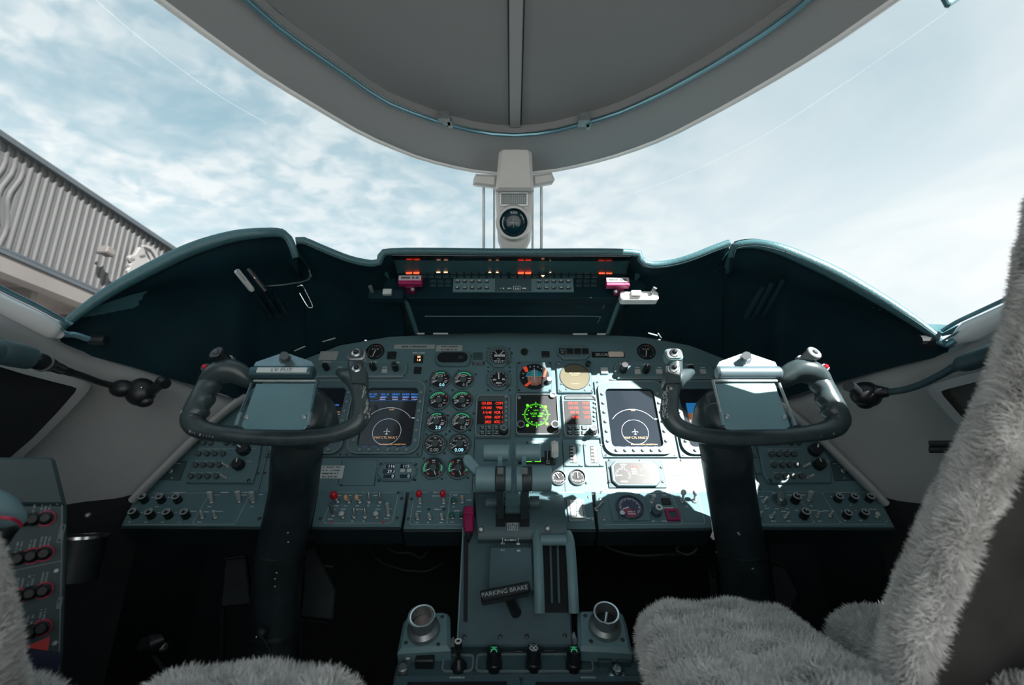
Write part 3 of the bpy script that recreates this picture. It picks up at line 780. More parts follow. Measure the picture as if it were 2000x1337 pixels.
# ---- pens, pen loops and wire on the left wing, pen loops on the right
def pens():
    def loops(label, cs, grp):
        e = wthing('pen_holder', label, 'pen holder', P(*cs[0][1], 1.07))
        for a, b in cs:
            m = MB(); m.tube(catmull([P(*a, 1.055), P(*lerp2(a, b, .5), 1.075), P(*b, 1.10)], 4), [.007] * 4 + [.008] * 4 + [.005], 10); m.build('loop_tube', 'hood_gloss' if grp else 'hood_under', e, world=True)
    def lerp2(a, b, t): return (a[0] + (b[0] - a[0]) * t, a[1] + (b[1] - a[1]) * t)
    loops('three dark leather pen tubes under the left glareshield wing', [((498, 572), (532, 622)), ((515, 570), (545, 618)), ((532, 567), (560, 615))], 1)
    loops('three empty dark pen tubes under the right glareshield wing', [((1490, 560), (1455, 622)), ((1508, 552), (1470, 620)), ((1530, 545), (1490, 618))], 0)
    e = wthing('pen', 'pale silver ballpoint pen in the leftmost leather pen tube', 'pen', P(490, 567, 1.03))
    a, b = P(461, 527, 1.0), P(494, 568, 1.03)
    m = MB(); m.tube([a, lerp(a, b, .05), lerp(a, b, .9), b], [.004, .0062, .0062, .004], 10); m.build('barrel', 'pen', e, world=True)
    m = MB(); m.tube([lerp(a, b, .05) + Vector((.004, -.006, 0)), lerp(a, b, .55) + Vector((.004, -.007, 0))], .0015, 5); m.build('clip', 'steel', e, world=True)
    e = wthing('pen', 'black pen standing in the middle leather pen tube', 'pen', P(517, 566, 1.04))
    a, b = P(484, 524, 1.02), P(519, 568, 1.04)
    m = MB(); m.tube([a, lerp(a, b, .05), b], [.003, .0055, .0055], 10); m.build('barrel', 'button_black', e, world=True)
    m = MB(); m.tube([lerp(a, b, .05), lerp(a, b, .5) + Vector((0, -.006, 0))], .0015, 5); m.build('clip', 'steel_dull', e, world=True)
    e = wthing('strap', 'dark leather strap with a wire loop hanging under the left wing', 'strap', P(560, 556, 1.05))
    m = MB(); m.tube(catmull([P(512, 560, 1.04), P(560, 556, 1.03), P(600, 548, 1.035), P(606, 538, 1.04), P(604, 528, 1.05)], 5), .003, 6); m.build('band', 'hood_gloss', e, world=True)
    m = MB(); m.tube(catmull([P(581, 559, 1.03), P(590, 557, 1.03), P(596, 567, 1.035), P(610, 596, 1.04), P(607, 601, 1.04), P(600, 597, 1.04), P(585, 572, 1.035)], 5), .0012, 5); m.build('wire_loop', 'steel', e, world=True)
pens()

# ---- side walls, sills, pockets, floor, footwell
def dwall(px, py):
    k = .06 * (py - 700) / 270
    return (.80 + .00085 * px + k) if px >= 0 else (.80 + k) * 1000 / (1000 - px)
def side_walls():
    for s in (-1, 1):
        mir = (lambda x: x) if s < 0 else (lambda x: 1988 - x)
        W = lambda px, py, o=0.0: P(mir(px), py + (6 if s > 0 else 0), dwall(px, py) - o)
        name = 'wall_left' if s < 0 else 'wall_right'
        e = wthing(name, 'cream moulded cockpit side wall on the %s' % ('left' if s < 0 else 'right'), None, W(150, 970), kind='structure')
        top = [(-420, 470), (-200, 530), (0, 607), (90, 648), (128, 672), (200, 699), (300, 728), (400, 760), (470, 782)]
        bot = [(-420, 1110), (-200, 1060), (0, 1000), (70, 992), (110, 988), (160, 980), (215, 974), (240, 970), (276, 960)]
        rows = []
        for t, o in ((0, -.015), (.035, .0), (.09, .006), (.2, 0), (.4, -.006), (.6, -.008), (.8, 0), (1, 0)):
            rows.append([W(lerp(a[0], b[0], t), lerp(a[1], b[1], t), o) for a, b in zip(catm2(top, 5), catm2(bot, 5))])
        m = MB(); m.grid(rows); m.build('wall_panel', 'wall_cream', e, world=True, angle=50)
        # rolled edge along the instrument panel
        edge = catmull([W(480, 775, .012), W(440, 803, .013), (W(388, 848, .015)), W(330, 905, .015), W(285, 950, .015), W(262, 975, .012)], 6)
        m = MB(); m.tube(edge, .010, 12, ry=.030); m.build('panel_edge_moulding', 'wall_pale', e, world=True, angle=60)
        # pocket with dark opening
        out_ = [(-60, 688), (0, 700), (60, 716), (120, 730), (164, 744), (178, 752), (172, 764), (135, 805), (80, 860), (30, 905), (-60, 905)]
        inn = [(-60, 706), (0, 716), (50, 731), (100, 744), (140, 754), (150, 758), (146, 766), (112, 805), (64, 855), (20, 893), (-60, 893)]
        A = [W(*p, .022) for p in out_]; B = [W(*p, .028) for p in inn]; A0 = [W(*p, .0) for p in out_]; B0 = [W(*p, .017) for p in inn]
        m = MB(); m.grid([A0, A, B, B0]); m.build('pocket_surround', 'wall_pale', e, world=True, angle=30)
        m = MB(); n = len(B0); m.add(B0 + [W(30, 800, .022)], [(i, (i + 1) % n, n) for i in range(n)]); m.build('pocket_opening', 'black_soft' if s < 0 else 'seat_leather', e, world=True)
        # lower dark side and closing skin
        m = MB(); b3 = [W(*p) for p in catm2(bot, 3)]
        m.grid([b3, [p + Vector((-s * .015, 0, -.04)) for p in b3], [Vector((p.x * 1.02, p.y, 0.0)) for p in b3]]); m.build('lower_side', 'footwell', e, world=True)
        # glossy window sill rail
        if s < 0: pts = [(-420, 440, .57), (-200, 510, .67), (-60, 568, .755), (0, 596, .80), (50, 619, .84), (100, 644, .885), (122, 655, .90)]; pt2 = [(100, 644, .88), (124, 652, .90), (145, 653, .915), (168, 660, .93), (182, 664, .94)]
        else: pts = [(2420, 440, .57), (2200, 505, .67), (2060, 572, .755), (1990, 606, .80), (1940, 628, .835), (1890, 650, .87), (1858, 668, .895)]; pt2 = [(1866, 664, .88), (1850, 672, .895), (1838, 668, .90), (1822, 664, .91)]
        c = catmull([P(*p) for p in pts], 6)
        m = MB(); m.tube(c, [.020] * (len(c) - 8) + [.020 - .0018 * k for k in range(8)], 12); m.build('window_sill', 'sill_gloss', e, world=True, angle=60)
        m = MB(); m.tube([p + Vector((-s * .012, 0, .022)) for p in c], .004, 6); m.tube([p + Vector((-s * .016, 0, .002)) for p in c], .002, 6); m.build('sill_seal', 'rail_teal', e, world=True)
        m = MB(); c2 = catmull([P(*p) for p in pt2], 5); m.tube(c2, .006, 8); m.build('demist_pipe', 'rail_teal', e, world=True)
        m = MB(); a = P(*pt2[-1]); m.tube([a + Vector((s * .004, 0, 0)), a + Vector((-s * .022, .004, 0))], .010, 10); m.build('pipe_end', 'button_black', e, world=True)
def catm2(pts, n): return [(p.x, p.y) for p in catmull([(a, b, 0) for a, b in pts], n)]
side_walls()
m = MB(); m.grid([[(-1.0, -.5, 0), (1.0, -.5, 0)], [(-1.0, 1.95, 0), (1.0, 1.95, 0)]]); structure(m.build('floor', 'floor_mat'), 'black cockpit floor')
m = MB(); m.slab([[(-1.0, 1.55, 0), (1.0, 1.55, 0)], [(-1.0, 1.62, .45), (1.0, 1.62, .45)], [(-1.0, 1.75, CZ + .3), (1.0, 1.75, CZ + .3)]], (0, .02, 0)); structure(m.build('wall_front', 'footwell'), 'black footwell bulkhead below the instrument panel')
for s in (-1, 1):
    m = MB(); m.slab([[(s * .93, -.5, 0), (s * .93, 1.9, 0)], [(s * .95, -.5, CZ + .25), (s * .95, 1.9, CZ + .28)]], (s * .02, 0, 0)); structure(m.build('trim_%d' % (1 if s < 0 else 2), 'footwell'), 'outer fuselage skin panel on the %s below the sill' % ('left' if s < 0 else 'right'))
# unseen fuselage sides; right one added and slanted to block sun, left mirrors it
for s in (-1, 1):
    rows = []
    for y in (-.85, -.2, .1, .27, .39):
        k = max(0, (y - .27) / .12)
        rows.append([Vector((s * .90, y + .17 * k, CZ + .22)), Vector((s * .86, y + .13 * k, CZ + .34)), Vector((s * .79, y + .06 * k, CZ + .46)), roof_pt(s * .70, y, .0), roof_pt(s * .53, y - .04 * k, .012)])
    m = MB(); m.slab(rows, (s * .03, 0, .02)); structure(m.build('wall_aft_%s' % ('left' if s < 0 else 'right'), 'wall_cream'), 'unseen cream side wall added behind the %s side window' % ('left' if s < 0 else 'right'))
# ================================================================== instrument panel
def screw(t, pts, r=.0036, mt='screw', name='screw'):
    q = MB(); q.lathe(0, 0, [(r, 0), (r, .001), (r * .7, .0018), (0, .0019)], 10)
    inst(name, q, mt, t, [(*t.L(*p), z) for p in pts for z in (t.zf if hasattr(t, 'zf') else 0,)])
def toggle(t, px, py, h=.020, dy=.006, dx=0.0, r=.0026, mt='toggle_silver', cap=None, capr=.007, capsq=(1, 1, 1.25), z0=0.0, name='toggle_switch', flat=False):
    x, y = t.L(px, py); m = MB()
    if mt == 'steel': mt = 'toggle_silver'
    r *= 1.2
    if flat: m.tube([(x, y, z0), (x + dx * .4, y + dy * .4, z0 + h * .4), (x + dx, y + dy, z0 + h), (x + dx * 1.05, y + dy * 1.05, z0 + h * 1.06)], [r * .9, r * 1.3, r * 1.8, r * 1.0], 10, ry=[r * .9, r, r * 1.1, r * .6])
    else: m.tube([(x, y, z0), (x + dx * .9, y + dy * .9, z0 + h * .9), (x + dx, y + dy, z0 + h)], [r * .8, r, r * .6], 8)
    o = m.build(name, mt, t)
    m = MB(); m.lathe(x, y, [(.0060, z0), (.0060, z0 + .002), (.0044, z0 + .0035), (.0034, z0 + .0035)], 12); m.build('switch_nut', 'steel_dull', o)
    if cap:
        c = MB(); c.ball((x + dx, y + dy, z0 + h), capr, 14, 10, capsq); c.build('switch_cap', cap, o)
    return o
def knob(t, px, py, r, h, mt='knob_black', name='knob', z0=0.0, ring=None, pointer=None, skirt=0.0, n=20, grip=True):
    x, y = t.L(px, py); m = MB()
    pr = [(r * 1.25, z0), (r * 1.25, z0 + h * .2), (r, z0 + h * .28)] if skirt else [(r, z0)]
    m.lathe(x, y, pr + [(r * .95, z0 + h * .9), (r * .85, z0 + h)], n); o = m.build(name, mt, t)
    if ring:
        q = MB(); q.ring(x, y, r * .92, r * .62, z0 + h * .98, z0 + h + .0012, 20); q.build('knob_ring', ring, o)
    if pointer is not None:
        q = MB(); a = math.radians(pointer); q.tick(x, y, pointer, r * .15, r * .8, r * .22, z0 + h + .0008); q.build('pointer', 'white_print', o)
    return o
def button(t, x0, y0, x1, y1, mt, z=.005, name='push_button', z0=0.0, r=.001):
    m = MB(); a = t.rect(x0, y0, x1, y1); m.rrect(*a, z0, z0 + z, r, min(.0012, z * .3), 2); return m.build(name, mt, t)
def placard(t, x0, y0, x1, y1, mt='placard', rows=0, seed=1, ink='panel_dark', words=None):
    a = t.rect(x0, y0, x1, y1); m = MB(); m.rrect(*a, 0, .0009, .0008, 0, 2); o = m.build('placard', mt, t)
    if rows:
        q = MB()
        for i in range(rows):
            yy = a[1] + a[3] * (.5 - (i + .5) / rows); q.marks(a[0], yy, a[2] * random.Random(seed + i).uniform(.55, .88), a[3] / rows * .42, .0012, seed + i)
        q.build('printed_lines', ink, o)
    if words:
        q = MB()
        for i, w in enumerate(words): q.text(w, a[0], a[1] + a[3] * (.5 - (i + .5) / len(words)), a[3] / len(words) * .5, .0012)
        q.build('lettering', ink, o)
    return o

IP = T('instrument_panel', 'grey main instrument panel carrying all the dials and screens', 'instrument panel', MAIN, 1005, 810)
IP.zf = 0
m = MB(); m.prism([IP.L(*p) for p in [(276, 962), (330, 905), (388, 848), (430, 808)] + ARC + [(1560, 806), (1600, 846), (1660, 906), (1714, 966), (1390, 961), (620, 961)]], -.012, 0, .001); IP.face = m.build('face', 'panel', IP)
m = MB(); h0 = SUB.hit(1005, 1030)
def under(px): 
    q = SUB.at(*SUB.hit(px, 1029)[:2], -.045); return q
m.slab([[under(236), under(700), under(1300), under(1748)], [Vector((p.x * 1.0, 1.60, p.z + .02)) for p in (under(236), under(700), under(1300), under(1748))]], (0, 0, .01)); m.build('sun_stop_shelf', 'footwell', IP, world=True)  # added shelf that keeps sunlight out of the footwell
m = MB(); m.slab([[MAIN.at(*MAIN.hit(x, 958)[:2], -.002) for x in (276, 700, 1300, 1712)], [under(x) + Vector((0, .02, .006)) for x in (276, 700, 1300, 1712)]], (0, .004, 0)); m.build('sun_stop_back', 'black', IP, world=True)  # added back sheet closing the panel gaps against the sun
# seams between sheets
m = MB()
for a, b in (((530, 862), (505, 960)), ((1460, 862), (1486, 962)), ((617, 905), (607, 960)), ((276, 962), (1714, 966)), ((927, 858), (922, 960)), ((1098, 858), (1104, 960)), ((668, 900), (660, 948)), ((735, 898), (732, 948))):
    m.line([IP.L(*a), IP.L(*b)], .0016, .0004)
m.build('sheet_seam', 'black', IP)
screw(IP, [(829, 752), (846, 728), (896, 724), (929, 731), (841, 764), (884, 762), (836, 806), (893, 800), (833, 848), (878, 842), (875, 811), (925, 807), (871, 848), (918, 840), (868, 885), (912, 885), (863, 935), (914, 933), (828, 895), (666, 947), (684, 907), (724, 941), (744, 905), (813, 906), (739, 938), (811, 937), (920, 695), (1000, 690), (1160, 759), (1168, 764), (1155, 770), (1190, 898), (1250, 899), (1330, 898), (1298, 950), (1115, 925), (1145, 943), (505, 924), (518, 923), (1477, 925), (1484, 925), (1030, 864)], .0028)
for a in ((770, 673, 849, 681, 1), (852, 674, 903, 686, 2), (624, 686, 659, 703, 0)): placard(IP, *a[:4], 'placard', a[4], 3)
placard(IP, 621, 909, 671, 934, 'placard_pale', 4, 11)
placard(IP, 1304, 924, 1351, 941, 'placard_pale', 2, 17)
placard(IP, 923, 705, 946, 713, 'button_black', 2, 23, 'grey_print')
o = placard(IP, 1156, 687, 1220, 698, 'button_black'); q = MB(); q.text('SELCAL', *IP.L(1176, 692.5), .0075, .0013); q.build('lettering', 'white_print', o)
a = IP.rect(1188, 687, 1218, 697); m = MB(); m.rrect(*a, .0009, .003, .004, .001); m.build('code_plate', 'cream_plate', IP)
for b, mt in (((757, 688, 774, 701), 'button_black'), ((809, 718, 823, 730), 'button_black'), ((925, 690, 942, 702), 'panel_dark'), ((1173, 719, 1187, 731), 'button_pale'), ((1058, 687, 1073, 698), 'button_black')): button(IP, *b, mt, .006)
o = button(IP, 809, 695, 826, 709, 'button_black', .006); q = MB(); q.text('50', *IP.L(819, 699), .006, .0064); q.text('1.8', *IP.L(819, 705), .006, .0064); q.build('lit_digits', 'lamp_amber', o)
q = MB(); q.marks(*IP.L(818, 689), .032, .004, .0005, 3); q.marks(*IP.L(1049, 862), .03, .0042, .0005, 4)
for p, w, s in (((935, 886), .012, 5), ((939, 893), .010, 6), ((940, 901), .02, 7), ((961, 901), .012, 8)): q.marks(*IP.L(*p), w, .004, .0005, s)
q.build('printed_legend', 'white_print', IP)
q = MB(); q.text('LANDING GEAR', *IP.L(1049, 862.5), .0042, .0009); q.build('lettering', 'white_print', IP)
m = MB(); x, y = IP.L(1024, 688); m.ring(x, y, .0095, .0055, 0, .006, 20); m.cyl(x, y, .006, 0, .003, 14); m.build('light_socket', 'button_black', IP)
m = MB(); m.rrect(*IP.rect(673, 899, 734, 948), 0, .0025, .001, .0008); m.build('blanking_plate', 'panel', IP)
m = MB(); m.rrect(*IP.rect(928, 862, 1003, 945), 0, .002, .001, .0008); m.build('gear_sub_plate', 'panel', IP)
m = MB()
for p in [(872, 729), (866, 757), (874, 799), (871, 847), (866, 889), (905, 757), (880, 805), (925, 764)]: m.cyl(*IP.L(*p), .0018, 0, .001, 8)
m.build('rivet', 'red_print', IP, kind='stuff')

# ---- the ten engine dials
def dial_base(name, label, px, py, r, group=None, cat='gauge', bez='bezel', bz=1.13):
    t = T(name, label, cat, MAIN, px, py, group); R = r * t.k; t.R = R
    m = MB(); m.lathe(0, 0, [(R * bz, 0), (R * bz, .004), (R * (bz - .05), .006), (R * 1.0, .0065), (R * .97, .002), (R * .97, 0)], 40); m.build('bezel', bez, t)
    m = MB(); m.cyl(0, 0, R * .98, 0, .0015, 40); m.build('dial_face', 'dial', t); return t
def needle(t, a, ln, w=.10, back=.12, z=.0042, mt='white_print', x=0, y=0):
    R = t.R; a = math.radians(a); c, s = math.cos(a), math.sin(a); W = R * w
    pts = [(-back * R, -W * .5), (ln * R * .8, -W * .42), (ln * R, 0), (ln * R * .8, W * .42), (-back * R, W * .5)]
    m = MB(); m.prism([(x + p * c - q * s, y + p * s + q * c) for p, q in pts], z - .0006, z); return m.build('needle', mt, t)
ENG = [(860, 742, 19, 0, '0.0', 'cyan'), (905, 742, 19, 0, '0.5', 'dim'), (857, 782, 19.5, 1, '13', 'dim'), (902, 782, 19.5, 1, '18', 'dim'),
       (852.5, 824, 20, 0, '2.0', 'cyan'), (901, 824, 20, 0, '0.0', 'dim'), (849.5, 867, 20.5, 2, '0.00', 'dim'), (897.5, 867, 20.5, 2, '0.00', 'cyan'),
       (846, 914, 20.5, 3, '', ''), (895, 914, 20.5, 3, '', '')]
ROWN = ['top row', 'second row', 'third row', 'fourth row', 'bottom row']
for i, (px, py, r, st, rd, rc) in enumerate(ENG):
    side = 'left' if i % 2 == 0 else 'right'
    t = dial_base('engine_gauge', 'round black engine dial, %s %s of the ten-dial block' % (side, ROWN[i // 2]) + (', reading %s' % rd if rd else ', with two needles'), px, py, r, 'engine dials in two columns')
    R = t.R; z = .0022
    W_, G_, D_ = MB(), MB(), MB()
    if st == 0:
        G_.arc(0, 0, R * .93, R * .80, 125, 30 if side == 'right' else 62, z); D_.arc(0, 0, R * .93, R * .82, 50 if side == 'left' else 22, 40 if side == 'left' else 12, z); D_.tick(0, 0, 0, R * .75, R * .93, R * .1, z)
        for k in range(9):
            a = 205 - k * 11; W_.tick(0, 0, a, R * .55, R * .92, R * .055, z)
        for a in (90, 60, 15, -12, -28): W_.marks(R * .62 * math.cos(math.radians(a)), R * .62 * math.sin(math.radians(a)), R * .32, R * .13, z, a + i)
        W_.marks(0, R * .42, R * .5, R * .15, z, i)
        needle(t, 203, .82, .13)
    elif st == 1:
        G_.arc(0, 0, R * .93, R * .80, 168, 52, z); D_.arc(0, 0, R * .93, R * .78, 40, 22, z); D_.tick(0, 0, -22, R * .7, R * .93, R * .12, z)
        for k in range(12): W_.tick(0, 0, 210 - k * 14, R * .62, R * .78, R * .05, z)
        W_.marks(0, R * .42, R * .3, R * .14, z, i); W_.marks(-R * .45, 0, R * .26, R * .12, z, i + 3); W_.marks(R * .6, 0, R * .2, R * .12, z, i + 5); W_.marks(R * .55, -R * .3, R * .25, R * .12, z, i + 6)
        needle(t, 208, .88, .11)
    elif st == 2:
        for k in range(28): W_.tick(0, 0, 215 - k * 9.2, R * (.78 if k % 4 else .70), R * .92, R * .035, z)
        for a in (190, 150, 90, 45, 15, -15): W_.marks(R * .6 * math.cos(math.radians(a)), R * .6 * math.sin(math.radians(a)), R * .2, R * .12, z, a)
        W_.text('FUEL FLOW', 0, R * .30, R * .16, z)
        needle(t, 212, .85, .10)
    else:
        G_.arc(0, 0, R * .93, R * .80, 142, 205, z); G_.arc(0, 0, R * .90, R * .78, 22, -22, z)
        D_.tick(0, 0, 132, R * .7, R * .92, R * .16, z); D_.tick(0, 0, 236, R * .62, R * .82, R * .16, z); D_.tick(0, 0, -40, R * .7, R * .9, R * .12, z)
        for a in list(range(140, 225, 14)) + list(range(40, -40, -14)): W_.tick(0, 0, a, R * .66, R * .78, R * .04, z)
        W_.marks(0, R * .75, R * .3, R * .13, z, i); W_.marks(0, R * .55, R * .26, R * .11, z, i + 2)
        needle(t, 202, .78, .10); needle(t, -66, .85, .10)
    W_.build('scale_marks', 'white_print', t)
    if G_.v: G_.build('green_arc', 'green_print', t)
    if D_.v: D_.build('red_marks', 'red_print', t)
    m = MB(); m.cyl(0, 0, R * .33, 0, .0048, 20); m.build('hub', 'button_grey', t)
    if rd:
        q = MB(); dx = R * (.22 if st != 2 else .0)
        q.text(rd, dx, -R * .62, R * .34, .0035, sx=.9 if st != 2 else 1.0); q.build('readout', 'cyan_glow' if rc == 'cyan' else 'white_print', t)

# ---- clock-like dials, standby instruments
def ticked(t, a0, a1, n, r0=.74, r1=.92, every=5, w=.035, name='scale_marks', mt='white_print', extra=None):
    m = MB()
    for k in range(n + 1):
        a = lerp(a0, a1, k / n); m.tick(0, 0, a, t.R * (r0 if k % every == 0 else (r0 + r1) / 2), t.R * r1, t.R * w * (1.6 if k % every == 0 else 1), .0022)
    if extra: extra(m)
    return m.build(name, mt, t)
for px, py, s in ((733, 687, 'left'), (1262, 687, 'right')):
    t = dial_base('pressure_dial', 'small dark round dial with short needle at the panel top, %s of centre' % s, px, py, 16.5, 'small dials at the panel top', bez='button_black', bz=1.08)
    ticked(t, 240, -60, 20, .72, .9, 5, .04, mt='grey_print', extra=lambda m: m.marks(0, t.R * .35, t.R * .8, t.R * .16, .0022, 4))
    m = MB(); m.arc(0, 0, t.R * .93, t.R * .84, 75, 40, .0023); m.build('red_marks', 'red_print', t)
    needle(t, -103, .85, .10)
def octa(x0, y0, x1, y1, t, c=.28):
    x, y, w, h = t.rect(x0, y0, x1, y1); k = min(w, h) * c
    return [(x - w / 2 + k, y - h / 2), (x + w / 2 - k, y - h / 2), (x + w / 2, y - h / 2 + k), (x + w / 2, y + h / 2 - k), (x + w / 2 - k, y + h / 2), (x - w / 2 + k, y + h / 2), (x - w / 2, y + h / 2 - k), (x - w / 2, y - h / 2 + k)]
for (px, py, nm, lb) in ((974.5, 698, 'standby_airspeed', 'octagonal standby airspeed dial at the top of the centre panel'), (974.5, 743, 'standby_altimeter', 'octagonal standby altimeter with upright white needle')):
    t = T(nm, lb, 'gauge', MAIN, px, py); t.R = 18.2 * t.k
    m = MB(); m.prism(octa(px - 23.5, py - 20.5, px + 23.5, py + 20.5, t, .3), 0, .008, .0018); m.build('bezel', 'bezel', t)
    m = MB(); m.cyl(0, 0, t.R, .008, .0085, 36); m.build('dial_face', 'dial', t)
    def ex(m):
        if nm == 'standby_airspeed':
            m.text('IAS', 0, -t.R * .40, t.R * .18, .0092); m.text('KNOTS', 0, -t.R * .66, t.R * .2, .0092); m.marks(-t.R * .3, t.R * .02, t.R * .7, t.R * .3, .0092, 5); m.marks(t.R * .35, t.R * .02, t.R * .6, t.R * .3, .0092, 6)
        else:
            m.marks(t.R * .5, -t.R * .05, t.R * .3, t.R * .25, .0092, 7); m.marks(-t.R * .45, -t.R * .1, t.R * .35, t.R * .2, .0092, 8); m.marks(0, -t.R * .5, t.R * .6, t.R * .22, .0092, 9)
    m = MB()
    for k in range(31):
        a = 90 + k * 12; m.tick(0, 0, a, t.R * (.72 if k % 3 == 0 else .82), t.R * .93, t.R * .05, .0092)
    ex(m); m.build('scale_marks', 'white_print', t)
    if nm == 'standby_airspeed':
        m = MB(); m.tick(0, 0, 52, t.R * .2, t.R * .8, t.R * .09, .0096); m.tick(0, 0, 130, t.R * .35, t.R * .7, t.R * .07, .0096); m.build('needle', 'white_print', t)
    else:
        m = MB(); m.tick(0, 0, 93, -t.R * .05, t.R * .78, t.R * .13, .0098); m.build('needle', 'white_print', t)
    t.zf = 0; screw(t, [(px - 21, py + 19), (px + 21, py + 19), (px - 21, py - 18), (px + 21, py - 18)], .0026)
    m = MB(); m.lathe(*t.L(px + 17, py + 13), [(.005, .008), (.005, .018), (.004, .02)], 14); m.build('setting_knob', 'button_grey', t)
# attitude indicator
t = T('attitude_indicator', 'standby attitude ball with blue sky, brown earth and red flags', 'gauge', MAIN, 1043.5, 738); t.R = 29 * t.k; t.zf = .008
m = MB(); m.rrect(*t.rect(1010, 709, 1077, 768), 0, .008, .004, .002); m.build('bezel', 'bezel', t); screw(t, [(1014, 712), (1074, 712), (1014, 765), (1074, 765)], .003)
R = t.R; m = MB(); m.cyl(0, 0, R, .008, .0085, 40); m.build('dial_face', 'dial', t)
m = MB(); m.prism([(-R * .62, -R * .08), (-R * .48, R * .28), (-R * .25, R * .44), (0, R * .5), (R * .25, R * .44), (R * .48, R * .28), (R * .6, -R * .05), (R * .48, -R * .02), (-R * .5, -R * .03)], .0085, .010, .0004); m.build('sky_half', 'att_sky', t)
m = MB(); m.prism([(-R * .48, -R * .02), (R * .48, -R * .02), (R * .44, -R * .55), (R * .2, -R * .7), (-R * .2, -R * .7), (-R * .42, -R * .5)], .0085, .010, .0004); m.build('earth_half', 'att_earth', t)
m = MB(); m.tick(0, 0, 90, -R * .3, R * .6, R * .05, .0106); m.line([(-R * .5, -R * .02), (R * .5, -R * .02)], R * .03, .0106)
for a in (90, 70, 50, 110, 130, 165, 190): m.tick(0, 0, a, R * .72, R * .82, R * .06, .0098)
for k in range(-3, 4): m.line([(-R * .2 + k * .0003, -R * .02 + k * R * .14), (R * .2, -R * .02 + k * R * .14)], R * .025, .0106)
m.build('scale_marks', 'white_print', t)
for nm, pts in (('warning_flag', [(1021, 722), (1028, 719), (1032, 729), (1027, 731)]), ('warning_flag', [(1067, 722), (1068, 727), (1064, 741), (1060, 741), (1061, 733)]), ('warning_flag', [(1024, 756), (1034, 749), (1037, 752), (1028, 759)])):
    m = MB(); m.prism([t.L(*p) for p in pts], .0105, .0115); m.build(nm, 'flag_red', t)
knob(t, 1072, 748, .0075, .014, 'steel_dull', 'caging_knob', .008)
# round brown radar-like screen
t = T('round_display', 'round brown-tinted altitude display with faint yellow lines', 'display', MAIN, 1122, 738); t.R = 28.5 * t.k; t.zf = .007
m = MB(); m.rrect(*t.rect(1087, 709, 1155, 769), 0, .007, .003, .002); m.build('bezel', 'bezel', t); screw(t, [(1091, 711), (1152, 711), (1094, 765), (1156, 765), (1096, 752), (1106, 762), (1152, 754), (1142, 764)], .003, 'steel')
m = MB(); m.cyl(0, 0, t.R, .007, .008, 40); m.build('screen', 'screen_amber', t)
m = MB(); m.marks(0, .010, .028, .003, .0085, 3); m.marks(0, .004, .018, .002, .0085, 4); m.marks(0, -.022, .022, .002, .0085, 5); m.build('display_lines', 'amber_print', t)
knob(t, 1147, 716, .006, .016, 'button_black', 'dimmer_knob', .007)
m = MB(); m.arc(0, 0, t.R * 1.04, t.R * .98, 0, 360, .0082, 40); m.build('screen_rim', 'button_black', t)
# four-button octagonal unit, stadium clock
t = T('button_unit', 'octagonal bezel with four square black buttons at panel top', 'button panel', MAIN, 1120, 690)
m = MB(); m.prism(octa(1088, 677, 1153, 704, t, .34), 0, .008, .0018); m.build('bezel', 'bezel', t)
m = MB(); p = octa(1090, 679, 1151, 702, t, .34); m.line(p, .001, .0084, True); m.build('bezel_line', 'bezel_edge', t)
for i in range(4): button(t, 1091.5 + i * 14.8, 684, 1104 + i * 14.8, 695, 'button_black', .003, 'push_button', .008)
q = MB(); q.marks(*t.L(1098, 688), .011, .003, .0114, 2); q.marks(*t.L(1098, 692), .008, .003, .0114, 3); q.build('button_print', 'grey_print', t)
t = T('digital_clock', 'black stadium-shaped blank digital clock in grey bezel', 'clock', MAIN, 884, 702)
m = MB(); a = t.rect(851, 688, 920, 717); m.rrect(*a, 0, .009, a[3] * .42, .002, 5); m.build('bezel', 'bezel', t)
m = MB(); a = t.rect(855, 691.5, 914, 711); m.rrect(*a, .009, .0096, a[3] * .48, 0, 6); m.build('window', 'black', t)
m = MB(); m.marks(*t.L(903, 701), .018, .010, .0100, 4); m.build('segment_print', 'panel_dark', t)

# ---- knob strips on either side
def strip(name, label, x0, y0, x1, y1, knobs, btns, s):
    t = T(name, label, 'control panel', MAIN, (x0 + x1) / 2, (y0 + y1) / 2); t.zf = .006
    a = t.rect(x0, y0, x1, y1); m = MB(); m.rrect(*a, 0, .006, a[3] * .38, .0012, 5); m.build('face', 'panel', t)
    m = MB(); m.line(MB.rpoly(a[0], a[1], a[2] - .006, a[3] - .006, a[3] * .32, 5), .0012, .0064, True); m.build('border_line', 'bezel_edge', t)
    m = MB(); m.tube([(a[0] - a[2] / 2 + .006, a[1] - a[3] / 2, .004), (a[0] + a[2] / 2 - .006, a[1] - a[3] / 2, .004)], .0022, 6); m.build('lower_bead', 'bezel_edge', t)
    for k in knobs: knob(t, *k[:4], k[4], 'knob', .006, ring=k[5], pointer=k[6])
    for b in btns: button(t, *b, 'button_pale', .004, 'push_button', .006)
    q = MB()
    for k in knobs: q.marks(*t.L(k[0], k[1] - 13), .02, .0032, .0064, int(k[0])); 
    for b in btns: q.marks(*t.L((b[0] + b[2]) / 2, b[1] - 4), .012, .003, .0064, int(b[0]))
    q.build('printed_legend', 'white_print', t)
strip('knob_strip', 'rounded knob strip beside the left control wheel above the left screens', 612, 707, 796, 737, [(731, 722, .0085, .022, 'knob_black', None, 100), (774, 723, .0085, .026, 'knob_black', 'button_grey', None), (640, 722, .008, .02, 'knob_black', None, None)], [(747, 723, 758, 731), (660, 723, 671, 731)], 0)
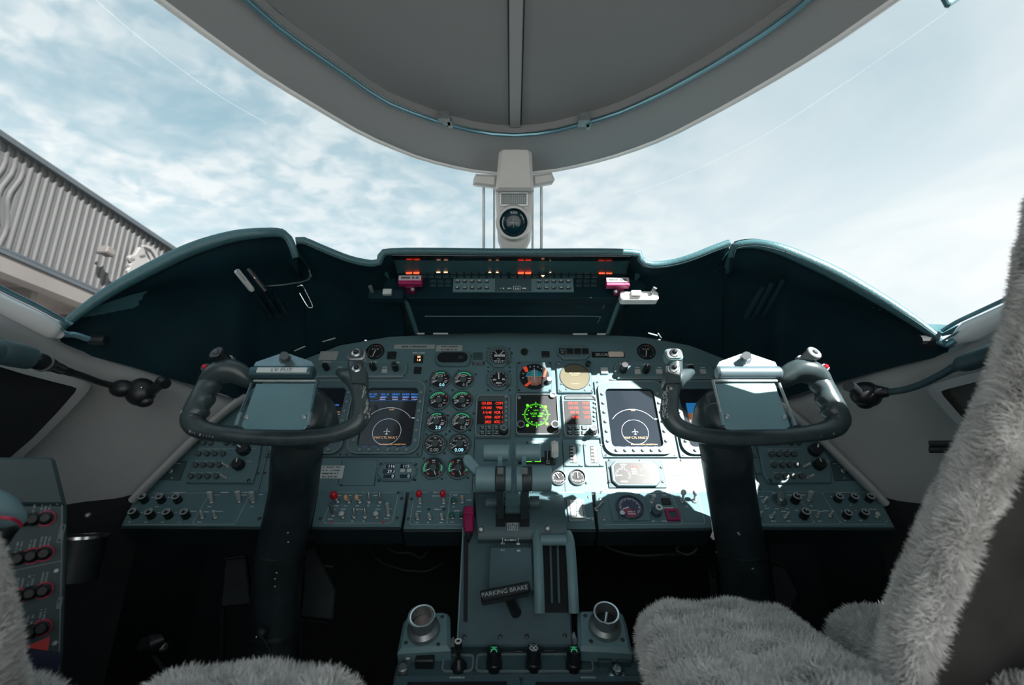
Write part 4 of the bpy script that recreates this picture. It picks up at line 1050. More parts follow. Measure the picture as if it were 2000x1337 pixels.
strip('knob_strip', 'rounded knob strip with tall pale-tipped knob above the right screens', 1199, 709, 1392, 740, [(1216, 726, .0095, .030, 'knob_black', None, None), (1260, 727, .009, .022, 'knob_black', None, 80), (1345, 727, .008, .02, 'knob_black', None, None)], [(1238, 724, 1250, 733), (1280, 724, 1292, 733), (1365, 724, 1377, 733)], 1)
t = None

# ---- large display screens
def display_unit(name, label, sc, bz, kind):
    cx, cy = (bz[0] + bz[2]) / 2, (bz[1] + bz[3]) / 2
    t = T(name, label, 'display', MAIN, cx, cy); a = t.rect(*bz); s = t.rect(*sc); Z = .012
    m = MB(); m.rrect(a[0], a[1], a[2] + .014, a[3] + .010, 0, .005, .003, .001); m.build('mounting_plate', 'bezel', t)
    O = MB.rpoly(a[0], a[1], a[2], a[3], .026, 6); I = MB.rpoly(s[0], s[1], s[2], s[3], .011, 6)
    m = MB(); m.frame(O, I, .004, Z, .003); m.build('bezel', 'bezel', t)
    m = MB(); m.line(MB.rpoly(a[0], a[1], a[2] - .002, a[3] - .002, .025, 6), .0022, Z + .0004, True); m.build('bezel_line', 'bezel_edge', t)
    m = MB(); m.rrect(s[0], s[1], s[2] + .002, s[3] + .002, .002, .0055, .011, 0, 6); scn = m.build('screen', 'screen', t)
    ks = MB(); ks.lathe(0, 0, [(.0042, 0), (.0042, .003), (.003, .0042), (0, .0046)], 10); pl = []
    yy = [s[1] + s[3] * (.5 - (k + .6) / 6.2) for k in range(6)]
    for y in yy: pl += [(s[0] + s[2] / 2 + .008, y, Z), (s[0] - s[2] / 2 - .008, y, Z)]
    for k in range(6): pl.append((s[0] + s[2] * (-.42 + .84 * k / 5), s[1] - s[3] / 2 - .008, Z))
    inst('line_key', ks, 'bezel_edge', t, pl)
    q = MB(); q.cyl(0, 0, .0025, 0, .0015, 10); inst('screw', q, 'black', t, [(a[0] + sx * a[2] / 2 * .98, a[1] - a[3] / 2 * 1.0, .005) for sx in (-1, 1)] + [(a[0] + sx * a[2] / 2 * .98, a[1] + a[3] / 2 * 1.0, .005) for sx in (-1, 1)])
    w, h = s[2], s[3]; cx, cy = s[0], s[1]; z = .0058
    if kind == 'nav':
        c = (cx + w * .0, cy - h * .24); r = w * .265
        m = MB(); m.arc(*c, r, r - .0008, 0, 360, z, 48); m.arc(*c, w * .50, w * .50 - .0009, 35, 146, z, 40); m.build('range_rings', 'white_glow', scn)
        m = MB(); p = lambda a, b: (c[0] + a * w, c[1] + b * w)
        m.line([p(0, .06), p(0, -.06)], .0012, z); m.line([p(-.055, -.004), p(0, .016), p(.055, -.004)], .0012, z); m.line([p(-.025, -.05), p(0, -.04), p(.025, -.05)], .0009, z); m.marks(*p(.47, .28), .010, .004, z, 3); m.build('aircraft_symbol', 'white_glow', scn)
        m = MB(); m.text('MAP', cx + w * .03, cy + h * .13, .0042, z); m.text('MAP CTL FAULT', cx, cy - h * .335, .0056, z, sx=.95); m.text('FMS POSITION UNCERTAIN', cx + w * .14, cy - h * .445, .0036, z); m.build('amber_text', 'amber_print', scn)
        if 'left' in label:
            m = MB()
            for i, fx in enumerate((-.38, -.15, .06, .26, .43)):
                m.marks(cx + w * fx, cy + h * .40, w * .15, .006, z, 20 + i); m.marks(cx + w * fx, cy + h * .355, w * .13, .005, z, 30 + i)
            m.line([(cx - w * .48, cy + h * .285), (cx + w * .46, cy + h * .285)], .0009, z); m.build('blue_text', 'blue_glow', scn)
            m = MB()
            for i, fx in enumerate((-.18, .06, .26, .43)): m.marks(cx + w * fx, cy + h * .325, w * .11, .0035, z, 40 + i, rows=2)
            m.build('violet_text', 'violet_glow', scn)
        m = MB()
        for k in range(5): m.marks(cx + w * (-.36 + .18 * k), cy - h * .485, w * .09, .003, z, 50 + k)
        m.build('soft_key_labels', 'blue_glow', scn)
    else:
        m = MB(); m.rrect(cx - w * .10, cy + h * .17, w * .56, h * .18, .0055, z, .002); m.build('sky_field', 'sky_glow', scn)
        m = MB(); m.rrect(cx - w * .10, cy - h * .0, w * .56, h * .16, .0055, z, .002); m.build('earth_field', 'earth_glow', scn)
        m = MB()
        f = lambda a, b: (cx + w * a, cy + h * b)
        m.line([f(.20, .105), f(.27, .115), f(.31, .09), f(.46, .088)], .0016, z + .0002); m.line([f(.27, .05), f(.46, .05)], .0016, z + .0002); m.line([f(.20, .10), f(.12, -.08)], .006, z + .0002); m.build('amber_marks', 'amber_print', scn)
        m = MB(); m.marks(*f(.26, .19), w * .06, .004, z, 3); m.marks(*f(.0, -.33), w * .2, .005, z, 4, rows=3); m.marks(*f(-.28, -.30), w * .12, .006, z, 5, rows=2); m.build('white_text', 'white_glow', scn)
        m = MB(); m.arc(*f(-.05, -.36), w * .2, w * .19, 140, 200, z); m.marks(*f(-.36, -.26), w * .13, .005, z, 7); m.build('green_arc', 'green_glow', scn)
        m = MB(); m.marks(*f(.36, .21), w * .1, .005, z, 6); m.build('blue_text', 'blue_glow', scn)
    return t
display_unit('flight_display', 'dark navigation display with white range rings, left of the engine dials', (709, 761, 812, 876), (691, 747, 826, 889), 'nav')
display_unit('flight_display', 'navigation display washed out by sunlight, right of the engine dials', (1187, 763, 1284, 876), (1173, 748, 1304, 890), 'nav')
display_unit('flight_display', 'attitude display half hidden behind the left control wheel', (564, 761, 667, 876), (546, 747, 682, 889), 'att')
display_unit('flight_display', 'attitude display half hidden behind the right control wheel', (1333, 763, 1432, 876), (1318, 748, 1449, 890), 'att')

# ---- radio tuning units and compass repeater
def radio(label, x0, x1, lines, sx):
    t = T('radio_tuning_unit', label, 'radio', MAIN, (x0 + x1) / 2, 815); a = t.rect(x0, 772, x1, 857); t.zf = .006
    m = MB(); m.rrect(a[0], a[1], a[2], a[3], 0, .006, .002, .0015); m.build('body', 'bezel', t)
    O = MB.rpoly(a[0], a[1], a[2] - .004, a[3] - .006, .010, 4); I = MB.rpoly(a[0], a[1], a[2] - .009, a[3] - .011, .008, 4)
    m = MB(); m.frame(O, I, .006, .010); m.build('bezel', 'bezel_edge', t)
    m = MB(); m.rrect(*t.rect(x0 + 4, 776, x1 - 5, 782.5), .006, .0085, .003, .001); m.build('top_bar', 'button_grey', t)
    s = t.rect(sx[0], 785, sx[1], 830.5); m = MB(); m.rrect(*s, .006, .0075, .001); sc = m.build('screen', 'black', t)
    m = MB()
    for i, (l, rt) in enumerate(lines):
        y = s[1] + s[3] * (.5 - (i + .55) / 5); m.text(l, s[0] + s[2] * .04, y, .0072, .008, 'r', .78); m.text(rt, s[0] + s[2] * .47, y, .0072, .008, 'r', .78)
    m.build('red_digits', 'red_glow', sc)
    q = MB(); q.lathe(0, 0, [(.0035, 0), (.0035, .003), (.002, .004)], 10); inst('line_key', q, 'bezel_edge', t, [(*t.L(x1 - 8.5, 788 + i * 8.8), .006) for i in range(5)] + [(*t.L(x1 - 9, 778), .008)])
    for r_ in range(2):
        for c in range(3): button(t, x0 + 9.5 + c * 14, 833 + r_ * 10.5, x0 + 19 + c * 14, 841 + r_ * 10.5, 'button_black', .003, 'key', .006)
    q = MB()
    for r_ in range(2):
        for c in range(3): q.marks(*t.L(x0 + 14.2 + c * 14, 837 + r_ * 10.5), .008, .0028, .0094, r_ * 3 + c, rows=2)
    q.build('key_print', 'grey_print', t)
    k = knob(t, x1 - 13, 846, .0105, .014, 'knob_black', 'tuning_knob', .006); m = MB(); x, y = t.L(x1 - 13, 846); m.lathe(x, y, [(.007, .020), (.007, .030), (.006, .032)], 16); kk = m.build('inner_knob', 'button_grey', k); m = MB(); m.ring(x, y, .0075, .0052, .0315, .0328, 18); m.build('knob_ring', 'bezel_edge', k)
radio('radio tuning unit with five lines of red digits, left of the green compass', 928, 997, [('121.850', 'COM'), ('119.000', '*PRE'), ('114.40', 'VOR 1'), ('0700', 'ADF 1'), ('2023', 'ATC 1')], (933, 983))
radio('sunlit radio tuning unit with four lines of red digits, right of the green compass', 1098, 1169, [('124.170', 'COM'), ('127.345', '*PRE'), ('109.10', 'LOC'), ('0700', 'ADF')], (1102, 1153))
t = T('compass_repeater', 'square black display with a green glowing compass rose', 'display', MAIN, 1048, 812); a = t.rect(1006, 771, 1092, 853)
m = MB(); m.rrect(*a, 0, .006, .003, .0015); m.build('body', 'bezel', t)
m = MB(); m.frame(MB.rpoly(a[0], a[1], a[2] - .004, a[3] - .004, .009, 4), MB.rpoly(a[0], a[1], a[2] - .009, a[3] - .009, .007, 4), .006, .011); m.build('bezel', 'bezel_edge', t)
m = MB(); m.rrect(a[0], a[1], a[2] - .009, a[3] - .009, .006, .0075, .005); sc = m.build('screen', 'black', t)
c = t.L(1047, 812); r = 24 * t.k; m = MB()
for k in range(72): m.tick(*c, k * 5, r * (.90 if k % 2 else .84), r, r * .03, .008)
for k in range(12): m.marks(c[0] + r * .74 * math.cos(k * math.pi / 6), c[1] + r * .74 * math.sin(k * math.pi / 6), r * .14, r * .10, .008, k)
for a_ in (90, 0, 180, 270): m.tick(*c, a_, r * 1.0, r * 1.15, r * .06, .008)
for px, py in ((1030, 794), (1065, 797), (1030, 833), (1068, 830)): m.cyl(*t.L(px, py), r * .13, .0075, .008, 8)
m.text('HDG', c[0], c[1] + r * .38, r * .13, .008); m.text('VOR 108', c[0] + r * .05, c[1] + r * .08, r * .20, .008); m.text('NM', c[0] - r * .2, c[1] - r * .16, r * .14, .008); m.marks(c[0] + r * .3, c[1] - r * .14, r * .4, r * .14, .008, 9)
m.build('compass_rose', 'green_glow', sc)
for px, py in ((1017, 836), (1083, 836)):
    k = knob(t, px, py, .0095, .016, 'knob_black', 'selector_knob', .007); m = MB(); x, y = t.L(px, py); m.ring(x, y, .0095, .0072, .0225, .024, 20); m.build('knob_ring', 'bezel_edge', k)
m = MB(); x, y = t.L(1079, 775); m.ring(x, y, .008, .0055, .008, .013, 18); m.cyl(x, y, .0055, .008, .011, 14); m.build('photo_sensor', 'bezel_edge', t)
m = MB(); m.cyl(*t.L(1014, 780), .0045, .008, .012, 12, .001); m.build('corner_screw', 'bezel_edge', t)

# ---- lower row of the main panel
t = T('fuel_display', 'octagonal digital readout unit showing 116, 115 and 29.1', 'display', MAIN, 776, 922); t.zf = 0
m = MB(); m.prism(octa(738, 904, 815, 940, t, .34), 0, .006, .0015); m.build('bezel', 'panel', t)
m = MB(); m.line(octa(740, 906, 813, 938, t, .34), .001, .0064, True); m.build('bezel_line', 'panel_dark', t)
q = MB()
for b in ((755, 908, 772, 916), (783, 908, 800, 916), (749, 918, 772, 926), (750, 928, 772, 935), (782, 928, 803, 935)): q.rrect(*t.rect(*b), .006, .0066)
q.build('readout_window', 'compass', t, kind='stuff')
q = MB()
for s, x, y in (('116', 772, 912), ('115', 800, 912), ('29.1', 771, 922), ('0', 770, 931.5), ('0', 801, 931.5)): q.text(s, *t.L(x, y), .0072, .0070, 'r')
q.build('readout', 'white_glow', t)
for b in ((783, 917, 792, 924), (796, 917, 805, 924)): button(t, *b, 'button_pale', .003, 'push_button', .006)
screw(t, [(743, 906), (812, 907), (741, 938), (809, 936)], .003)
# twin vertical scales
for i, (x0, x1, lb) in enumerate(((1100, 1137, 'vertical strip indicator with pale tape, nearer the landing gear lever'), (1141, 1177, 'vertical strip indicator with printed side scale, nearer the right screen'))):
    t = T('strip_indicator', lb, 'gauge', MAIN, (x0 + x1) / 2, 889); t.zf = .004
    m = MB(); m.rrect(*t.rect(x0, 867, x1, 911), 0, .004, .001, .001); m.build('plate', 'panel', t)
    m = MB(); m.rrect(*t.rect(x0 + 12, 872, x0 + 26, 905), .004, .0046, .001); m.build('window', 'black', t)
    m = MB(); m.rrect(*t.rect(x0 + 19, 873, x0 + 25, 904), .0046, .0052); m.build('tape', 'placard', t)
    q = MB()
    for k in range(5): q.marks(*t.L(x0 + 15.5, 876 + k * 6.5), .005, .0035, .0050, k); q.line([t.L(x0 + 18, 876 + k * 6.5), t.L(x0 + 21, 876 + k * 6.5)], .001, .0056)
    if i:
        for k in range(3): q.marks(*t.L(x0 + 5, 880 + k * 9), .008, .003, .0044, 20 + k)
    q.build('scale_marks', 'white_print', t); screw(t, [(x0 + 3, 870), (x1 - 3, 870), (x0 + 5, 908), (x1 - 5, 908)], .0026, 'steel_dull')
for px, py, r, lb in ((1091, 933, 13.5, 'small sunlit pressure dial right of the thrust levers'), (1128, 932, 14.5, 'small black dial beside the sunlit pressure dial')):
    t = dial_base('small_gauge', lb, px, py, r, bez='steel_dull'); ticked(t, 215, -35, 20, .6, .88, 5, .05, extra=lambda m: m.marks(0, -t.R * .5, t.R * .8, t.R * .18, .0022, 4)); needle(t, 120 if r < 14 else 92, .75, .1)
# cabin pressure instrument
t = T('cabin_altitude_indicator', 'wide black twin cabin dial with red 0.0 digits', 'gauge', MAIN, 1241, 927); t.zf = .003
m = MB(); m.rrect(*t.rect(1186, 900, 1297, 953), 0, .003, .001, .001); m.build('plate', 'panel_dark', t)
m = MB(); m.prism(octa(1193, 902, 1287, 951, t, .2), .003, .010, .002); m.build('bezel', 'bezel', t)
a = t.rect(1199, 906, 1281, 947); m = MB(); m.rrect(*a, .010, .0106, .012, 0, 5); m.build('window', 'dial', t)
q = MB()
for cx_, a0, a1 in ((1215, 185, -30), (1259, 130, -110)):
    c = t.L(cx_, 931); r = 15 * t.k
    for k in range(16): q.tick(*c, lerp(a0, a1, k / 15), r * (.72 if k % 3 == 0 else .82), r, r * .06, .0110)
    q.tick(*c, 180, r * .1, r * .85, r * .12, .0112); q.text('CABIN', *t.L(cx_, 910), .0036, .0110); q.text('ALT' if cx_ < 1230 else 'RATE', *t.L(cx_, 914), .0036, .0110)
q.marks(*t.L(1237, 923), .012, .0035, .0110, 3, rows=3); q.marks(*t.L(1217, 943), .018, .003, .0110, 5); q.marks(*t.L(1274, 930), .010, .003, .0110, 6, rows=2); q.build('scale_marks', 'white_print', t)
q = MB(); q.text('0.0', *t.L(1237, 915), .0075, .0112, sx=1.2); q.build('red_digits', 'red_glow', t); screw(t, [(1190, 914), (1190, 941), (1291, 913), (1294, 941)], .003)
# landing gear lever
t = T('landing_gear_lever', 'landing gear lever with ribbed white wheel-shaped knob', 'lever', MAIN, 1076, 890)
m = MB(); m.rrect(*t.rect(1064, 880, 1084, 908), 0, .003, .001, .001); m.build('slot_plate', 'button_black', t)
m = MB(); x, y = t.L(1072, 889); m.line([t.L(1069, 880), t.L(1069, 900)], .0012, .0034); m.marks(*t.L(1070, 903), .008, .003, .0034, 2, rows=2); m.build('slot_marks', 'grey_print', t)
x, y = t.L(1081, 888); m = MB(); m.tube([(x, y - .02, .002), (x, y, .03)], .004, 8); m.build('stalk', 'lever_dark', t)
for k in range(4):
    m = MB(); xx = x - .0057 + k * .0038; m.tube([(xx - .0018, y, .034), (xx + .0018, y, .034)], .0195 - (.0018 if k in (0, 3) else 0), 18, up=(0, 1, 0)); m.build('wheel_rib', 'white_plastic', t)
m = MB(); m.rrect(0, 0, 11 * IP.k, 3.4 * IP.k, 0, .002, .0006); inst('green_gear_light', m, 'green_glow', IP, [(*IP.L(1033, 901), .003), (*IP.L(1050, 901), .003)])
m = MB(); m.rrect(*IP.rect(1012, 893, 1072, 906), 0, .003, .001); m.build('gear_light_window', 'black', IP)

# ---- audio panels at both sides
def audio(label, S):
    R_ = S > 0
    t = T('audio_panel', label, 'control panel', MAIN, 1545 if R_ else 440, 902)
    face = [(1474, 859), (1592, 858), (1618, 900), (1622, 944), (1500, 945), (1490, 930)] if R_ else [(396, 858), (515, 860), (505, 915), (495, 945), (365, 944), (371, 930)]
    m = MB(); m.prism([t.L(*p) for p in face], 0, .008, .002); m.build('face', 'panel', t); t.zf = .008
    bs = MB(); bs.lathe(0, 0, [(.0062, 0), (.0062, .008), (.0048, .0092), (0, .0095)], 14)
    rows = ((868, (1498, 1512, 1541, 1556)), (890, (1503, 1517, 1532, 1546)), (911, (1508, 1524, 1538, 1552)), (933, (1515, 1530, 1545, 1561))) if R_ else ((868, (402, 416, 447, 461)), (889, (393, 409, 424, 440)), (911, (387, 402, 417, 433)), (933, (378, 394, 410, 427)))
    inst('volume_button', bs, 'button_grey', t, [(*t.L(x, y), .008) for y, xs in rows for x in xs])
    kn = ((1586, 883), (1594, 911)) if R_ else ((481, 882), (471, 911)); tg = ((1569, 912), (1576, 934)) if R_ else ((447, 912), (443, 934))
    knob(t, *kn[0], .0145, .017, 'knob_black', 'selector_knob', .008, pointer=150 if not R_ else 60); knob(t, *kn[1], .0130, .017, 'knob_black', 'selector_knob', .008, pointer=95)
    for p in tg: toggle(t, *p, .014, .002, .006 if R_ else -.006, .0022, z0=.008)
    q = MB()
    for y, xs in rows:
        for k, x in enumerate(xs): q.marks(*t.L(x + (-2 if R_ else 2), y - 8), .010, .0026, .0085, k + int(y))
    x0, x1 = rows[0][1][0], rows[0][1][3]; q.line([t.L(x0 - 5, 878), t.L(x1 + 4, 878)], .0008, .0085)
    q.marks(*t.L(kn[0][0] - 8, kn[0][1] - 19), .018, .0026, .0085, 2); q.marks(*t.L(kn[1][0], kn[1][1] - 12), .016, .0026, .0085, 3); q.marks(*t.L(kn[0][0] + 18, kn[0][1] - 4), .010, .0026, .0085, 4); q.marks(*t.L(kn[1][0] + 18, kn[1][1] - 8), .012, .0026, .0085, 5); q.build('printed_legend', 'grey_print', t)
    screw(t, [(1478, 866), (1501, 940)] if R_ else [(508, 864), (489, 940)], .0045)
    u = T('switch_plate', 'small dark switch plate outboard of the %s audio panel' % ('right' if R_ else 'left'), 'control panel', MAIN, 1642 if R_ else 335, 922); u.zf = .003
    m = MB(); m.prism([u.L(*p) for p in ([(1622, 901), (1654, 901), (1680, 938), (1630, 939)] if R_ else [(335, 900), (366, 900), (352, 938), (308, 937)])], 0, .003, .001); m.build('face', 'panel_dark', u)
    c_ = 1645 if R_ else 335
    toggle(u, c_, 920, .014, .004, 0, .0022, 'steel_dull', z0=.003)
    q = MB(); q.marks(*u.L(c_ + (-8 if R_ else 8), 906), .028, .003, .0035, 3); q.marks(*u.L(c_ + (-6 if R_ else 6), 911), .008, .0026, .0035, 4); q.marks(*u.L(c_ + 2, 934), .006, .0026, .0035, 5); q.build('printed_legend', 'grey_print', u)
audio('audio control panel with rows of round buttons, left of the left column', -1)
audio('audio control panel with rows of round buttons, right of the right column', 1)
# ================================================================== lower switch panels (tilted sub-panels)
def subpanel(label, pts, px):
    t = T('switch_console', label, 'switch panel', SUB, px, 995, 'tilted switch panels below the main panel'); t.zf = .003
    m = MB(); m.prism([t.L(*p) for p in pts], -.010, .003, .0015); m.build('face', 'panel', t)
    m = MB(); a, b = t.L(*pts[-1]), t.L(*pts[-2])
    m.prism([(a[0], a[1] - .0005), (b[0], b[1] - .0005), (b[0], b[1] - .006), (a[0], a[1] - .006)], -.05, .001, .001); m.build('front_lip', 'lip_dark', t)
    return t
Z3 = .0034
def border(t, pts, w=.0011):
    q = MB(); q.line([t.L(*p) for p in pts], w, Z3); return q.build('border_line', 'grey_print', t)
def legends(t, items, mt='white_print'):
    q = MB()
    for i, (px, py, w) in enumerate(items): q.marks(*t.L(px, py), w, .0027, Z3, i + int(px))
    return q.build('printed_legend', mt, t)
def ringknobs(t, pts, r=.0085, h=.017):
    for px, py in pts: knob(t, px, py, r, h, 'knob_black', 'knob', .003, ring='knob_ring', pointer=60)
# far left
t = subpanel('switch panel with seven ringed knobs at the far left', [(270, 961), (530, 961), (518, 1029), (238, 1027)], 400)
ringknobs(t, [(285, 980), (318, 980), (350, 980), (266, 1009), (298, 1010), (332, 1010), (366, 1010)])
border(t, [(300, 964), (410, 964)]); border(t, [(407, 972), (377, 1022)]); border(t, [(488, 970), (463, 1018), (457, 1025), (247, 1026)]); border(t, [(378, 1022), (381, 1026)])
for p in ((414, 981), (468, 980), (495, 981)): toggle(t, *p, .024, .007, 0, .0030, flat=True, z0=.003)
for p in ((396, 1011), (421, 1011)): toggle(t, *p, .015, .006, -.002, .0024, z0=.003)
t.zf = .003; screw(t, [(508, 1014)], .004)
legends(t, [(350, 963, .03), (440, 963, .018), (479, 963, .012), (425, 968, .010), (478, 968, .012), (511, 967, .010), (410, 991, .008), (493, 991, .008), (308, 991, .007), (391, 1021, .009), (404, 1001, .012), (427, 1000, .022), (379, 1000, .012), (254, 1021, .006), (286, 1021, .006), (319, 1021, .006), (352, 1021, .006), (299, 973, .005), (331, 973, .005), (279, 1002, .005), (312, 1002, .005), (344, 1002, .005)])
# electrical
t = subpanel('switch panel with one red ball, two tan levers and silver toggles', [(622, 961), (794, 961), (783, 1029), (609, 1029)], 702)
border(t, [(655, 963), (702, 963)]); border(t, [(728, 963), (779, 963), (767, 1018), (762, 1023), (637, 1023), (632, 1019), (646, 985)])
toggle(t, 660, 980, .016, .003, -.006, cap='red_knob', capr=.0085, z0=.003)
for p in ((682, 981), (703, 981)): toggle(t, *p, .012, .002, -.005, cap='tan_knob', capr=.0058, capsq=(.85, 1.1, 1.2), z0=.003)
for p in ((721, 981), (742, 981)): toggle(t, *p, .020, .010, 0, .0027, 'steel_dull', z0=.003)
toggle(t, 651, 1007, .022, .012, -.004, .0032, 'steel_dull', flat=True, z0=.003); toggle(t, 759, 1006, .022, .012, -.002, .0032, 'steel', flat=True, z0=.003)
for p in ((670, 1010), (736, 1010)): toggle(t, *p, .009, .001, -.001, cap='white_knob', capr=.0062, capsq=(1.05, 1, .8), z0=.003, name='push_button')
for p in ((692, 1010), (713, 1010)): toggle(t, *p, .018, .009, 0, .0027, 'steel_dull', z0=.003)
legends(t, [(664, 969, .007), (684, 969, .007), (704, 969, .007), (735, 969, .010), (656, 989, .012), (676, 989, .006), (698, 989, .006), (719, 989, .006), (740, 989, .006), (653, 996, .008), (672, 996, .011), (705, 996, .02), (738, 996, .011), (763, 995, .005), (646, 1015, .010), (688, 1019, .006), (710, 1019, .006), (755, 1014, .009)])
q = MB(); q.text('ELECTRICAL', *t.L(716, 962.8), .0028, Z3); q.build('lettering', 'white_print', t)
m = MB(); m.ring(0, 0, .0032, .0014, 0, .001, 12); inst('red_ring_mark', m, 'red_print', t, [(*t.L(648, 1021), .003), (*t.L(749, 1021), .003)])
screw(t, [(785, 975), (776, 1013), (627, 1014), (778, 964)], .0035)
# hydraulic / anti-ice, beside the quadrant
t = subpanel('switch panel with two red balls and green knobs, left of the thrust levers', [(800, 961), (925, 961), (925, 1033), (788, 1033)], 858)
border(t, [(812, 963), (836, 963)]); border(t, [(856, 963), (877, 963), (880, 967), (873, 1023), (870, 1026), (803, 1026), (800, 1022), (807, 985)]); border(t, [(918, 963), (882, 963), (879, 967)]); border(t, [(873, 1020), (876, 1026), (915, 1026)])
for p in ((821, 982), (867, 982)): toggle(t, *p, .022, .005, -.001, cap='red_knob', capr=.0075, capsq=(.9, 1, 1.3), z0=.003)
for p in ((816, 1013), (840, 1013), (864, 1013)): toggle(t, *p, .012, .004, -.002, .0026, 'steel', z0=.003)
for p in ((887, 982), (884, 1011)): toggle(t, *p, .006, .001, -.001, cap='green_knob', capr=.006, capsq=(1, 1, .8), z0=.003, name='push_button')
toggle(t, 903, 981, .012, .004, 0, cap='tan_knob', capr=.003, z0=.003)
toggle(t, 902, 1011, .006, .001, 0, cap='green_knob', capr=.006, z0=.003, name='push_button')
legends(t, [(852, 963, .012), (852, 970, .02), (819, 991, .008), (864, 991, .008), (818, 1000, .011), (854, 996, .016), (814, 1022, .007), (838, 1022, .007), (862, 1022, .007), (889, 968, .010), (903, 969, .004), (886, 991, .006), (894, 999, .015), (883, 1021, .007), (916, 978, .011)])
screw(t, [(804, 976), (798, 1015), (838, 996), (868, 996)], .0034)
# trim panel right of the quadrant
t = subpanel('sunlit trim indicator panel right of the thrust levers', [(1060, 961), (1155, 961), (1163, 1033), (1060, 1033)], 1120)
border(t, [(1090, 963), (1140, 963)]); m = MB(); m.rrect(*t.rect(1108, 977, 1142, 1020), .003, .007, .002, .001); m.build('trim_bezel', 'bezel_edge', t)
m = MB(); m.rrect(*t.rect(1113, 979, 1138, 1017), .007, .0074, .001); m.build('trim_window', 'button_black', t)
m = MB(); m.rrect(*t.rect(1114, 980, 1137, 1016), .0074, .0078); m.build('trim_card', 'placard_pale', t)
m = MB()
for k in range(9): m.line([t.L(1120, 984 + k * 3.2), t.L(1131, 984 + k * 3.2)], .0012, .0082)
m.line([t.L(1125.5, 984), t.L(1125.5, 1012)], .0012, .0082); m.build('trim_scale', 'panel_dark', t)
legends(t, [(1125, 963, .03), (1100, 967, .008)]); screw(t, [(1150, 972), (1157, 1015)], .0036, 'steel_dull')
# pressurisation
t = subpanel('pressurization switch panel with shaded dial and magenta guard', [(1162, 961), (1381, 961), (1390, 1031), (1169, 1033)], 1270)
q = MB(); q.text('PRESSURIZATION', *t.L(1238, 962.8), .0030, Z3); q.build('lettering', 'white_print', t)
border(t, [(1164, 963), (1218, 963)]); border(t, [(1258, 963), (1308, 963), (1311, 967), (1332, 1020), (1330, 1025), (1180, 1026)]); border(t, [(1314, 966), (1318, 963), (1356, 963), (1362, 966), (1376, 1020), (1374, 1024), (1332, 1024)])
m = MB(); m.prism([t.L(1186, 967), t.L(1256, 966), t.L(1272, 1018), t.L(1196, 1020)], .003, .006, .001); m.build('dial_plate', 'panel', t)
x, y = t.L(1229, 994); R = 25 * t.k
m = MB(); m.lathe(x, y, [(R * 1.08, .006), (R * 1.08, .010), (R, .0115), (R * .97, .007)], 40); dlb = m.build('dial_bezel', 'panel_dark', t)
m = MB(); m.cyl(x, y, R * .98, .006, .008, 40); m.build('dial_face', 'violet_dial' if 'violet_dial' in MATS else 'dial', dlb)
m = MB(); m.prism([(x - R * .62, y - R * .1), (x - R * .05, y - R * .1), (x + R * .45, y - R * .72), (x + R * .2, y - R * .9), (x - R * .3, y - R * .88)], .008, .0084); m.build('dial_red_sector', 'red_sector', dlb)
m = MB()
for k in range(26): m.tick(x, y, 205 - k * 10, R * (.62 if k % 3 == 0 else .7), R * .82, R * .05, .0087)
m.tick(x, y, 200, R * .1, R * .6, R * .1, .0090); m.marks(x + R * .05, y - R * .55, R * .6, R * .12, .0088, 3, rows=2); m.build('dial_marks', 'white_print', dlb)
knob(t, 1213, 1013, .0062, .016, 'steel', 'setting_knob', .006)
toggle(t, 1166, 996, .022, .003, .012, .0026, 'steel_dull', z0=.003)
toggle(t, 1273, 981, .014, .004, .003, cap='white_knob', capr=.0048, z0=.003)
button(t, 1292, 975, 1309, 987, 'button_black', .004, 'push_button', .003)
knob(t, 1281, 1003, .0115, .012, 'panel_dark', 'rotary_knob', .003); m = MB(); xx, yy = t.L(1285, 999); m.ring(xx, yy, .0075, .0035, .015, .0165, 20); m.build('rotary_ring', 'white_print', t)
m = MB(); a = t.rect(1300, 997, 1326, 1019); m.frame(MB.rpoly(*a, .002, 2), MB.rpoly(a[0], a[1], a[2] * .55, a[3] * .55, .001, 2), .003, .008); g = m.build('button_guard', 'magenta', t)
m = MB(); m.rrect(a[0], a[1], a[2] * .55, a[3] * .55, .003, .006); m.build('guarded_button', 'panel_dark', t)
for p in ((1333, 980), (1356, 980)): toggle(t, *p, .022, .006, -.001, cap='white_knob', capr=.0060, z0=.003)
legends(t, [(1270, 967, .010), (1297, 968, .010), (1305, 993, .022), (1275, 1019, .008), (1297, 1019, .009), (1341, 991, .006), (1331, 962, .018), (1271, 999, .008)])
screw(t, [(1175, 963), (1190, 971), (1263, 1015), (1180, 1015), (1172, 976)], .0040, 'steel_dull')
# far right
t = subpanel('switch panel with ringed knobs and a silver rotary at the far right', [(1472, 961), (1712, 964), (1746, 1030), (1484, 1030)], 1610)
border(t, [(1476, 961), (1600, 962), (1606, 967), (1640, 1022), (1636, 1026)]); border(t, [(1604, 965), (1608, 962), (1690, 963)]); border(t, [(1486, 1025), (1586, 1025), (1588, 1019), (1560, 972)]); border(t, [(1588, 1020), (1592, 1025), (1637, 1025), (1641, 1020), (1646, 1025), (1728, 1025), (1731, 1018)])
x, y = t.L(1520, 981); m = MB(); m.lathe(x, y, [(.0165, .003), (.0165, .008), (.014, .010), (.0, .010)], 26); rk = m.build('rotary_selector', 'panel_dark', t); m = MB(); m.ring(x, y, .0180, .0160, .003, .0065, 28); m.build('knob_ring', 'bezel_edge', rk)
m = MB(); m.prism(MB.rpoly(0, 0, .010, .030, .005, 4), .010, .026, .002); m.xform(lambda v: Vector((x + v.x * math.cos(-.45) - v.y * math.sin(-.45), y + v.x * math.sin(-.45) + v.y * math.cos(-.45), v.z))); m.build('knob_blade', 'steel_dull', rk)
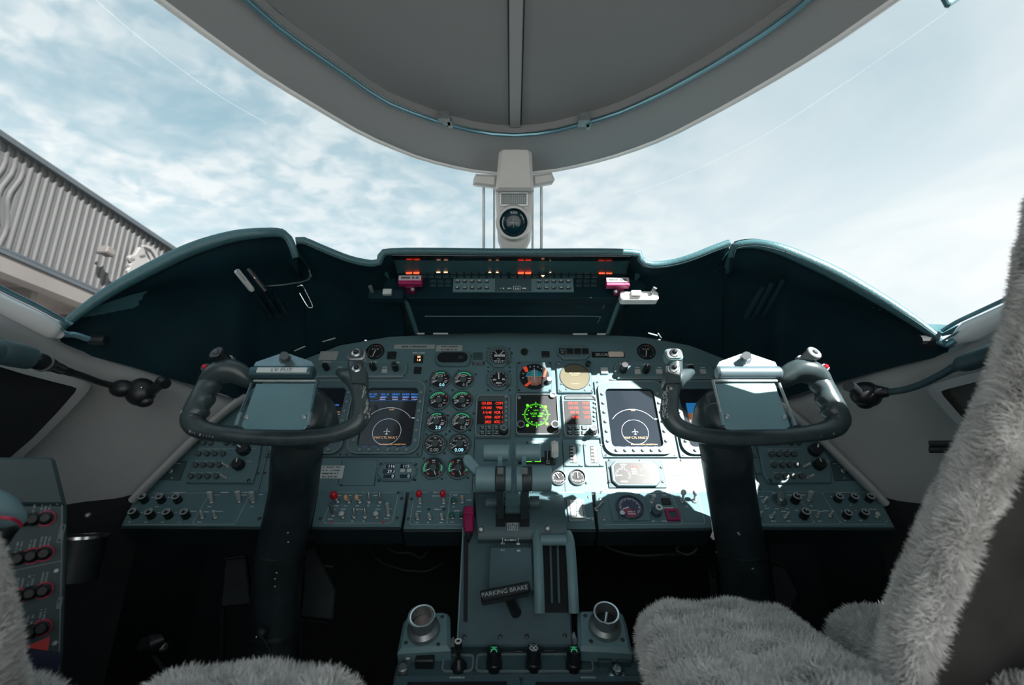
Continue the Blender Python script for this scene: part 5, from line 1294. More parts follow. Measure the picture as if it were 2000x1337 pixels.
ringknobs(t, [(1551, 980), (1568, 1010)], .0095, .018)
ringknobs(t, [(1634, 978), (1664, 978), (1695, 978), (1651, 1010), (1684, 1009)], .0085, .014)
toggle(t, 1579, 978, .022, .006, .001, .0030, flat=True, z0=.003)
for p, dx in (((1491, 981), .006), ((1506, 1011), .006), ((1533, 1011), .006), ((1595, 1009), .001), ((1620, 1008), .004), ((1482, 1010), .004)): toggle(t, *p, .014, .003, dx, .0024, 'steel', z0=.003)
toggle(t, 1711, 1009, .006, .001, 0, cap='white_knob', capr=.0055, capsq=(1, 1, .7), z0=.003, name='push_button')
legends(t, [(1486, 971, .010), (1510, 964, .008), (1541, 968, .010), (1568, 968, .010), (1494, 989, .007), (1497, 994, .010), (1517, 995, .010), (1536, 995, .008), (1530, 1000, .010), (1555, 998, .006), (1583, 989, .006), (1588, 998, .014), (1612, 999, .014), (1603, 1000, .008), (1510, 1019, .010), (1540, 1019, .009), (1600, 1019, .007), (1660, 988, .005), (1650, 1018, .006), (1680, 1018, .006), (1703, 996, .016), (1647, 963, .03), (1642, 999, .005), (1671, 998, .005), (1623, 971, .004)])
q = MB(); q.text('CABIN TEMP CONTROL', *t.L(1496, 961.2), .0028, Z3); 
# ================================================================== warning console under the hood
CON = Frame(P(1005, 582, 1.175), (1, 0, 0), (0, .22, .97))
t = T('warning_console', 'glareshield warning light console with red lit captions and keypads', 'warning panel', CON, 1005, 550)
def pp(pts): return [t.L(*p) for p in pts]
m = MB(); m.prism(pp([(768, 520), (1236, 520), (1262, 560), (1262, 582), (748, 582), (748, 560)]), -.03, 0, .001); m.build('face', 'hood_under', t)
tile = MB(); tile.rrect(0, 0, .0145, .0082, 0, .0022, .0006, .0006, 1)
cols = [799 + 14.35 * i for i in range(28)]
lit = {0: 'lamp_red', 1: 'lamp_red', 4: 'W', 5: 'W', 11: 'A', 12: 'A', 15: 'lamp_red', 16: 'lamp_red', 19: 'A2', 26: 'lamp_red', 27: 'lamp_red'}
dark, red, amb = [], [], []
for i, x in enumerate(cols):
    for r_, y in enumerate((532, 540)):
        if 13.4 < i < 13.6: continue
        p = (*t.L(x + (3 if i > 13 else 0), y), 0)
        st = lit.get(i) if r_ == 0 else None
        if st == 'lamp_red': red.append(p)
        elif r_ == 1 and i in (0, 1, 26, 27): continue
        else: dark.append(p)
        if st in ('W', 'A', 'A2') or (r_ == 1 and i == 18): amb.append((p, st or 'A2'))
for x0 in (843, 1128):
    for c in range(3):
        for r_ in range(2): dark.append((*t.L(x0 + 3 + c * 14.5, 549 + r_ * 8), 0))
inst('caption_tile', tile, 'tile', t, dark)
inst('red_caption_light', tile, 'lamp_red', t, red)
for p, st in amb:
    m = MB(); x, y = p[:2]
    pts = {'W': [(-.0058, .0024), (.0058, .0024), (.004, -.0026), (-.004, -.0026)], 'A': [(-.0038, -.0026), (.0038, -.0026), (.0006, .0026), (-.0006, .0026)], 'A2': [(-.0042, .0024), (.0042, .0024), (.0006, -.0028), (-.0006, -.0028)]}[st]
    m.prism([(x + a, y + b) for a, b in pts], .002, .0026); m.build('amber_caption_light', 'lamp_amber', t)
m = MB(); m.rrect(*t.rect(885, 545, 1120, 571), 0, .004, .001, .001); fp = m.build('keypad_plate', 'panel', t)
m = MB(); m.rrect(*t.rect(966, 546, 1038, 570.5), .004, .0046, .001); m.build('centre_window', 'panel_dark', fp)
m = MB()
for x in (915, 966, 1039, 1075): m.line([t.L(x, 546), t.L(x, 570)], .001, .005)
m.build('divider_line', 'bezel_edge', fp)
kb = MB(); kb.rrect(0, 0, .0105, .0062, 0, .004, .0015, .0012, 2); pl = []
for x0 in (894, 1053):
    for c in range(5):
        for r_ in range(2): pl.append((*t.L(x0 + c * 14.2, 552 + r_ * 12.5), .004))
inst('key', kb, 'button_black', t, pl)
q = MB()
for i, p in enumerate(pl): q.marks(p[0], p[1], .0075, .0024, .0084, i); q.marks(p[0], p[1] + .0058, .005, .0014, .0043, i + 40)
for k, x in enumerate((981, 995, 1010, 1024)): q.marks(*t.L(x, 565), .009, .004, .0050, 60 + k)
q.line(MB.rpoly(*t.rect(1003, 561, 1016, 568), 0), .0009, .0051, True); q.build('key_print', 'white_print', t)
def fire(label, px, py):
    h = T('fire_handle', label, 'handle', CON, px, py, off=.0)
    m = MB(); m.rrect(*h.rect(px - 8, py - 4, px + 10, py + 18, .02), .0, .030, .003, .002); m.build('stem', 'magenta_dark', h)
    a = h.rect(px - 23, py - 9, px + 23, py + 6, .044); m = MB(); m.rrect(*a, .030, .044, .002, .0015); g = m.build('grip', 'magenta', h)
    a = h.rect(px - 23, py - 9, px + 22, py + 0, .045); m = MB(); m.rrect(a[0], a[1], a[2] * .97, a[3], .044, .0455, .001); m.build('label_plate', 'fire_label', g)
    q = MB(); q.marks(a[0], a[1], a[2] * .75, a[3] * .5, .0460, 3); q.build('label_print', 'panel_dark', g)
    m = MB(); m.ball((*h.L(px + (5 if px < 1000 else -5), py + 18, .026), .026), .0055, 10, 8); m.build('release_button', 'steel_dull', h)
fire('magenta fire T-handle at the left end of the warning console', 801, 547)
fire('magenta fire T-handle at the right end of the warning console', 1207, 551)
def sidebracket(label, x0, x1, y, mt, s):
    h = T('console_bracket', label, 'bracket', CON, (x0 + x1) / 2, y, off=.004)
    a = h.rect(x0, y - 8, x1, y + 9, .026); m = MB(); m.rrect(*a, 0, .022, .007, .003, 4); m.build('shelf', mt, h)
    bx = (748, 765) if s < 0 else (1233, 1252); m = MB(); b = h.rect(bx[0], y - 7, bx[1], y + 3, .03); m.rrect(*b, .022, .030, .001, .001); m.build('square_light', 'button_pale' if s < 0 else 'white_plastic', h)
    p = h.L(727 if s < 0 else 1272, y - 2, .026); m = MB(); m.tube([(p[0], p[1], .02), (p[0] + (.006 if s > 0 else -.002), p[1] + .006, .038)], [.004, .005], 8); m.build('toggle_switch', 'steel_dull', h)
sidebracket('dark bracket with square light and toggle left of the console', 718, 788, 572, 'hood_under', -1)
sidebracket('bracket with sunlight put into its pale colour, white square light and toggle right of the console', 1212, 1287, 575, 'sill_gloss', 1)  # pale material stands for sun on this bracket; left twin stays dark
# ================================================================== control wheels and columns
YF = tilted(556, 790, .86, 70)
def wheel(S, label):
    x0 = 556 if S > 0 else 2013 - 556
    t = T('control_wheel', label, 'control wheel', YF, x0, 790)
    a0, b0, d0 = YF.hit(556, 790); k = d0 / F
    def L(px, py, z=0.0):
        a, b, _ = YF.hit(px, py, z); return Vector((S * (a - a0), b - b0, z))
    def B(m, *a, **kw):
        if S < 0: m.f = [f[::-1] for f in m.f]
        return m.build(*a, **kw)
    def prism(pts, z0, z1, ch=0.0):
        m = MB(); m.prism([tuple(L(*p, z1)[:2]) for p in pts], z0, z1, ch); return m
    # the U shaped rim as one swept body
    path = [(424, 728, .012), (410, 748, .010), (396, 775, .008), (384, 800, .006), (376, 818, .004), (384, 833, .002), (408, 842, 0), (440, 847, 0), (490, 852, -.004), (556, 855, -.006), (620, 852, -.004), (662, 845, 0), (690, 833, .004), (704, 815, .008), (706, 792, .012), (702, 765, .016), (698, 742, .020), (695, 722, .024), (694, 700, .028)]
    rad = [20, 21, 22, 22.5, 21.5, 19.5, 17, 15.5, 15.5, 15.5, 15.5, 16, 17.5, 18, 17, 16, 16, 15.5, 14]
    pts = catmull([L(*p) for p in path], 5); rr = [r_.x * k for r_ in catmull([(r, 0, 0) for r in rad], 5)]
    # finger ridges on the inside of the outer grip
    n = 16; vs = MB()
    vs.tube(pts, rr, n, up=(0, 0, 1))
    def bump(v):
        best = min(range(0, 26), key=lambda i: (pts[i] - v).length)
        c = pts[best]; dx = (v.x - c.x) * S
        if 4 < best < 22 and dx > 0.2 * rr[best]:
            w = .0032 * math.sin((best - 4) / 18 * math.pi * 7); v = v + Vector((S * w * dx / rr[best], 0, 0))
        return v
    vs.xform(bump); rim = vs.build('rim', 'yoke', t, angle=70)
    # worn bright spots on the rim
    m = MB(); rnd = random.Random(5 + S)
    for i in range(110):
        j = rnd.choice(list(range(60, 80)) * 4 + list(range(18, 34))); p = pts[j]; r = rr[j] * 1.0; g = rnd.gauss(.75, .22) if j > 50 else rnd.uniform(2.2, 2.9)
        nrm = Vector((S * math.cos(g), 0, math.sin(g))) if j > 58 or j < 24 else Vector((0, math.cos(g + 1.5), math.sin(g)))
        q = p + nrm.normalized() * r; m.ball(q, rnd.choice((.0006, .0008, .001, .0014, .0022)), 5, 4, (.8, 1.8, .5))
    m.build('paint_chips', 'yoke_worn', rim, kind='stuff')
    # outer grip head with trim knob
    hp = catmull([L(398, 752, .010), L(418, 733, .016), L(442, 724, .018), L(464, 728, .012), L(486, 742, .0), L(498, 752, -.012)], 5)
    hr = [q.x * k for q in catmull([(16, 0, 0), (25, 0, 0), (28, 0, 0), (27, 0, 0), (22, 0, 0), (10, 0, 0)], 5)]
    m = MB(); m.tube(hp, hr, 16, ry=[r * .8 for r in hr], up=(0, 0, 1)); head = m.build('grip_head', 'yoke', t, angle=70)
    a, b = L(441, 706, .024), L(421, 687, .050); ax = (b - a).normalized()
    m = MB(); m.tube([lerp(a, b, -.2), lerp(a, b, .05)], [17 * k, 16 * k], 20); m.build('knob_collar', 'steel_dull', head)
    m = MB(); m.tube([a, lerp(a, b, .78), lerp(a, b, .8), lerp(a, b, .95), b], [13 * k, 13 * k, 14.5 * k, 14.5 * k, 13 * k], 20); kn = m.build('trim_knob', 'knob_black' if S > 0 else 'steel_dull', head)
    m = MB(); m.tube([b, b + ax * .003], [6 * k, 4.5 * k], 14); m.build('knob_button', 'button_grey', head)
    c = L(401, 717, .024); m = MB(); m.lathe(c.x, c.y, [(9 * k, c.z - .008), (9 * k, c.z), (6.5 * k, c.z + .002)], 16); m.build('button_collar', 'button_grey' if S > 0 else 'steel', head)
    m = MB(); m.ball((c.x, c.y, c.z + .002), 5.6 * k, 14, 8); m.build('red_button', 'red_knob', head)
    # inner horn with square button plate
    m = MB(); m.tube(catmull([L(661, 726, .006), L(676, 733, .014), L(692, 741, .018), L(699, 762, .016)], 5), [v.x * k for v in catmull([(7, 0, 0), (14, 0, 0), (18, 0, 0), (14, 0, 0)], 5)], 14, up=(0, 0, 1)); m.build('web', 'yoke', t, angle=70)
    m = prism([(680, 712), (711, 712), (713, 728), (713, 745), (684, 745), (681, 728)], .012, .040, .004); B(m, 'horn', 'yoke', t)
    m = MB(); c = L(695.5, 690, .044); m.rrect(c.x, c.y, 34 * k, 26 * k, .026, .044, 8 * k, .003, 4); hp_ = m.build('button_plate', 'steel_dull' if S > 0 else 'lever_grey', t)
    m = MB(); m.rrect(c.x, c.y, 30 * k, 22 * k, .044, .0446, 7 * k, 0, 4); m.build('plate_inlay', 'yoke', hp_)
    for px, py, z in ((696, 689, .0446), (697, 719, .040)):
        c = L(px, py, z); m = MB(); m.lathe(c.x, c.y, [(9 * k, z), (9 * k, z + .0015), (6.5 * k, z + .003)], 18); cb = m.build('switch_collar', 'steel', t)
        m = MB(); m.ball((c.x, c.y, z + .004), 5.2 * k, 12, 8); m.build('switch_dome', 'knob_black', cb)
    # hub behind the clip
    c = L(583, 796); m = MB(); m.lathe(c.x, c.y, [(42 * k, -.10), (52 * k, -.08), (58 * k, -.05), (55 * k, -.02), (42 * k, 0), (0, .004)], 32); m.xform(lambda v: Vector((v.x, c.y + (v.y - c.y) * 1.05, v.z))); m.build('hub', 'yoke', t, angle=60)
    # chart clip
    clip = MB(); clip.prism([tuple(L(*p, .049)[:2]) for p in [(500, 748), (616, 748), (601, 830), (594, 837), (585, 839), (478, 838), (471, 832), (471, 828)]], .046, .049, .001); B(clip, 'clip_plate', 'clip_plate', t)
    m = MB(); m.tube([L(496, 743.5, .050), L(618, 743.5, .050)], .0028, 8); m.build('clip_hinge', 'steel_dull', t)
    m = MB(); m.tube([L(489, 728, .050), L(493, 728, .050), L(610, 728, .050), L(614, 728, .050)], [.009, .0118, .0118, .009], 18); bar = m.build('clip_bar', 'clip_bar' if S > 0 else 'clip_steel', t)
    m = prism([(494, 715), (499, 706), (546, 690), (566, 690), (608, 705), (614, 715)], .052, .055, .001); B(m, 'clip_crest', 'clip_steel', t)
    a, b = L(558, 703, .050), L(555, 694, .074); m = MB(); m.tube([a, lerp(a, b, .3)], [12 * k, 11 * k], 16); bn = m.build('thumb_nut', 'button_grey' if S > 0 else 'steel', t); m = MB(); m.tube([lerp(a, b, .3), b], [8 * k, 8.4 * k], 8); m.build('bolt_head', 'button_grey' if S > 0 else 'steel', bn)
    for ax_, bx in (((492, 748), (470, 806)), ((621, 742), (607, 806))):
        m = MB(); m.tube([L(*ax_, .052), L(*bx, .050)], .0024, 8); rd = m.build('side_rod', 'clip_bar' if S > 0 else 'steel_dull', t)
        e2 = (bx[0] - (9 if ax_[0] < 556 else 4), bx[1] + 25); m = MB(); m.tube([L(*bx, .050), L(*e2, .048)], .0038, 8); m.build('rod_sleeve', 'clip_steel', rd)
    q = MB(); q.lathe(0, 0, [(.0042, 0), (.0042, .0012), (.003, .002), (0, .002)], 12); inst('clip_screw', q, 'steel_dull', t, [tuple(L(482, 814, .049)), tuple(L(594, 813, .049))])
    if S > 0:
        c = L(551, 722, .062); m = MB(); m.rrect(c.x, c.y - .0005, 94 * k, 10.5 * k, .0600, .0630, .001); lab = m.build('registration_label', 'placard_pale', t)
        q = MB(); q.text('LV FUT', c.x, c.y - .0005, 7.4 * k, .0634, sx=1.2); q.build('lettering', 'panel_dark', lab)
    # column
    cl = [(582, 870), (577, 920), (573, 960), (560, 1020), (546, 1083), (540, 1150), (534, 1236), (528, 1330)] if S > 0 else [(1416, 870), (1422, 920), (1428, 960), (1438, 1020), (1448, 1083), (1455, 1150), (1463, 1236), (1470, 1330)]
    ct = wthing('control_column', 'black scuffed control column under the %s control wheel' % ('left' if S > 0 else 'right'), 'control column', (P(*cl[-1], .9).x, P(*cl[-1], .9).y, 0))
    dd = [.90, .935, .955, .965, .97, .97, .965, .955]
    p3 = [P(*c_, d_) for c_, d_ in zip(cl, dd)]; f = p3[-1].copy(); f.z = 0.0; f.y += .02; top = P(cl[0][0] - (8 if S > 0 else -8), 820, .90)
    m = MB(); m.tube([top + Vector((0, .06, 0))] + catmull(p3, 4) + [f], [.040] + [.0455] * (len(catmull(p3, 4))) + [.050], 28); m.build('tube', 'column', ct, world=True, angle=60)
    m = MB(); m.tube([P(*cl[4], .97) + Vector((0, 0, .003)), P(*cl[4], .97) + Vector((0, 0, -.003))], .0475, 28); m.build('collar', 'footwell_metal', ct, world=True)
    m = MB(); m.tube([P(*cl[6], .965) + Vector((0, 0, .003)), P(*cl[6], .965) + Vector((0, 0, -.004))], .0480, 28); m.build('collar', 'footwell_metal', ct, world=True)
    m = MB(); rnd = random.Random(3)
    for (x, y) in (((527, 1052), (522, 1053), (532, 1051), (540, 1118), (537, 1130), (537, 1145), (562, 1040), (563, 1058)) if S > 0 else ((1442, 1040), (1444, 1043), (1470, 1110), (1480, 1165))):
        dpt = .965 - .0455 * math.sqrt(max(0, 1 - ((x - interp([870, 960, 1083, 1236], [cl[0][0], cl[2][0], cl[4][0], cl[6][0]], y)) / 46) ** 2)); m.ball(P(x, y, dpt), .0016, 6, 5, (1.4, .6, .9))
    m.build('paint_chips', 'placard', ct, world=True, kind='stuff')
wheel(1, 'left black control wheel with worn rim and LV FUT label on its chart clip')
wheel(-1, 'right control wheel glinting in the sun, with silver chart clip')

# ================================================================== centre pedestal
PED = tilted(1005, 1040, .975, 60)
t = T('pedestal', 'grey centre pedestal with sloping front plate and flap slot', 'pedestal', PED, 1005, 1150); t.zf = .0
pb = t
m = MB(); m.prism([t.L(*p) for p in [(904, 1010), (1106, 1010), (1119, 1262), (891, 1262)]], -.04, 0, .003); m.build('front_plate', 'pedestal', t)
m = MB(); m.prism([t.L(*p) for p in [(903.5, 1030), (906, 1030), (895, 1258), (892, 1258)]], 0, .002); m.build('edge_bead', 'lever_grey', t)
m = MB(); m.prism([t.L(*p) for p in [(906, 1046), (915, 1046), (913, 1214), (905, 1214)]], .0003, .001); m.build('flap_slot', 'black_soft', t)
m = MB(); m.prism([t.L(*p, .03) for p in [(956, 1066), (1040, 1066), (1043, 1150), (952, 1150)]], 0, .030, .003); bx = m.build('raised_box', 'pedestal', t)
q = MB()
for p in ((982, 1061), (1012, 1062), (982, 1074), (1013, 1075)): q.marks(*t.L(*p, .03), .006, .004, .0308, int(p[0]))
q.line([t.L(982, 1063), t.L(982, 1072)], .0008, .0308); q.line([t.L(1012, 1063), t.L(1012, 1072)], .0008, .0308); q.marks(*t.L(997, 1067), .022, .003, .0308, 4); q.build('printed_legend', 'white_print', t)
screw(t, [(907, 1243), (977, 1243), (1029, 1242), (1103, 1241)], .004)
# side body down to the floor
lft = [MAIN.at(0, 0)] 
m = MB()
for xa, xb in ((895, 1117),):
    a, b = P(xa, 1262, PED.hit(xa, 1262)[2]), P(xb, 1262, PED.hit(xb, 1262)[2]); c, d_ = P(904, 1012, PED.hit(904, 1012)[2]), P(1106, 1012, PED.hit(1106, 1012)[2])
    m.slab([[a + Vector((.004, .004, 0)), c + Vector((.004, .01, 0)), c + Vector((.004, .25, 0)), Vector((c.x, 1.35, .1)), Vector((a.x, a.y + .02, .05))]] * 1 + [[b + Vector((-.004, .004, 0)), d_ + Vector((-.004, .01, 0)), d_ + Vector((-.004, .25, 0)), Vector((d_.x, 1.35, .1)), Vector((b.x, b.y + .02, .05))]], (0, .001, -.001))
m.build('body', 'pedestal', t, world=True)
# quadrant housing
t = T('throttle_quadrant', 'curved grey throttle quadrant housing above the pedestal plate', 'quadrant', PED, 1005, 1030)
prof = [(958, 1.115), (966, 1.075), (980, 1.025), (1000, .982), (1025, .958), (1046, .948), (1053, .948), (1060, .958), (1062, .975)]
def QP(px, py, o=0.0): return P(px, py, interp([q[0] for q in prof], [q[1] for q in prof], py) - o)
rows = [[QP(lerp(interp([958, 1000, 1046, 1062], [930, 930, 934, 932], y), interp([958, 1000, 1046, 1062], [1098, 1104, 1108, 1106], y), i / 12), y) for i in range(13)] for y, _ in prof]
m = MB(); m.slab(rows, (0, .05, -.03)); m.build('cover', 'pedestal', t, world=True, angle=40)
for x0, x1 in ((968, 987), (1015, 1034)):
    m = MB(); m.slab([[QP(x, y, .0015) for x in (x0, x1)] for y in (960, 975, 990, 1005, 1018, 1028)], (0, .001, 0)); m.build('lever_slot', 'black_soft', t, world=True)
m = MB(); m.slab([[QP(x, y, .002) for x in (987, 1015)] for y in (998, 1006, 1014, 1020)], (0, .001, 0)); m.build('gate_recess', 'black_soft', t, world=True)
m = MB(); m.slab([[QP(x, y, .012) for x in (987, 994, 1008, 1016)] for y in (958, 970, 985, 996, 1000)], (0, .012, -.004)); m.build('centre_tongue', 'lever_grey', t, world=True)
for x0, x1 in ((949, 970), (1034, 1053)):
    m = MB(); m.tube([QP(x0, 981, .012), QP(x1, 981, .012)], .013, 16); m.build('shoulder_boss', 'pedestal', t, world=True)
q = MB()
fq = Frame(QP(1001, 1028, .0025), (1, 0, 0), QP(1001, 1018) - QP(1001, 1038))
h = lambda *p: fq.hit(*p)[:2]
q.text('CUT', *h(1001, 1025), .0058, 0); q.text('OFF', *h(1001, 1031), .0058, 0); q.line([h(991, 1021), h(1011, 1021), h(1011, 1034.5), h(991, 1034.5)], .0008, 0, True); q.xform(lambda v: fq.at(*v)); q.build('lettering', 'white_print', t, world=True)
fq2 = Frame(QP(1000, 968, .0155), (1, 0, 0), QP(1001, 960) - QP(1001, 976)); h2 = lambda *p: fq2.hit(*p)[:2]
q = MB(); q.text('IDLE', *h2(1000, 969), .0045, 0); q.line([h2(991, 966), h2(1010, 966), h2(1010, 972), h2(991, 972)], .0007, 0, True); q.text('APR', *h2(1063, 971), .0045, 0); q.marks(*h2(1089, 967), .008, .003, 0, 3); q.text('EXT', *h2(941, 968), .0045, 0)
q.xform(lambda v: fq2.at(*v)); q.build('lettering', 'white_print', t, world=True)
for p in ((939, 1034), (1070, 1032)):
    m = MB(); c = QP(*p, .002); m.ball(c, .0062, 14, 8, (1, .45, 1)); sc_ = m.build('cover_screw', 'steel_dull', t, world=True)
# thrust levers
def lever(label, xs, ux, arm, uarm, paddle):
    t = wthing('thrust_lever', label, 'lever', QP((arm[0] + arm[1]) / 2, 1000))
    d = .93; zc = 934.5; R = 24.5 * d / F
    def hb(name, x0, x1, r, mt, y=zc, dd=d): m = MB(); m.tube([P(x0, y, dd), P(x0 + 1, y, dd), P(x1 - 1, y, dd), P(x1, y, dd)], [r - .0015, r, r, r - .0015], 28); return m.build(name, mt, t, world=True)
    hb('handle', xs[0], xs[1], R, 'lever_grey'); hb('handle_band', xs[1], xs[2], R * .985, 'lever_dark'); hb('handle', xs[2], xs[3], R, 'lever_grey')
    for dy in (0,):
        m = MB(); a0, a1 = arm; m.slab([[P(x, y, dd) for x in (a0, a1)] for y, dd in ((938, .925), (960, .93), (985, .95), (1010, .965), (1024, .975))], (0, .045, .01)); m.build('arm', 'lever_dark', t, world=True)
    r2 = 16.5 * 1.0 / F
    m = MB(); m.tube([P(ux[0], 883, .99), P(ux[0] + 2, 883, .99), P(ux[1] - 2, 883, .99), P(ux[1], 883, .99)], [r2 * .86, r2, r2, r2 * .86], 26); m.build('reverser_handle', 'lever_grey', t, world=True)
    m = MB(); m.slab([[P(x, y, dd) for x in uarm] for y, dd in ((888, .975), (900, .965), (912, .935), (926, .905))], (0, .012, .006)); ra = m.build('reverser_arm', 'lever_grey', t, world=True)
    m = MB(); c = P((uarm[0] + uarm[1]) / 2 + 1, 919, .905); m.box(c.x, c.y, c.z, .011, .012, .012); m.build('reverser_latch', 'button_grey', t, world=True)
    if paddle:
        fr = Frame(P(920, 908, .935), (1, 0, 0), (0, .35, .93)); h = lambda *p: fr.hit(*p)[:2]
        m = MB(); m.prism([h(*p) for p in [(904, 897), (907, 890), (914, 887), (919, 889), (940, 914), (938, 930), (925, 925), (906, 906)]], -.012, .004, .002); m.xform(lambda v: fr.at(*v)); m.build('paddle_switch', 'lever_grey', t, world=True)
lever('left thrust lever with round grey handles and a side paddle', (930, 968, 987, 999), (944, 995), (970, 984), (972, 981), True)
lever('right thrust lever with two stacked round grey handles', (1008, 1020, 1038, 1076), (1006, 1056), (1017, 1033), (1019, 1028), False)
# flap lever
t = T('flap_lever', 'magenta flap lever knob at the top of the pedestal slot', 'lever', PED, 914, 1012)
m = MB(); m.prism([t.L(*p, .034) for p in [(905, 990), (908, 986), (921, 986), (925, 990), (925, 1002), (904, 1002)]], .012, .034, .003); m.prism([t.L(*p, .028) for p in [(904, 1001), (925, 1001), (925, 1030), (922, 1035), (908, 1035), (905, 1030)]], .012, .028, .003); m.build('knob', 'magenta', t)
m = MB(); m.prism([t.L(*p, .022) for p in [(908, 1034), (922, 1034), (916, 1050), (911, 1050)]], .0, .022, .002); m.build('shank', 'knob_black', t)
# parking brake
t = T('parking_brake_handle', 'black T-handle lettered PARKING BRAKE on the pedestal', 'handle', PED, 985, 1155)
m = MB(); m.prism([t.L(*p, .068) for p in [(937, 1152), (1032, 1133), (1036, 1137), (1036, 1153), (1033, 1157), (943, 1175), (940, 1172)]], .048, .068, .003); g = m.build('grip', 'knob_black', t)
a = t.L(937, 1162, .068); b = t.L(1036, 1144, .068); rot = math.atan2(b[1] - a[1], b[0] - a[0])
q = MB(); q.text('PARKING BRAKE', *t.L(986, 1153.5, .068), .0072, .0685, rot=rot, sx=1.05); q.build('lettering', 'grey_print', g)
m = MB(); x, y = t.L(994, 1168); m.tube([(*t.L(989, 1156, .05), .05), (*t.L(1000, 1180, .025), .025), (*t.L(1008, 1196), 0)], [.008, .009, .010], 12); m.build('shaft', 'knob_black', t)
# spoiler lever: an upright bail of two arms and a cross bar
t = T('spoiler_lever', 'tall grey U-shaped bail lever on the right of the pedestal', 'lever', PED, 1083, 1110)
def Lz(px, py, z): return (*t.L(px, py, z), z)
for nm, pts in (('arm', [(1048, 1036, .018), (1050, 1060, .032), (1052, 1110, .034), (1053, 1150, .030), (1054, 1196, .014)]), ('arm', [(1107, 1040, .014), (1113, 1060, .028), (1117, 1110, .030), (1119, 1150, .026), (1121, 1196, .010)])):
    m = MB(); m.tube(catmull([Lz(*p) for p in pts], 5), .0070, 10, ry=.0095, up=(0, 0, 1)); m.build(nm, 'lever_grey', t)
m = MB(); m.tube([Lz(1055, 1054, .030), Lz(1105, 1054, .028)], .0105, 14); m.build('cross_bar', 'lever_grey', t)
m = MB(); m.prism([t.L(*p) for p in [(1056, 1062), (1108, 1062), (1114, 1196), (1060, 1196)]], .0003, .0012); m.build('well', 'black_soft', t)
for x0, x1 in ((1072, 1077), (1086, 1091)):
    m = MB(); m.prism([t.L(*p) for p in [(x0, 1066), (x1, 1066), (x1 + 3, 1180), (x0 + 3, 1180)]], .0012, .010, .001); m.build('track', 'pedestal', t)
# cup holders
def cup(label, px, py, poly, mir):
    fr = tilted(px, py, .85, 38); t = T('cup_holder', label, 'cup holder', fr, px, py); t.zf = .0
    m = MB(); m.prism([t.L(*p) for p in poly], -.03, 0, .006); m.build('plate', 'lever_grey', t)
    lean = Vector((-.004 if mir else .004, -.006, 0))
    m = MB(); m.lathe(0, 0, [(.0285, 0), (.0275, .008), (.0215, .014), (.0205, .034), (.0215, .036), (.0195, .036), (.0185, .012), (0, .012)], 36); m.xform(lambda v: Vector((v.x + (-.003 if not mir else .001) * v.z / .03, v.y, v.z))); m.build('ring', 'steel_dull', t, angle=30)
    m = MB(); m.ring(0, 0, .0218, .0192, .0345, .0365, 36); m.build('rim', 'chrome', t)
    m = MB(); m.cyl(0, 0, .0185, .012, .014, 28); m.build('base_disc', 'cup_inner' if not mir else 'black', t)
    m = MB()
    if mir: m.tube([(-.004, -.014, .015), (.004, .010, .024)], .0025, 8)
    else: m.ball((0, -.010, .015), .004, 10, 6)
    m.build('latch', 'steel', t)
    return t
t = cup('left cup holder with bright steel ring beside the pedestal foot', 828, 1230, [(787, 1212), (797, 1199), (806, 1194), (864, 1191), (874, 1194), (879, 1202), (880, 1266), (775, 1272)], False); screw(t, [(804, 1204), (864, 1204), (793, 1255), (856, 1258)], .0032)
t = cup('right cup holder with bright steel ring beside the pedestal foot', 1181, 1224, [(1128, 1195), (1135, 1189), (1207, 1188), (1217, 1196), (1224, 1215), (1236, 1272), (1130, 1266)], True); screw(t, [(1143, 1202), (1202, 1199), (1154, 1252), (1216, 1249)], .0036)
# aft control panel
AFT = tilted(1015, 1262, .86, 25)
t = T('aft_control_panel', 'grey aft pedestal panel with three tall black knobs', 'control panel', AFT, 1015, 1300); t.zf = 0
m = MB(); m.prism([t.L(*p) for p in [(785, 1262), (1245, 1260), (1262, 1318), (768, 1322)]], -.03, 0, .003); m.build('face', 'pedestal', t)
for x0, x1 in ((770, 1016), (1020, 1277)):
    m = MB(); m.prism([t.L(*p) for p in [(x0, 1323), (x1, 1322), (x1 + 8, 1380), (x0 - 8, 1380)]], -.03, .006, .003); rk_ = m.build('radio_rack', 'pedestal', t)
    q = MB(); q.marks(*t.L((x0 + x1) / 2 + (0 if x0 < 900 else 0), 1329), .024, .0045, .0065, x0); q.build('printed_legend', 'grey_print', t)
    m = MB(); m.prism([t.L(*p) for p in [(x0 + 26, 1337), (x1 - 26, 1336), (x1 - 22, 1375), (x0 + 22, 1375)]], .006, .0075, .002); m.build('rack_window', 'black', t)
for bxs in ((864, 1279, 925, 1313), (930, 1277, 1158, 1313)):
    x, y, w, h_ = t.rect(*bxs); m = MB(); m.frame(MB.rpoly(x, y, w, h_, .008, 4), MB.rpoly(x, y, w - .005, h_ - .005, .006, 4), 0, .003); m.build('inset_border', 'bezel_edge', t)
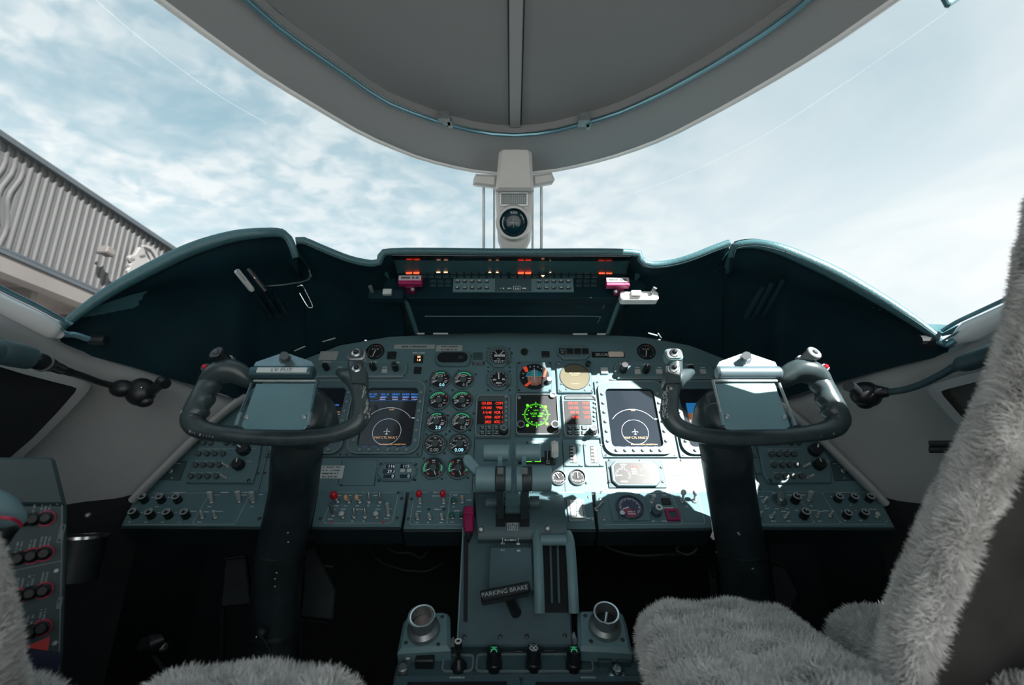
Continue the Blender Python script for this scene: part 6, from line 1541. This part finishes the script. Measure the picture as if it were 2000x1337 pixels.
def tall(px, py, sym, h_=.034, n=True):
    x, y = t.L(px, py); m = MB(); m.lathe(x, y, [(.0135, 0), (.0135, .012), (.0120, .014), (.0118, h_ - .004), (.0105, h_), (0, h_)], 22); k = m.build('rotary_knob', 'knob_black', t)
    q = MB()
    if sym == 'A': q.line([(x - .005, y - .005), (x, y + .005), (x + .005, y - .005)], .0015, h_ + .0008); q.line([(x - .005, y), (x + .005, y)], .0013, h_ + .0008); q.line([(x - .005, y + .005), (x + .005, y + .005)], .0013, h_ + .0008)
    else: q.ring(x - .0035, y, .0038, .0024, h_, h_ + .0008, 14); q.ring(x + .0035, y, .0038, .0024, h_, h_ + .0008, 14); q.marks(x, y + .006, .012, .002, h_ + .0008, 3); q.marks(x, y - .006, .010, .002, h_ + .0008, 5)
    q.build('knob_symbol', 'green_print' if sym == 'A' else 'white_print', k)
tall(965, 1303, 'A'); tall(1042, 1302, 'O', .036); tall(1120, 1303, 'A')
x, y = t.L(896, 1303); m = MB(); m.lathe(x, y, [(.014, 0), (.013, .006), (.006, .016), (.004, .018), (.004, .036), (.006, .038), (.0068, .046), (.005, .050), (0, .050)], 18); j = m.build('joystick', 'knob_black', t); m = MB(); m.ring(x, y, .0058, .0034, .0495, .0515, 16); m.build('joystick_cap', 'white_print', j)
m = MB(); m.rrect(*t.rect(813, 1285, 849, 1306), 0, .016, .002, .002); gsw = m.build('guarded_switch', 'knob_black', t); q = MB(); q.marks(*t.L(829, 1293), .006, .005, .0165, 3); q.build('switch_print', 'grey_print', gsw)
for b in ((1167, 1285, 1194, 1303), (1203, 1284, 1230, 1302)): button(t, *b, 'panel_dark', .012, 'push_button')
for b in ((1004, 1266, 1024, 1275), (1060, 1266, 1088, 1274)): button(t, *b, 'button_black', .004, 'push_button')
for p in ((797, 1290), (787, 1314), (1242, 1288), (1256, 1311)):
    x, y = t.L(*p); m = MB(); m.lathe(x, y, [(.008, 0), (.008, .010), (.006, .012), (.006, .014)], 14); m.build('fastener', 'steel_dull', t)
x, y = t.L(1205, 1316); m = MB(); m.lathe(x, y, [(.016, 0), (.014, .002), (.009, .004), (.008, .012), (.005, .013), (.004, .010), (0, .010)], 20); m.build('jack_socket', 'steel', t)
m = MB()
for x0 in (884, 1116): pass
for p, q_ in (((882, 1262), (886, 1244)), ((1122, 1258), (1121, 1234))):
    m = MB(); m.tube([P(*p, .85), P(lerp(p[0], q_[0], .5) - 2, lerp(p[1], q_[1], .5), .85), P(*q_, .86)], [.006, .006, .001], 6, ry=.002); m.build('trim_tab', 'placard', t, world=True)
# ================================================================== side equipment
def chain(e, pts, name, mt, r, n=10):
    m = MB(); c = catmull([P(*p) for p in pts], 5); m.tube(c, r if isinstance(r, float) else [q.x for q in catmull([(v, 0, 0) for v in r], 5)], n); return m.build(name, mt, e, world=True, angle=50)
e = wthing('gooseneck_lamp', 'black gooseneck map lamp clamped to the left side wall', 'lamp', P(272, 770, 1.0))
chain(e, [(-30, 683, .70), (-6, 685, .72), (2, 686, .725), (30, 692, .745), (58, 699, .765)], 'lamp_head', 'panel_dark', [.016, .019, .0195, .0195, .018], 16)
m = MB(); m.tube([P(60, 700, .767), P(66, 702, .772), P(84, 708, .79)], [.012, .0145, .0135], 14); m.build('collar', 'knob_black', e, world=True)
m = MB(); m.tube([P(84, 708, .79), P(86, 709, .792)], [.0155, .0155], 14); m.build('collar_ring', 'steel_dull', e, world=True)
m = MB(); m.tube([P(86, 709, .792), P(100, 713, .81), P(101, 714, .811), P(120, 721, .84), P(121, 721.5, .841), P(138, 727, .86)], [.0125, .011, .0095, .009, .0075, .007], 14); m.build('neck_sleeve', 'knob_black', e, world=True)
chain(e, [(136, 726, .86), (165, 735, .90), (195, 746, .94), (222, 753, .965)], 'gooseneck', 'button_black', .0062)
m = MB()
cl_ = [(206, 750, .955), (222, 741, .965), (240, 744, .97), (252, 757, .975), (252, 775, .975), (236, 778, .97), (226, 768, .965)]
m.ball(P(238, 758, .975), .021, 14, 10, (1.1, .8, .85)); m.build('clamp_jaw', 'black', e, world=True)
m = MB(); m.ball(P(275, 765, .99), .030, 16, 12, (.95, .8, .95)); m.ball(P(281, 782, .985), .017, 12, 8, (1.1, .7, .8)); m.build('clamp_body', 'black', e, world=True)
m = MB(); m.tube([P(296, 765, .975), P(310, 752, .965), P(318, 746, .96)], [.009, .010, .013], 12); m.tube([P(318, 746, .96), P(324, 750, .955)], [.0125, .010], 12); m.build('clamp_screw', 'knob_black', e, world=True)
m = MB(); m.ball(P(277, 757, .955), .003, 8, 6); m.build('rivet', 'steel', e, world=True)
e = wthing('gooseneck_lamp', 'black gooseneck map lamp clamped to the right side wall', 'lamp', P(1690, 775, 1.0))
m = MB(); m.ball(P(1692, 770, .985), .029, 16, 12, (1.05, .8, .9)); m.ball(P(1690, 786, .98), .016, 12, 8, (1.1, .7, .8)); m.build('clamp_body', 'black', e, world=True)
m = MB(); m.tube([P(1675, 765, .96), P(1664, 756, .95), P(1657, 753, .945)], [.009, .010, .011], 12); m.build('clamp_screw', 'knob_black', e, world=True)
m = MB(); m.tube([P(1712, 765, .97), P(1735, 766, .955)], [.014, .009], 12); m.build('clamp_jaw', 'black', e, world=True)
chain(e, [(1730, 766, .96), (1765, 761, .93), (1800, 750, .90), (1835, 733, .87), (1862, 718, .84)], 'gooseneck', 'panel_dark', .0065)
chain(e, [(1858, 720, .845), (1868, 716, .835), (1880, 711, .82), (1884, 709, .815), (1925, 695, .78), (1990, 675, .72)], 'lamp_head', 'panel_dark', [.007, .008, .011, .0145, .016, .018], 14)
# clip rack on the right wall
e = wthing('cable_clip', 'black two-bar cable clip with white tag on the right wall', 'clip', P(1850, 872, .90))
for y in (866, 878):
    m = MB(); m.tube([P(1815, y, .935), P(1860, y, .905), P(1900, y - 2, .875)], .0058, 8, ry=.004); m.build('bar', 'black', e, world=True)
for y in (866, 877):
    m = MB(); c = P(1874, y, .885); m.ball(c, .0055, 8, 6, (1.1, 1, .8)); m.build('tag', 'placard_pale', e, world=True)
# breaker panel on the left
CBF = Frame(P(60, 1090, .62), (.80, .60, 0), (0, .12, .99))
t = T('circuit_breaker_panel', 'teal circuit breaker panel with red-ringed buttons at lower left', 'breaker panel', CBF, 60, 1090); t.zf = 0
m = MB(); m.prism([t.L(*p) for p in [(-80, 985), (128, 985), (128, 1090), (122, 1262), (118, 1320), (-80, 1330)]], -.02, 0, .002); m.build('face', 'breaker_panel', t)
m = MB(); m.prism([t.L(*p) for p in [(-80, 893), (100, 893), (106, 897), (128, 985), (-80, 985)]], -.02, .004, .003); m.build('upper_cover', 'breaker_panel', t)
m = MB(); m.line([t.L(121, 972), t.L(120, 1090), t.L(115, 1310)], .0009, .0005); m.line([t.L(-10, 1121), t.L(118, 1095)], .0009, .0005); m.line([t.L(22, 1115), t.L(19, 1230)], .0009, .0005)
for bx_ in ((115, 1025, 124, 1058), (112, 1166, 120, 1187)): m.line(MB.rpoly(*t.rect(*bx_), 0), .0007, .0006, True)
m.build('border_line', 'faint_print', t)
bk = [(90, 1012, 1), (66, 1014, 0), (50, 1015, 0), (87, 1080, 1), (62, 1085, 1), (37, 1090, 0), (11, 1094, 0), (85, 1152, 1), (60, 1157, 0), (34, 1164, 1), (8, 1170, 1), (82, 1225, 1), (58, 1233, 0), (31, 1241, 0)]
bm = MB(); bm.lathe(0, 0, [(.0082, 0), (.0082, .008), (.0062, .010), (.0055, .016), (.0045, .017), (0, .017)], 16)
rm = MB(); rm.ring(0, 0, .0098, .0080, 0, .0025, 22)
obs = inst('breaker_button', bm, 'knob_black', t, [(*t.L(x, y), 0) for x, y, r in bk])
me = rm.mesh('red_ring', 'ring_red')
for o_, (x, y, r) in zip(obs, bk):
    if r: c = bpy.data.objects.new('red_ring', me); COL.objects.link(c); c.parent = o_
q = MB()
for i, (x, y, w) in enumerate(((89, 992, 3), (66, 994, 1), (88, 1057, 3), (63, 1063, 2), (37, 1068, 2), (10, 1073, 2), (87, 1127, 2), (60, 1133, 2), (35, 1140, 3), (8, 1145, 2), (83, 1200, 2), (58, 1212, 2), (32, 1214, 2), (119, 1041, 1), (116, 1176, 1), (17, 1203, 1))): q.marks(*t.L(x, y), .013, .0024, .0006, i, rows=w, vertical=True)
q.build('printed_legend', 'faint_print', t)
m = MB(); m.prism([t.L(*p) for p in [(48, 1263), (98, 1242), (94, 1270)]], 0, .0008); m.build('red_triangle', 'red_tri', t)
m = MB(); m.prism([t.L(*p) for p in [(25, 1262), (122, 1274), (112, 1310), (40, 1312)]], .0002, .003); m.build('lower_block', 'navy', t)
screw(t, [(113, 981), (110, 1114), (107, 1256)], .0032, 'steel_dull')
# grip handle poking in from the left
e = wthing('armrest_grip', 'blue-grey rounded grip with red stripe at the left edge', 'armrest', P(-20, 1030, .50))
chain(e, [(-120, 985, .46), (-50, 992, .47), (-5, 1004, .48), (28, 1015, .49), (40, 1020, .495)], 'grip', 'lever_grey', [.020, .021, .019, .012, .005], 16)
chain(e, [(-60, 1012, .455), (-10, 1010, .46), (20, 1012, .465), (36, 1018, .475), (41, 1026, .48)], 'red_stripe', 'ring_red', .0016, 6)
chain(e, [(-60, 1060, .475), (-12, 1042, .478), (18, 1030, .483), (36, 1026, .486)], 'lower_body', 'knob_black', [.022, .018, .011, .005], 14)
# small fittings in the dark on the left
e = wthing('drink_holder', 'chrome-lipped dark drink holder on the left wall by the breaker panel', 'cup holder', P(165, 1075, .90))
c = P(168, 1045, .88); m = MB(); m.lathe(c.x, c.y, [(.030, c.z - .075), (.033, c.z - .004), (.034, c.z), (.031, c.z), (.029, c.z - .06)], 26); m.build('cup', 'footwell_metal', e, world=True)
m = MB(); m.ring(c.x, c.y, .0355, .0315, c.z - .004, c.z + .001, 28); m.build('lip', 'steel', e, world=True)
e = wthing('latch_knob', 'small black knob on a bracket low in the left footwell', 'knob', P(296, 1265, .85))
m = MB(); m.tube([P(278, 1262, .84), P(300, 1258, .84), P(316, 1250, .85)], [.013, .017, .012], 14); m.build('knob', 'knob_black', e, world=True)
m = MB(); m.tube([P(312, 1262, .845), P(324, 1262, .845)], [.008, .006], 10); m.build('collar', 'steel_dull', e, world=True)
m = MB(); m.tube([P(296, 1275, .85), P(330, 1320, .85)], .003, 6); m.build('stay', 'footwell_metal', e, world=True)
for s, x, y in ((-1, 172, 1006), (1, 1798, 1000)):
    m = MB(); m.ball(P(x, y, .93), .0055, 10, 6); tag(m.build('wall_screw', 'steel_dull'), 'round screw head on the dark %s lower wall' % ('left' if s < 0 else 'right'), 'screw')
# rudder pedals
def pedal(label, pts, d, foot):
    fr = tilted(pts[0][0], pts[0][1], d, 75); e = wthing('rudder_pedal', label, 'pedal', P(pts[0][0], pts[0][1], d))
    h = lambda *p: fr.hit(*p)[:2]
    m = MB(); m.prism([h(*p) for p in pts], -.012, 0, .003); m.xform(lambda v: fr.at(*v)); m.build('plate', 'footwell_metal', e, world=True)
    lo = P(*pts[-2], d) if len(pts) > 4 else P(*pts[-1], d)
    m = MB(); m.tube([lo + Vector((0, .01, 0)), Vector((lo.x, lo.y + .10, 0.0))], .009, 8); m.build('pedal_arm', 'footwell_metal', e, world=True)
    for (a, b) in foot:
        m = MB(); m.tube([P(*a, d - .01), P(*b, d - .01)], .004, 6); m.build('bar', 'footwell_metal', e, world=True)
pedal('dark rudder pedal just right of the left column', [(594, 1070), (612, 1066), (655, 1150), (650, 1210), (585, 1205), (592, 1145)], 1.12, [((594, 1068), (597, 1146)), ((597, 1146), (662, 1152)), ((580, 1208), (640, 1214)), ((612, 1102), (652, 1106))])
pedal('dark rudder pedal just left of the right column', [(1384, 1103), (1400, 1104), (1404, 1190), (1392, 1190)], 1.12, [((1384, 1104), (1400, 1105)), ((1388, 1110), (1396, 1130))])
pedal('dark rudder pedal right of the right column', [(1500, 1085), (1530, 1095), (1560, 1160), (1545, 1190), (1520, 1190)], 1.12, [((1492, 1045), (1500, 1080)), ((1500, 1080), (1520, 1155)), ((1512, 1100), (1552, 1118)), ((1550, 1118), (1550, 1160)), ((1545, 1160), (1580, 1168))])
pedal('dark rudder pedal left of the left column', [(440, 1090), (480, 1085), (490, 1180), (430, 1185)], 1.16, [((440, 1090), (480, 1085))])
# loose cables
def cable(label, pts, r=.004, mt='cable'):
    m = MB(); m.tube(catmull([P(*p) for p in pts], 6), r, 7); tag(m.build('cable', mt), label, 'cable', 'loose cables under the panel')
cable('thin cable running from the foot of the left column', [(507, 1240, .90), (518, 1255, .89), (530, 1280, .87), (538, 1312, .86)], .0028, 'footwell_metal')
cable('dark cable sagging under the right switch panels, uppermost', [(1165, 1025, 1.16), (1180, 1064, 1.12), (1240, 1084, 1.1), (1310, 1082, 1.1), (1395, 1078, 1.12), (1410, 1030, 1.18)])
cable('dark cable looped in coils near the right column', [(1335, 1020, 1.2), (1330, 1058, 1.12), (1322, 1074, 1.11), (1345, 1082, 1.1), (1362, 1068, 1.1), (1352, 1050, 1.13), (1350, 1015, 1.2)])
cable('thin wire drooping lowest under the left switch panels', [(690, 1005, 1.25), (730, 1085, 1.14), (780, 1110, 1.1), (810, 1114, 1.1), (840, 1112, 1.1), (880, 1080, 1.15), (890, 1000, 1.25)], .0025, 'footwell_metal')
cable('dark cable below the left switch panels, above the drooping wire', [(720, 1000, 1.25), (760, 1070, 1.15), (800, 1079, 1.15), (830, 1083, 1.15), (870, 1005, 1.25)], .003, 'footwell_metal')
e = wthing('column_connector', 'small round cable connector at the foot of the left column', 'connector', P(512, 1236, .90))
m = MB(); m.ball(P(512, 1236, .91), .010, 12, 8); m.build('plug', 'footwell_metal', e, world=True)
m = MB(); m.ball(P(501, 1244, .90), .0028, 8, 6); m.build('screw', 'steel', e, world=True)

# ================================================================== sheepskin seats
def fur(parent, rows, n, length, seed, width=.0009, lean=(0, -.3, .2), clump=.55, out=(0, 0, 1)):
    """pile of woolly strands grown from a grid of points"""
    rnd = np.random.default_rng(seed)
    R = np.array([[tuple(p) for p in r] for r in rows]); a, b = R.shape[:2]
    du = np.gradient(R, axis=1); dv = np.gradient(R, axis=0); N = np.cross(du, dv); A = np.linalg.norm(N, axis=2); N /= A[..., None] + 1e-12
    N *= np.sign((N * np.array(out)).sum(2).mean())
    prob = A[:-1, :-1].ravel(); prob = prob / prob.sum()
    idx = rnd.choice(len(prob), n, p=prob); i, j = idx // (b - 1), idx % (b - 1); s, t = rnd.random(n)[:, None], rnd.random(n)[:, None]
    def bl(G): return (G[i, j] * (1 - s) + G[i + 1, j] * s) * (1 - t) + (G[i, j + 1] * (1 - s) + G[i + 1, j + 1] * s) * t
    p, nr = bl(R), bl(N); nr /= np.linalg.norm(nr, axis=1)[:, None]
    q = p * 38.0
    cl = np.stack([np.sin(q[:, 0] * 1.9 + np.sin(q[:, 1] * 2.3) * 1.7 + seed), np.sin(q[:, 1] * 2.1 + np.sin(q[:, 2] * 1.7 + q[:, 0]) * 1.5), np.sin(q[:, 2] * 2.0 + np.sin(q[:, 0] * 1.3 + q[:, 1] * 1.9) * 1.6)], 1)
    d = nr + clump * cl + np.array(lean) + rnd.normal(0, .32, (n, 3))
    d -= nr * np.minimum(0, (d * nr).sum(1) - .25)[:, None]; d /= np.linalg.norm(d, axis=1)[:, None]
    d2 = d + .55 * cl[:, [1, 2, 0]] + rnd.normal(0, .25, (n, 3)); d2 /= np.linalg.norm(d2, axis=1)[:, None]
    Ls = length * rnd.uniform(.55, 1.15, n)[:, None]
    side = np.cross(d, rnd.normal(0, 1, (n, 3))); side /= np.linalg.norm(side, axis=1)[:, None]; side *= width * rnd.uniform(.7, 1.3, n)[:, None]
    m1 = p + d * Ls * .55; m2 = m1 + d2 * Ls * .5
    V = np.stack([p - side, p + side, m1 + side * .8, m1 - side * .8, m2], 1).reshape(-1, 3)
    o = np.arange(n)[:, None] * 5
    me = bpy.data.meshes.new('fleece_pile'); F_ = np.concatenate([np.concatenate([o, o + 1, o + 2], 1), np.concatenate([o, o + 2, o + 3], 1), np.concatenate([o + 3, o + 2, o + 4], 1)])
    me.vertices.add(len(V)); me.vertices.foreach_set('co', V.ravel().astype(np.float32))
    me.loops.add(F_.size); me.loops.foreach_set('vertex_index', F_.ravel().astype(np.int32))
    me.polygons.add(len(F_)); me.polygons.foreach_set('loop_start', np.arange(0, F_.size, 3, dtype=np.int32))
    me.update(); me.validate(); me.materials.append(MATS['fleece'])
    ob = bpy.data.objects.new('fleece_pile', me); COL.objects.link(ob); ob.parent = parent; ob['kind'] = 'stuff'
    return ob
def pad(e, name, FL, FR, BR, BL, z, H, n, seed, bow=.03):
    rows = []
    for iv in range(23):
        v = -1 + 2 * iv / 22; v_ = math.copysign(abs(v) ** .8, v); row = []
        for iu in range(25):
            u = -1 + 2 * iu / 24; u_ = math.copysign(abs(u) ** .8, u)
            a = lerp(Vector(FL), Vector(FR), (u_ + 1) / 2); b = lerp(Vector(BL), Vector(BR), (u_ + 1) / 2)
            p = lerp(b, a, (v_ + 1) / 2); hh = math.sqrt(max(0, (1 - abs(u) ** 7) * (1 - abs(v) ** 7)))
            y = p.y + bow * (1 - u * u) * (v_ + 1) / 2
            wob = .004 * math.sin(u * 9 + seed) * math.sin(v * 7)
            row.append(Vector((p.x, y, CZ + z - H + H * hh + wob)))
        rows.append(row)
    sk = [r[:] for r in rows]
    m = MB(); m.grid(rows[::-1] if False else rows); o = m.build(name, 'fleece_base', e, world=True, angle=80)
    f = fur(o, rows, int(n * 1.5), .014, seed, .0008, (0, -.25, .1), .40)
    if f.data.polygons and (np.mean([q.z for q in rows[11]]) > 0): pass
    # dark underside
    rim = [rows[0][k] for k in range(25)] + [rows[i][24] for i in range(23)] + [rows[22][k] for k in range(24, -1, -1)] + [rows[i][0] for i in range(22, -1, -1)]
    m = MB(); m.grid([rim, [p + Vector((0, -.01, -.09)) for p in rim]]); m.build('pad_side', 'seat_leather', e, world=True); return o
e = wthing('pilot_seat', 'sheepskin covered pilot seat on the right', 'seat', (.45, .4, 0))
pad(e, 'thigh_pad', (.197, .845), (.425, .85), (.355, .40), (.125, .40), -.195, .055, 42000, 3)
pad(e, 'thigh_pad', (.475, .83), (.74, .84), (.74, .40), (.40, .40), -.195, .06, 26000, 4)
m = MB(); m.slab([[(.14, .38, .02), (.74, .38, .02)], [(.16, .80, .02), (.74, .80, .02)]], (0, 0, .30)); m.build('seat_base', 'seat_leather', e, world=True)
# backrest: fleece covered edge roll and dark leather back
sil = [(2230, 300), (2130, 310), (2060, 340), (2022, 385), (2010, 430), (1994, 520), (1978, 620), (1950, 705), (1925, 775), (1893, 850), (1850, 935), (1815, 1010), (1785, 1080), (1760, 1140), (1738, 1210), (1722, 1280), (1704, 1345), (1680, 1450)]
inn = [(2290, 420), (2250, 440), (2215, 465), (2190, 490), (2165, 530), (2130, 630), (2080, 720), (2045, 790), (2015, 850), (1985, 905), (1955, 960), (1925, 1020), (1900, 1075), (1880, 1125), (1858, 1185), (1834, 1250), (1802, 1340), (1770, 1450)]
A = catmull([P(*p, .50) for p in sil], 4); Bq = catmull([P(*p, .43) for p in inn], 4); rows = []
cyl = []
for a, b in zip(A, Bq):
    row = []; vd = (lerp(a, b, .5) - CAM).normalized(); w = (b - a)
    for k in range(13):
        g = math.pi * (k / 12); u = (1 - math.cos(g)) / 2
        row.append(lerp(a, b, u) + vd * (.03 - .045 * math.sin(g)))
    # tuck the far side behind the silhouette
    row = [a + vd * .09 + w * .25, a + vd * .06 + w * .03] + row; rows.append(row)
m = MB(); m.grid(rows); o = m.build('backrest_roll', 'fleece_base', e, world=True, angle=80); o['label'] = 'grey sheepskin roll along the seat edge'
fur(o, rows, 60000, .012, 9, .0006, (-.2, -.1, .1), .45, (-.5, -1, 0))
m = MB(); m.grid([[r[-1] + (r[-1] - CAM).normalized() * .005 for r in rows], [p + Vector((.05, .0, 0)) for p in [r[-1] for r in rows]], [p + Vector((.27, .10, 0)) for p in [r[-1] for r in rows]]]); m.build('backrest_shell', 'seat_leather', e, world=True, angle=60)
e = wthing('pilot_seat', 'sheepskin covered pilot seat on the left, cut off by the frame', 'seat', (-.42, .2, 0))
pad(e, 'thigh_pad', (-.365, .605), (-.155, .60), (-.155, .15), (-.365, .15), -.200, .05, 26000, 5)
pad(e, 'thigh_pad', (-.70, .58), (-.435, .575), (-.42, .15), (-.70, .15), -.200, .05, 26000, 6)
m = MB(); m.slab([[(-.68, .14, .02), (-.16, .14, .02)], [(-.68, .55, .02), (-.16, .55, .02)]], (0, 0, .32)); m.build('seat_base', 'seat_leather', e, world=True)
sil = [(-80, 1000), (-20, 1060), (2, 1110), (12, 1170), (24, 1230), (34, 1290), (50, 1345), (70, 1430)]
inn = [(-260, 1000), (-220, 1060), (-210, 1110), (-200, 1170), (-190, 1230), (-180, 1290), (-170, 1345), (-150, 1430)]
A = catmull([P(*p, .44) for p in sil], 4); Bq = catmull([P(*p, .38) for p in inn], 4); rows = []
for a, b in zip(A, Bq):
    vd = (lerp(a, b, .5) - CAM).normalized(); w = b - a
    row = [lerp(a, b, (1 - math.cos(math.pi * k / 12)) / 2) + vd * (.02 - .03 * math.sin(math.pi * k / 12)) for k in range(13)]
    rows.append([a + vd * .07 + w * .25, a + vd * .04 + w * .03] + row)
rows = [r[::-1] for r in rows]
m = MB(); m.grid(rows); o = m.build('backrest_roll', 'fleece_base', e, world=True, angle=80)
fur(o, rows, 16000, .011, 10, .0006, (.2, -.1, .1), .4, (.5, -1, 0))
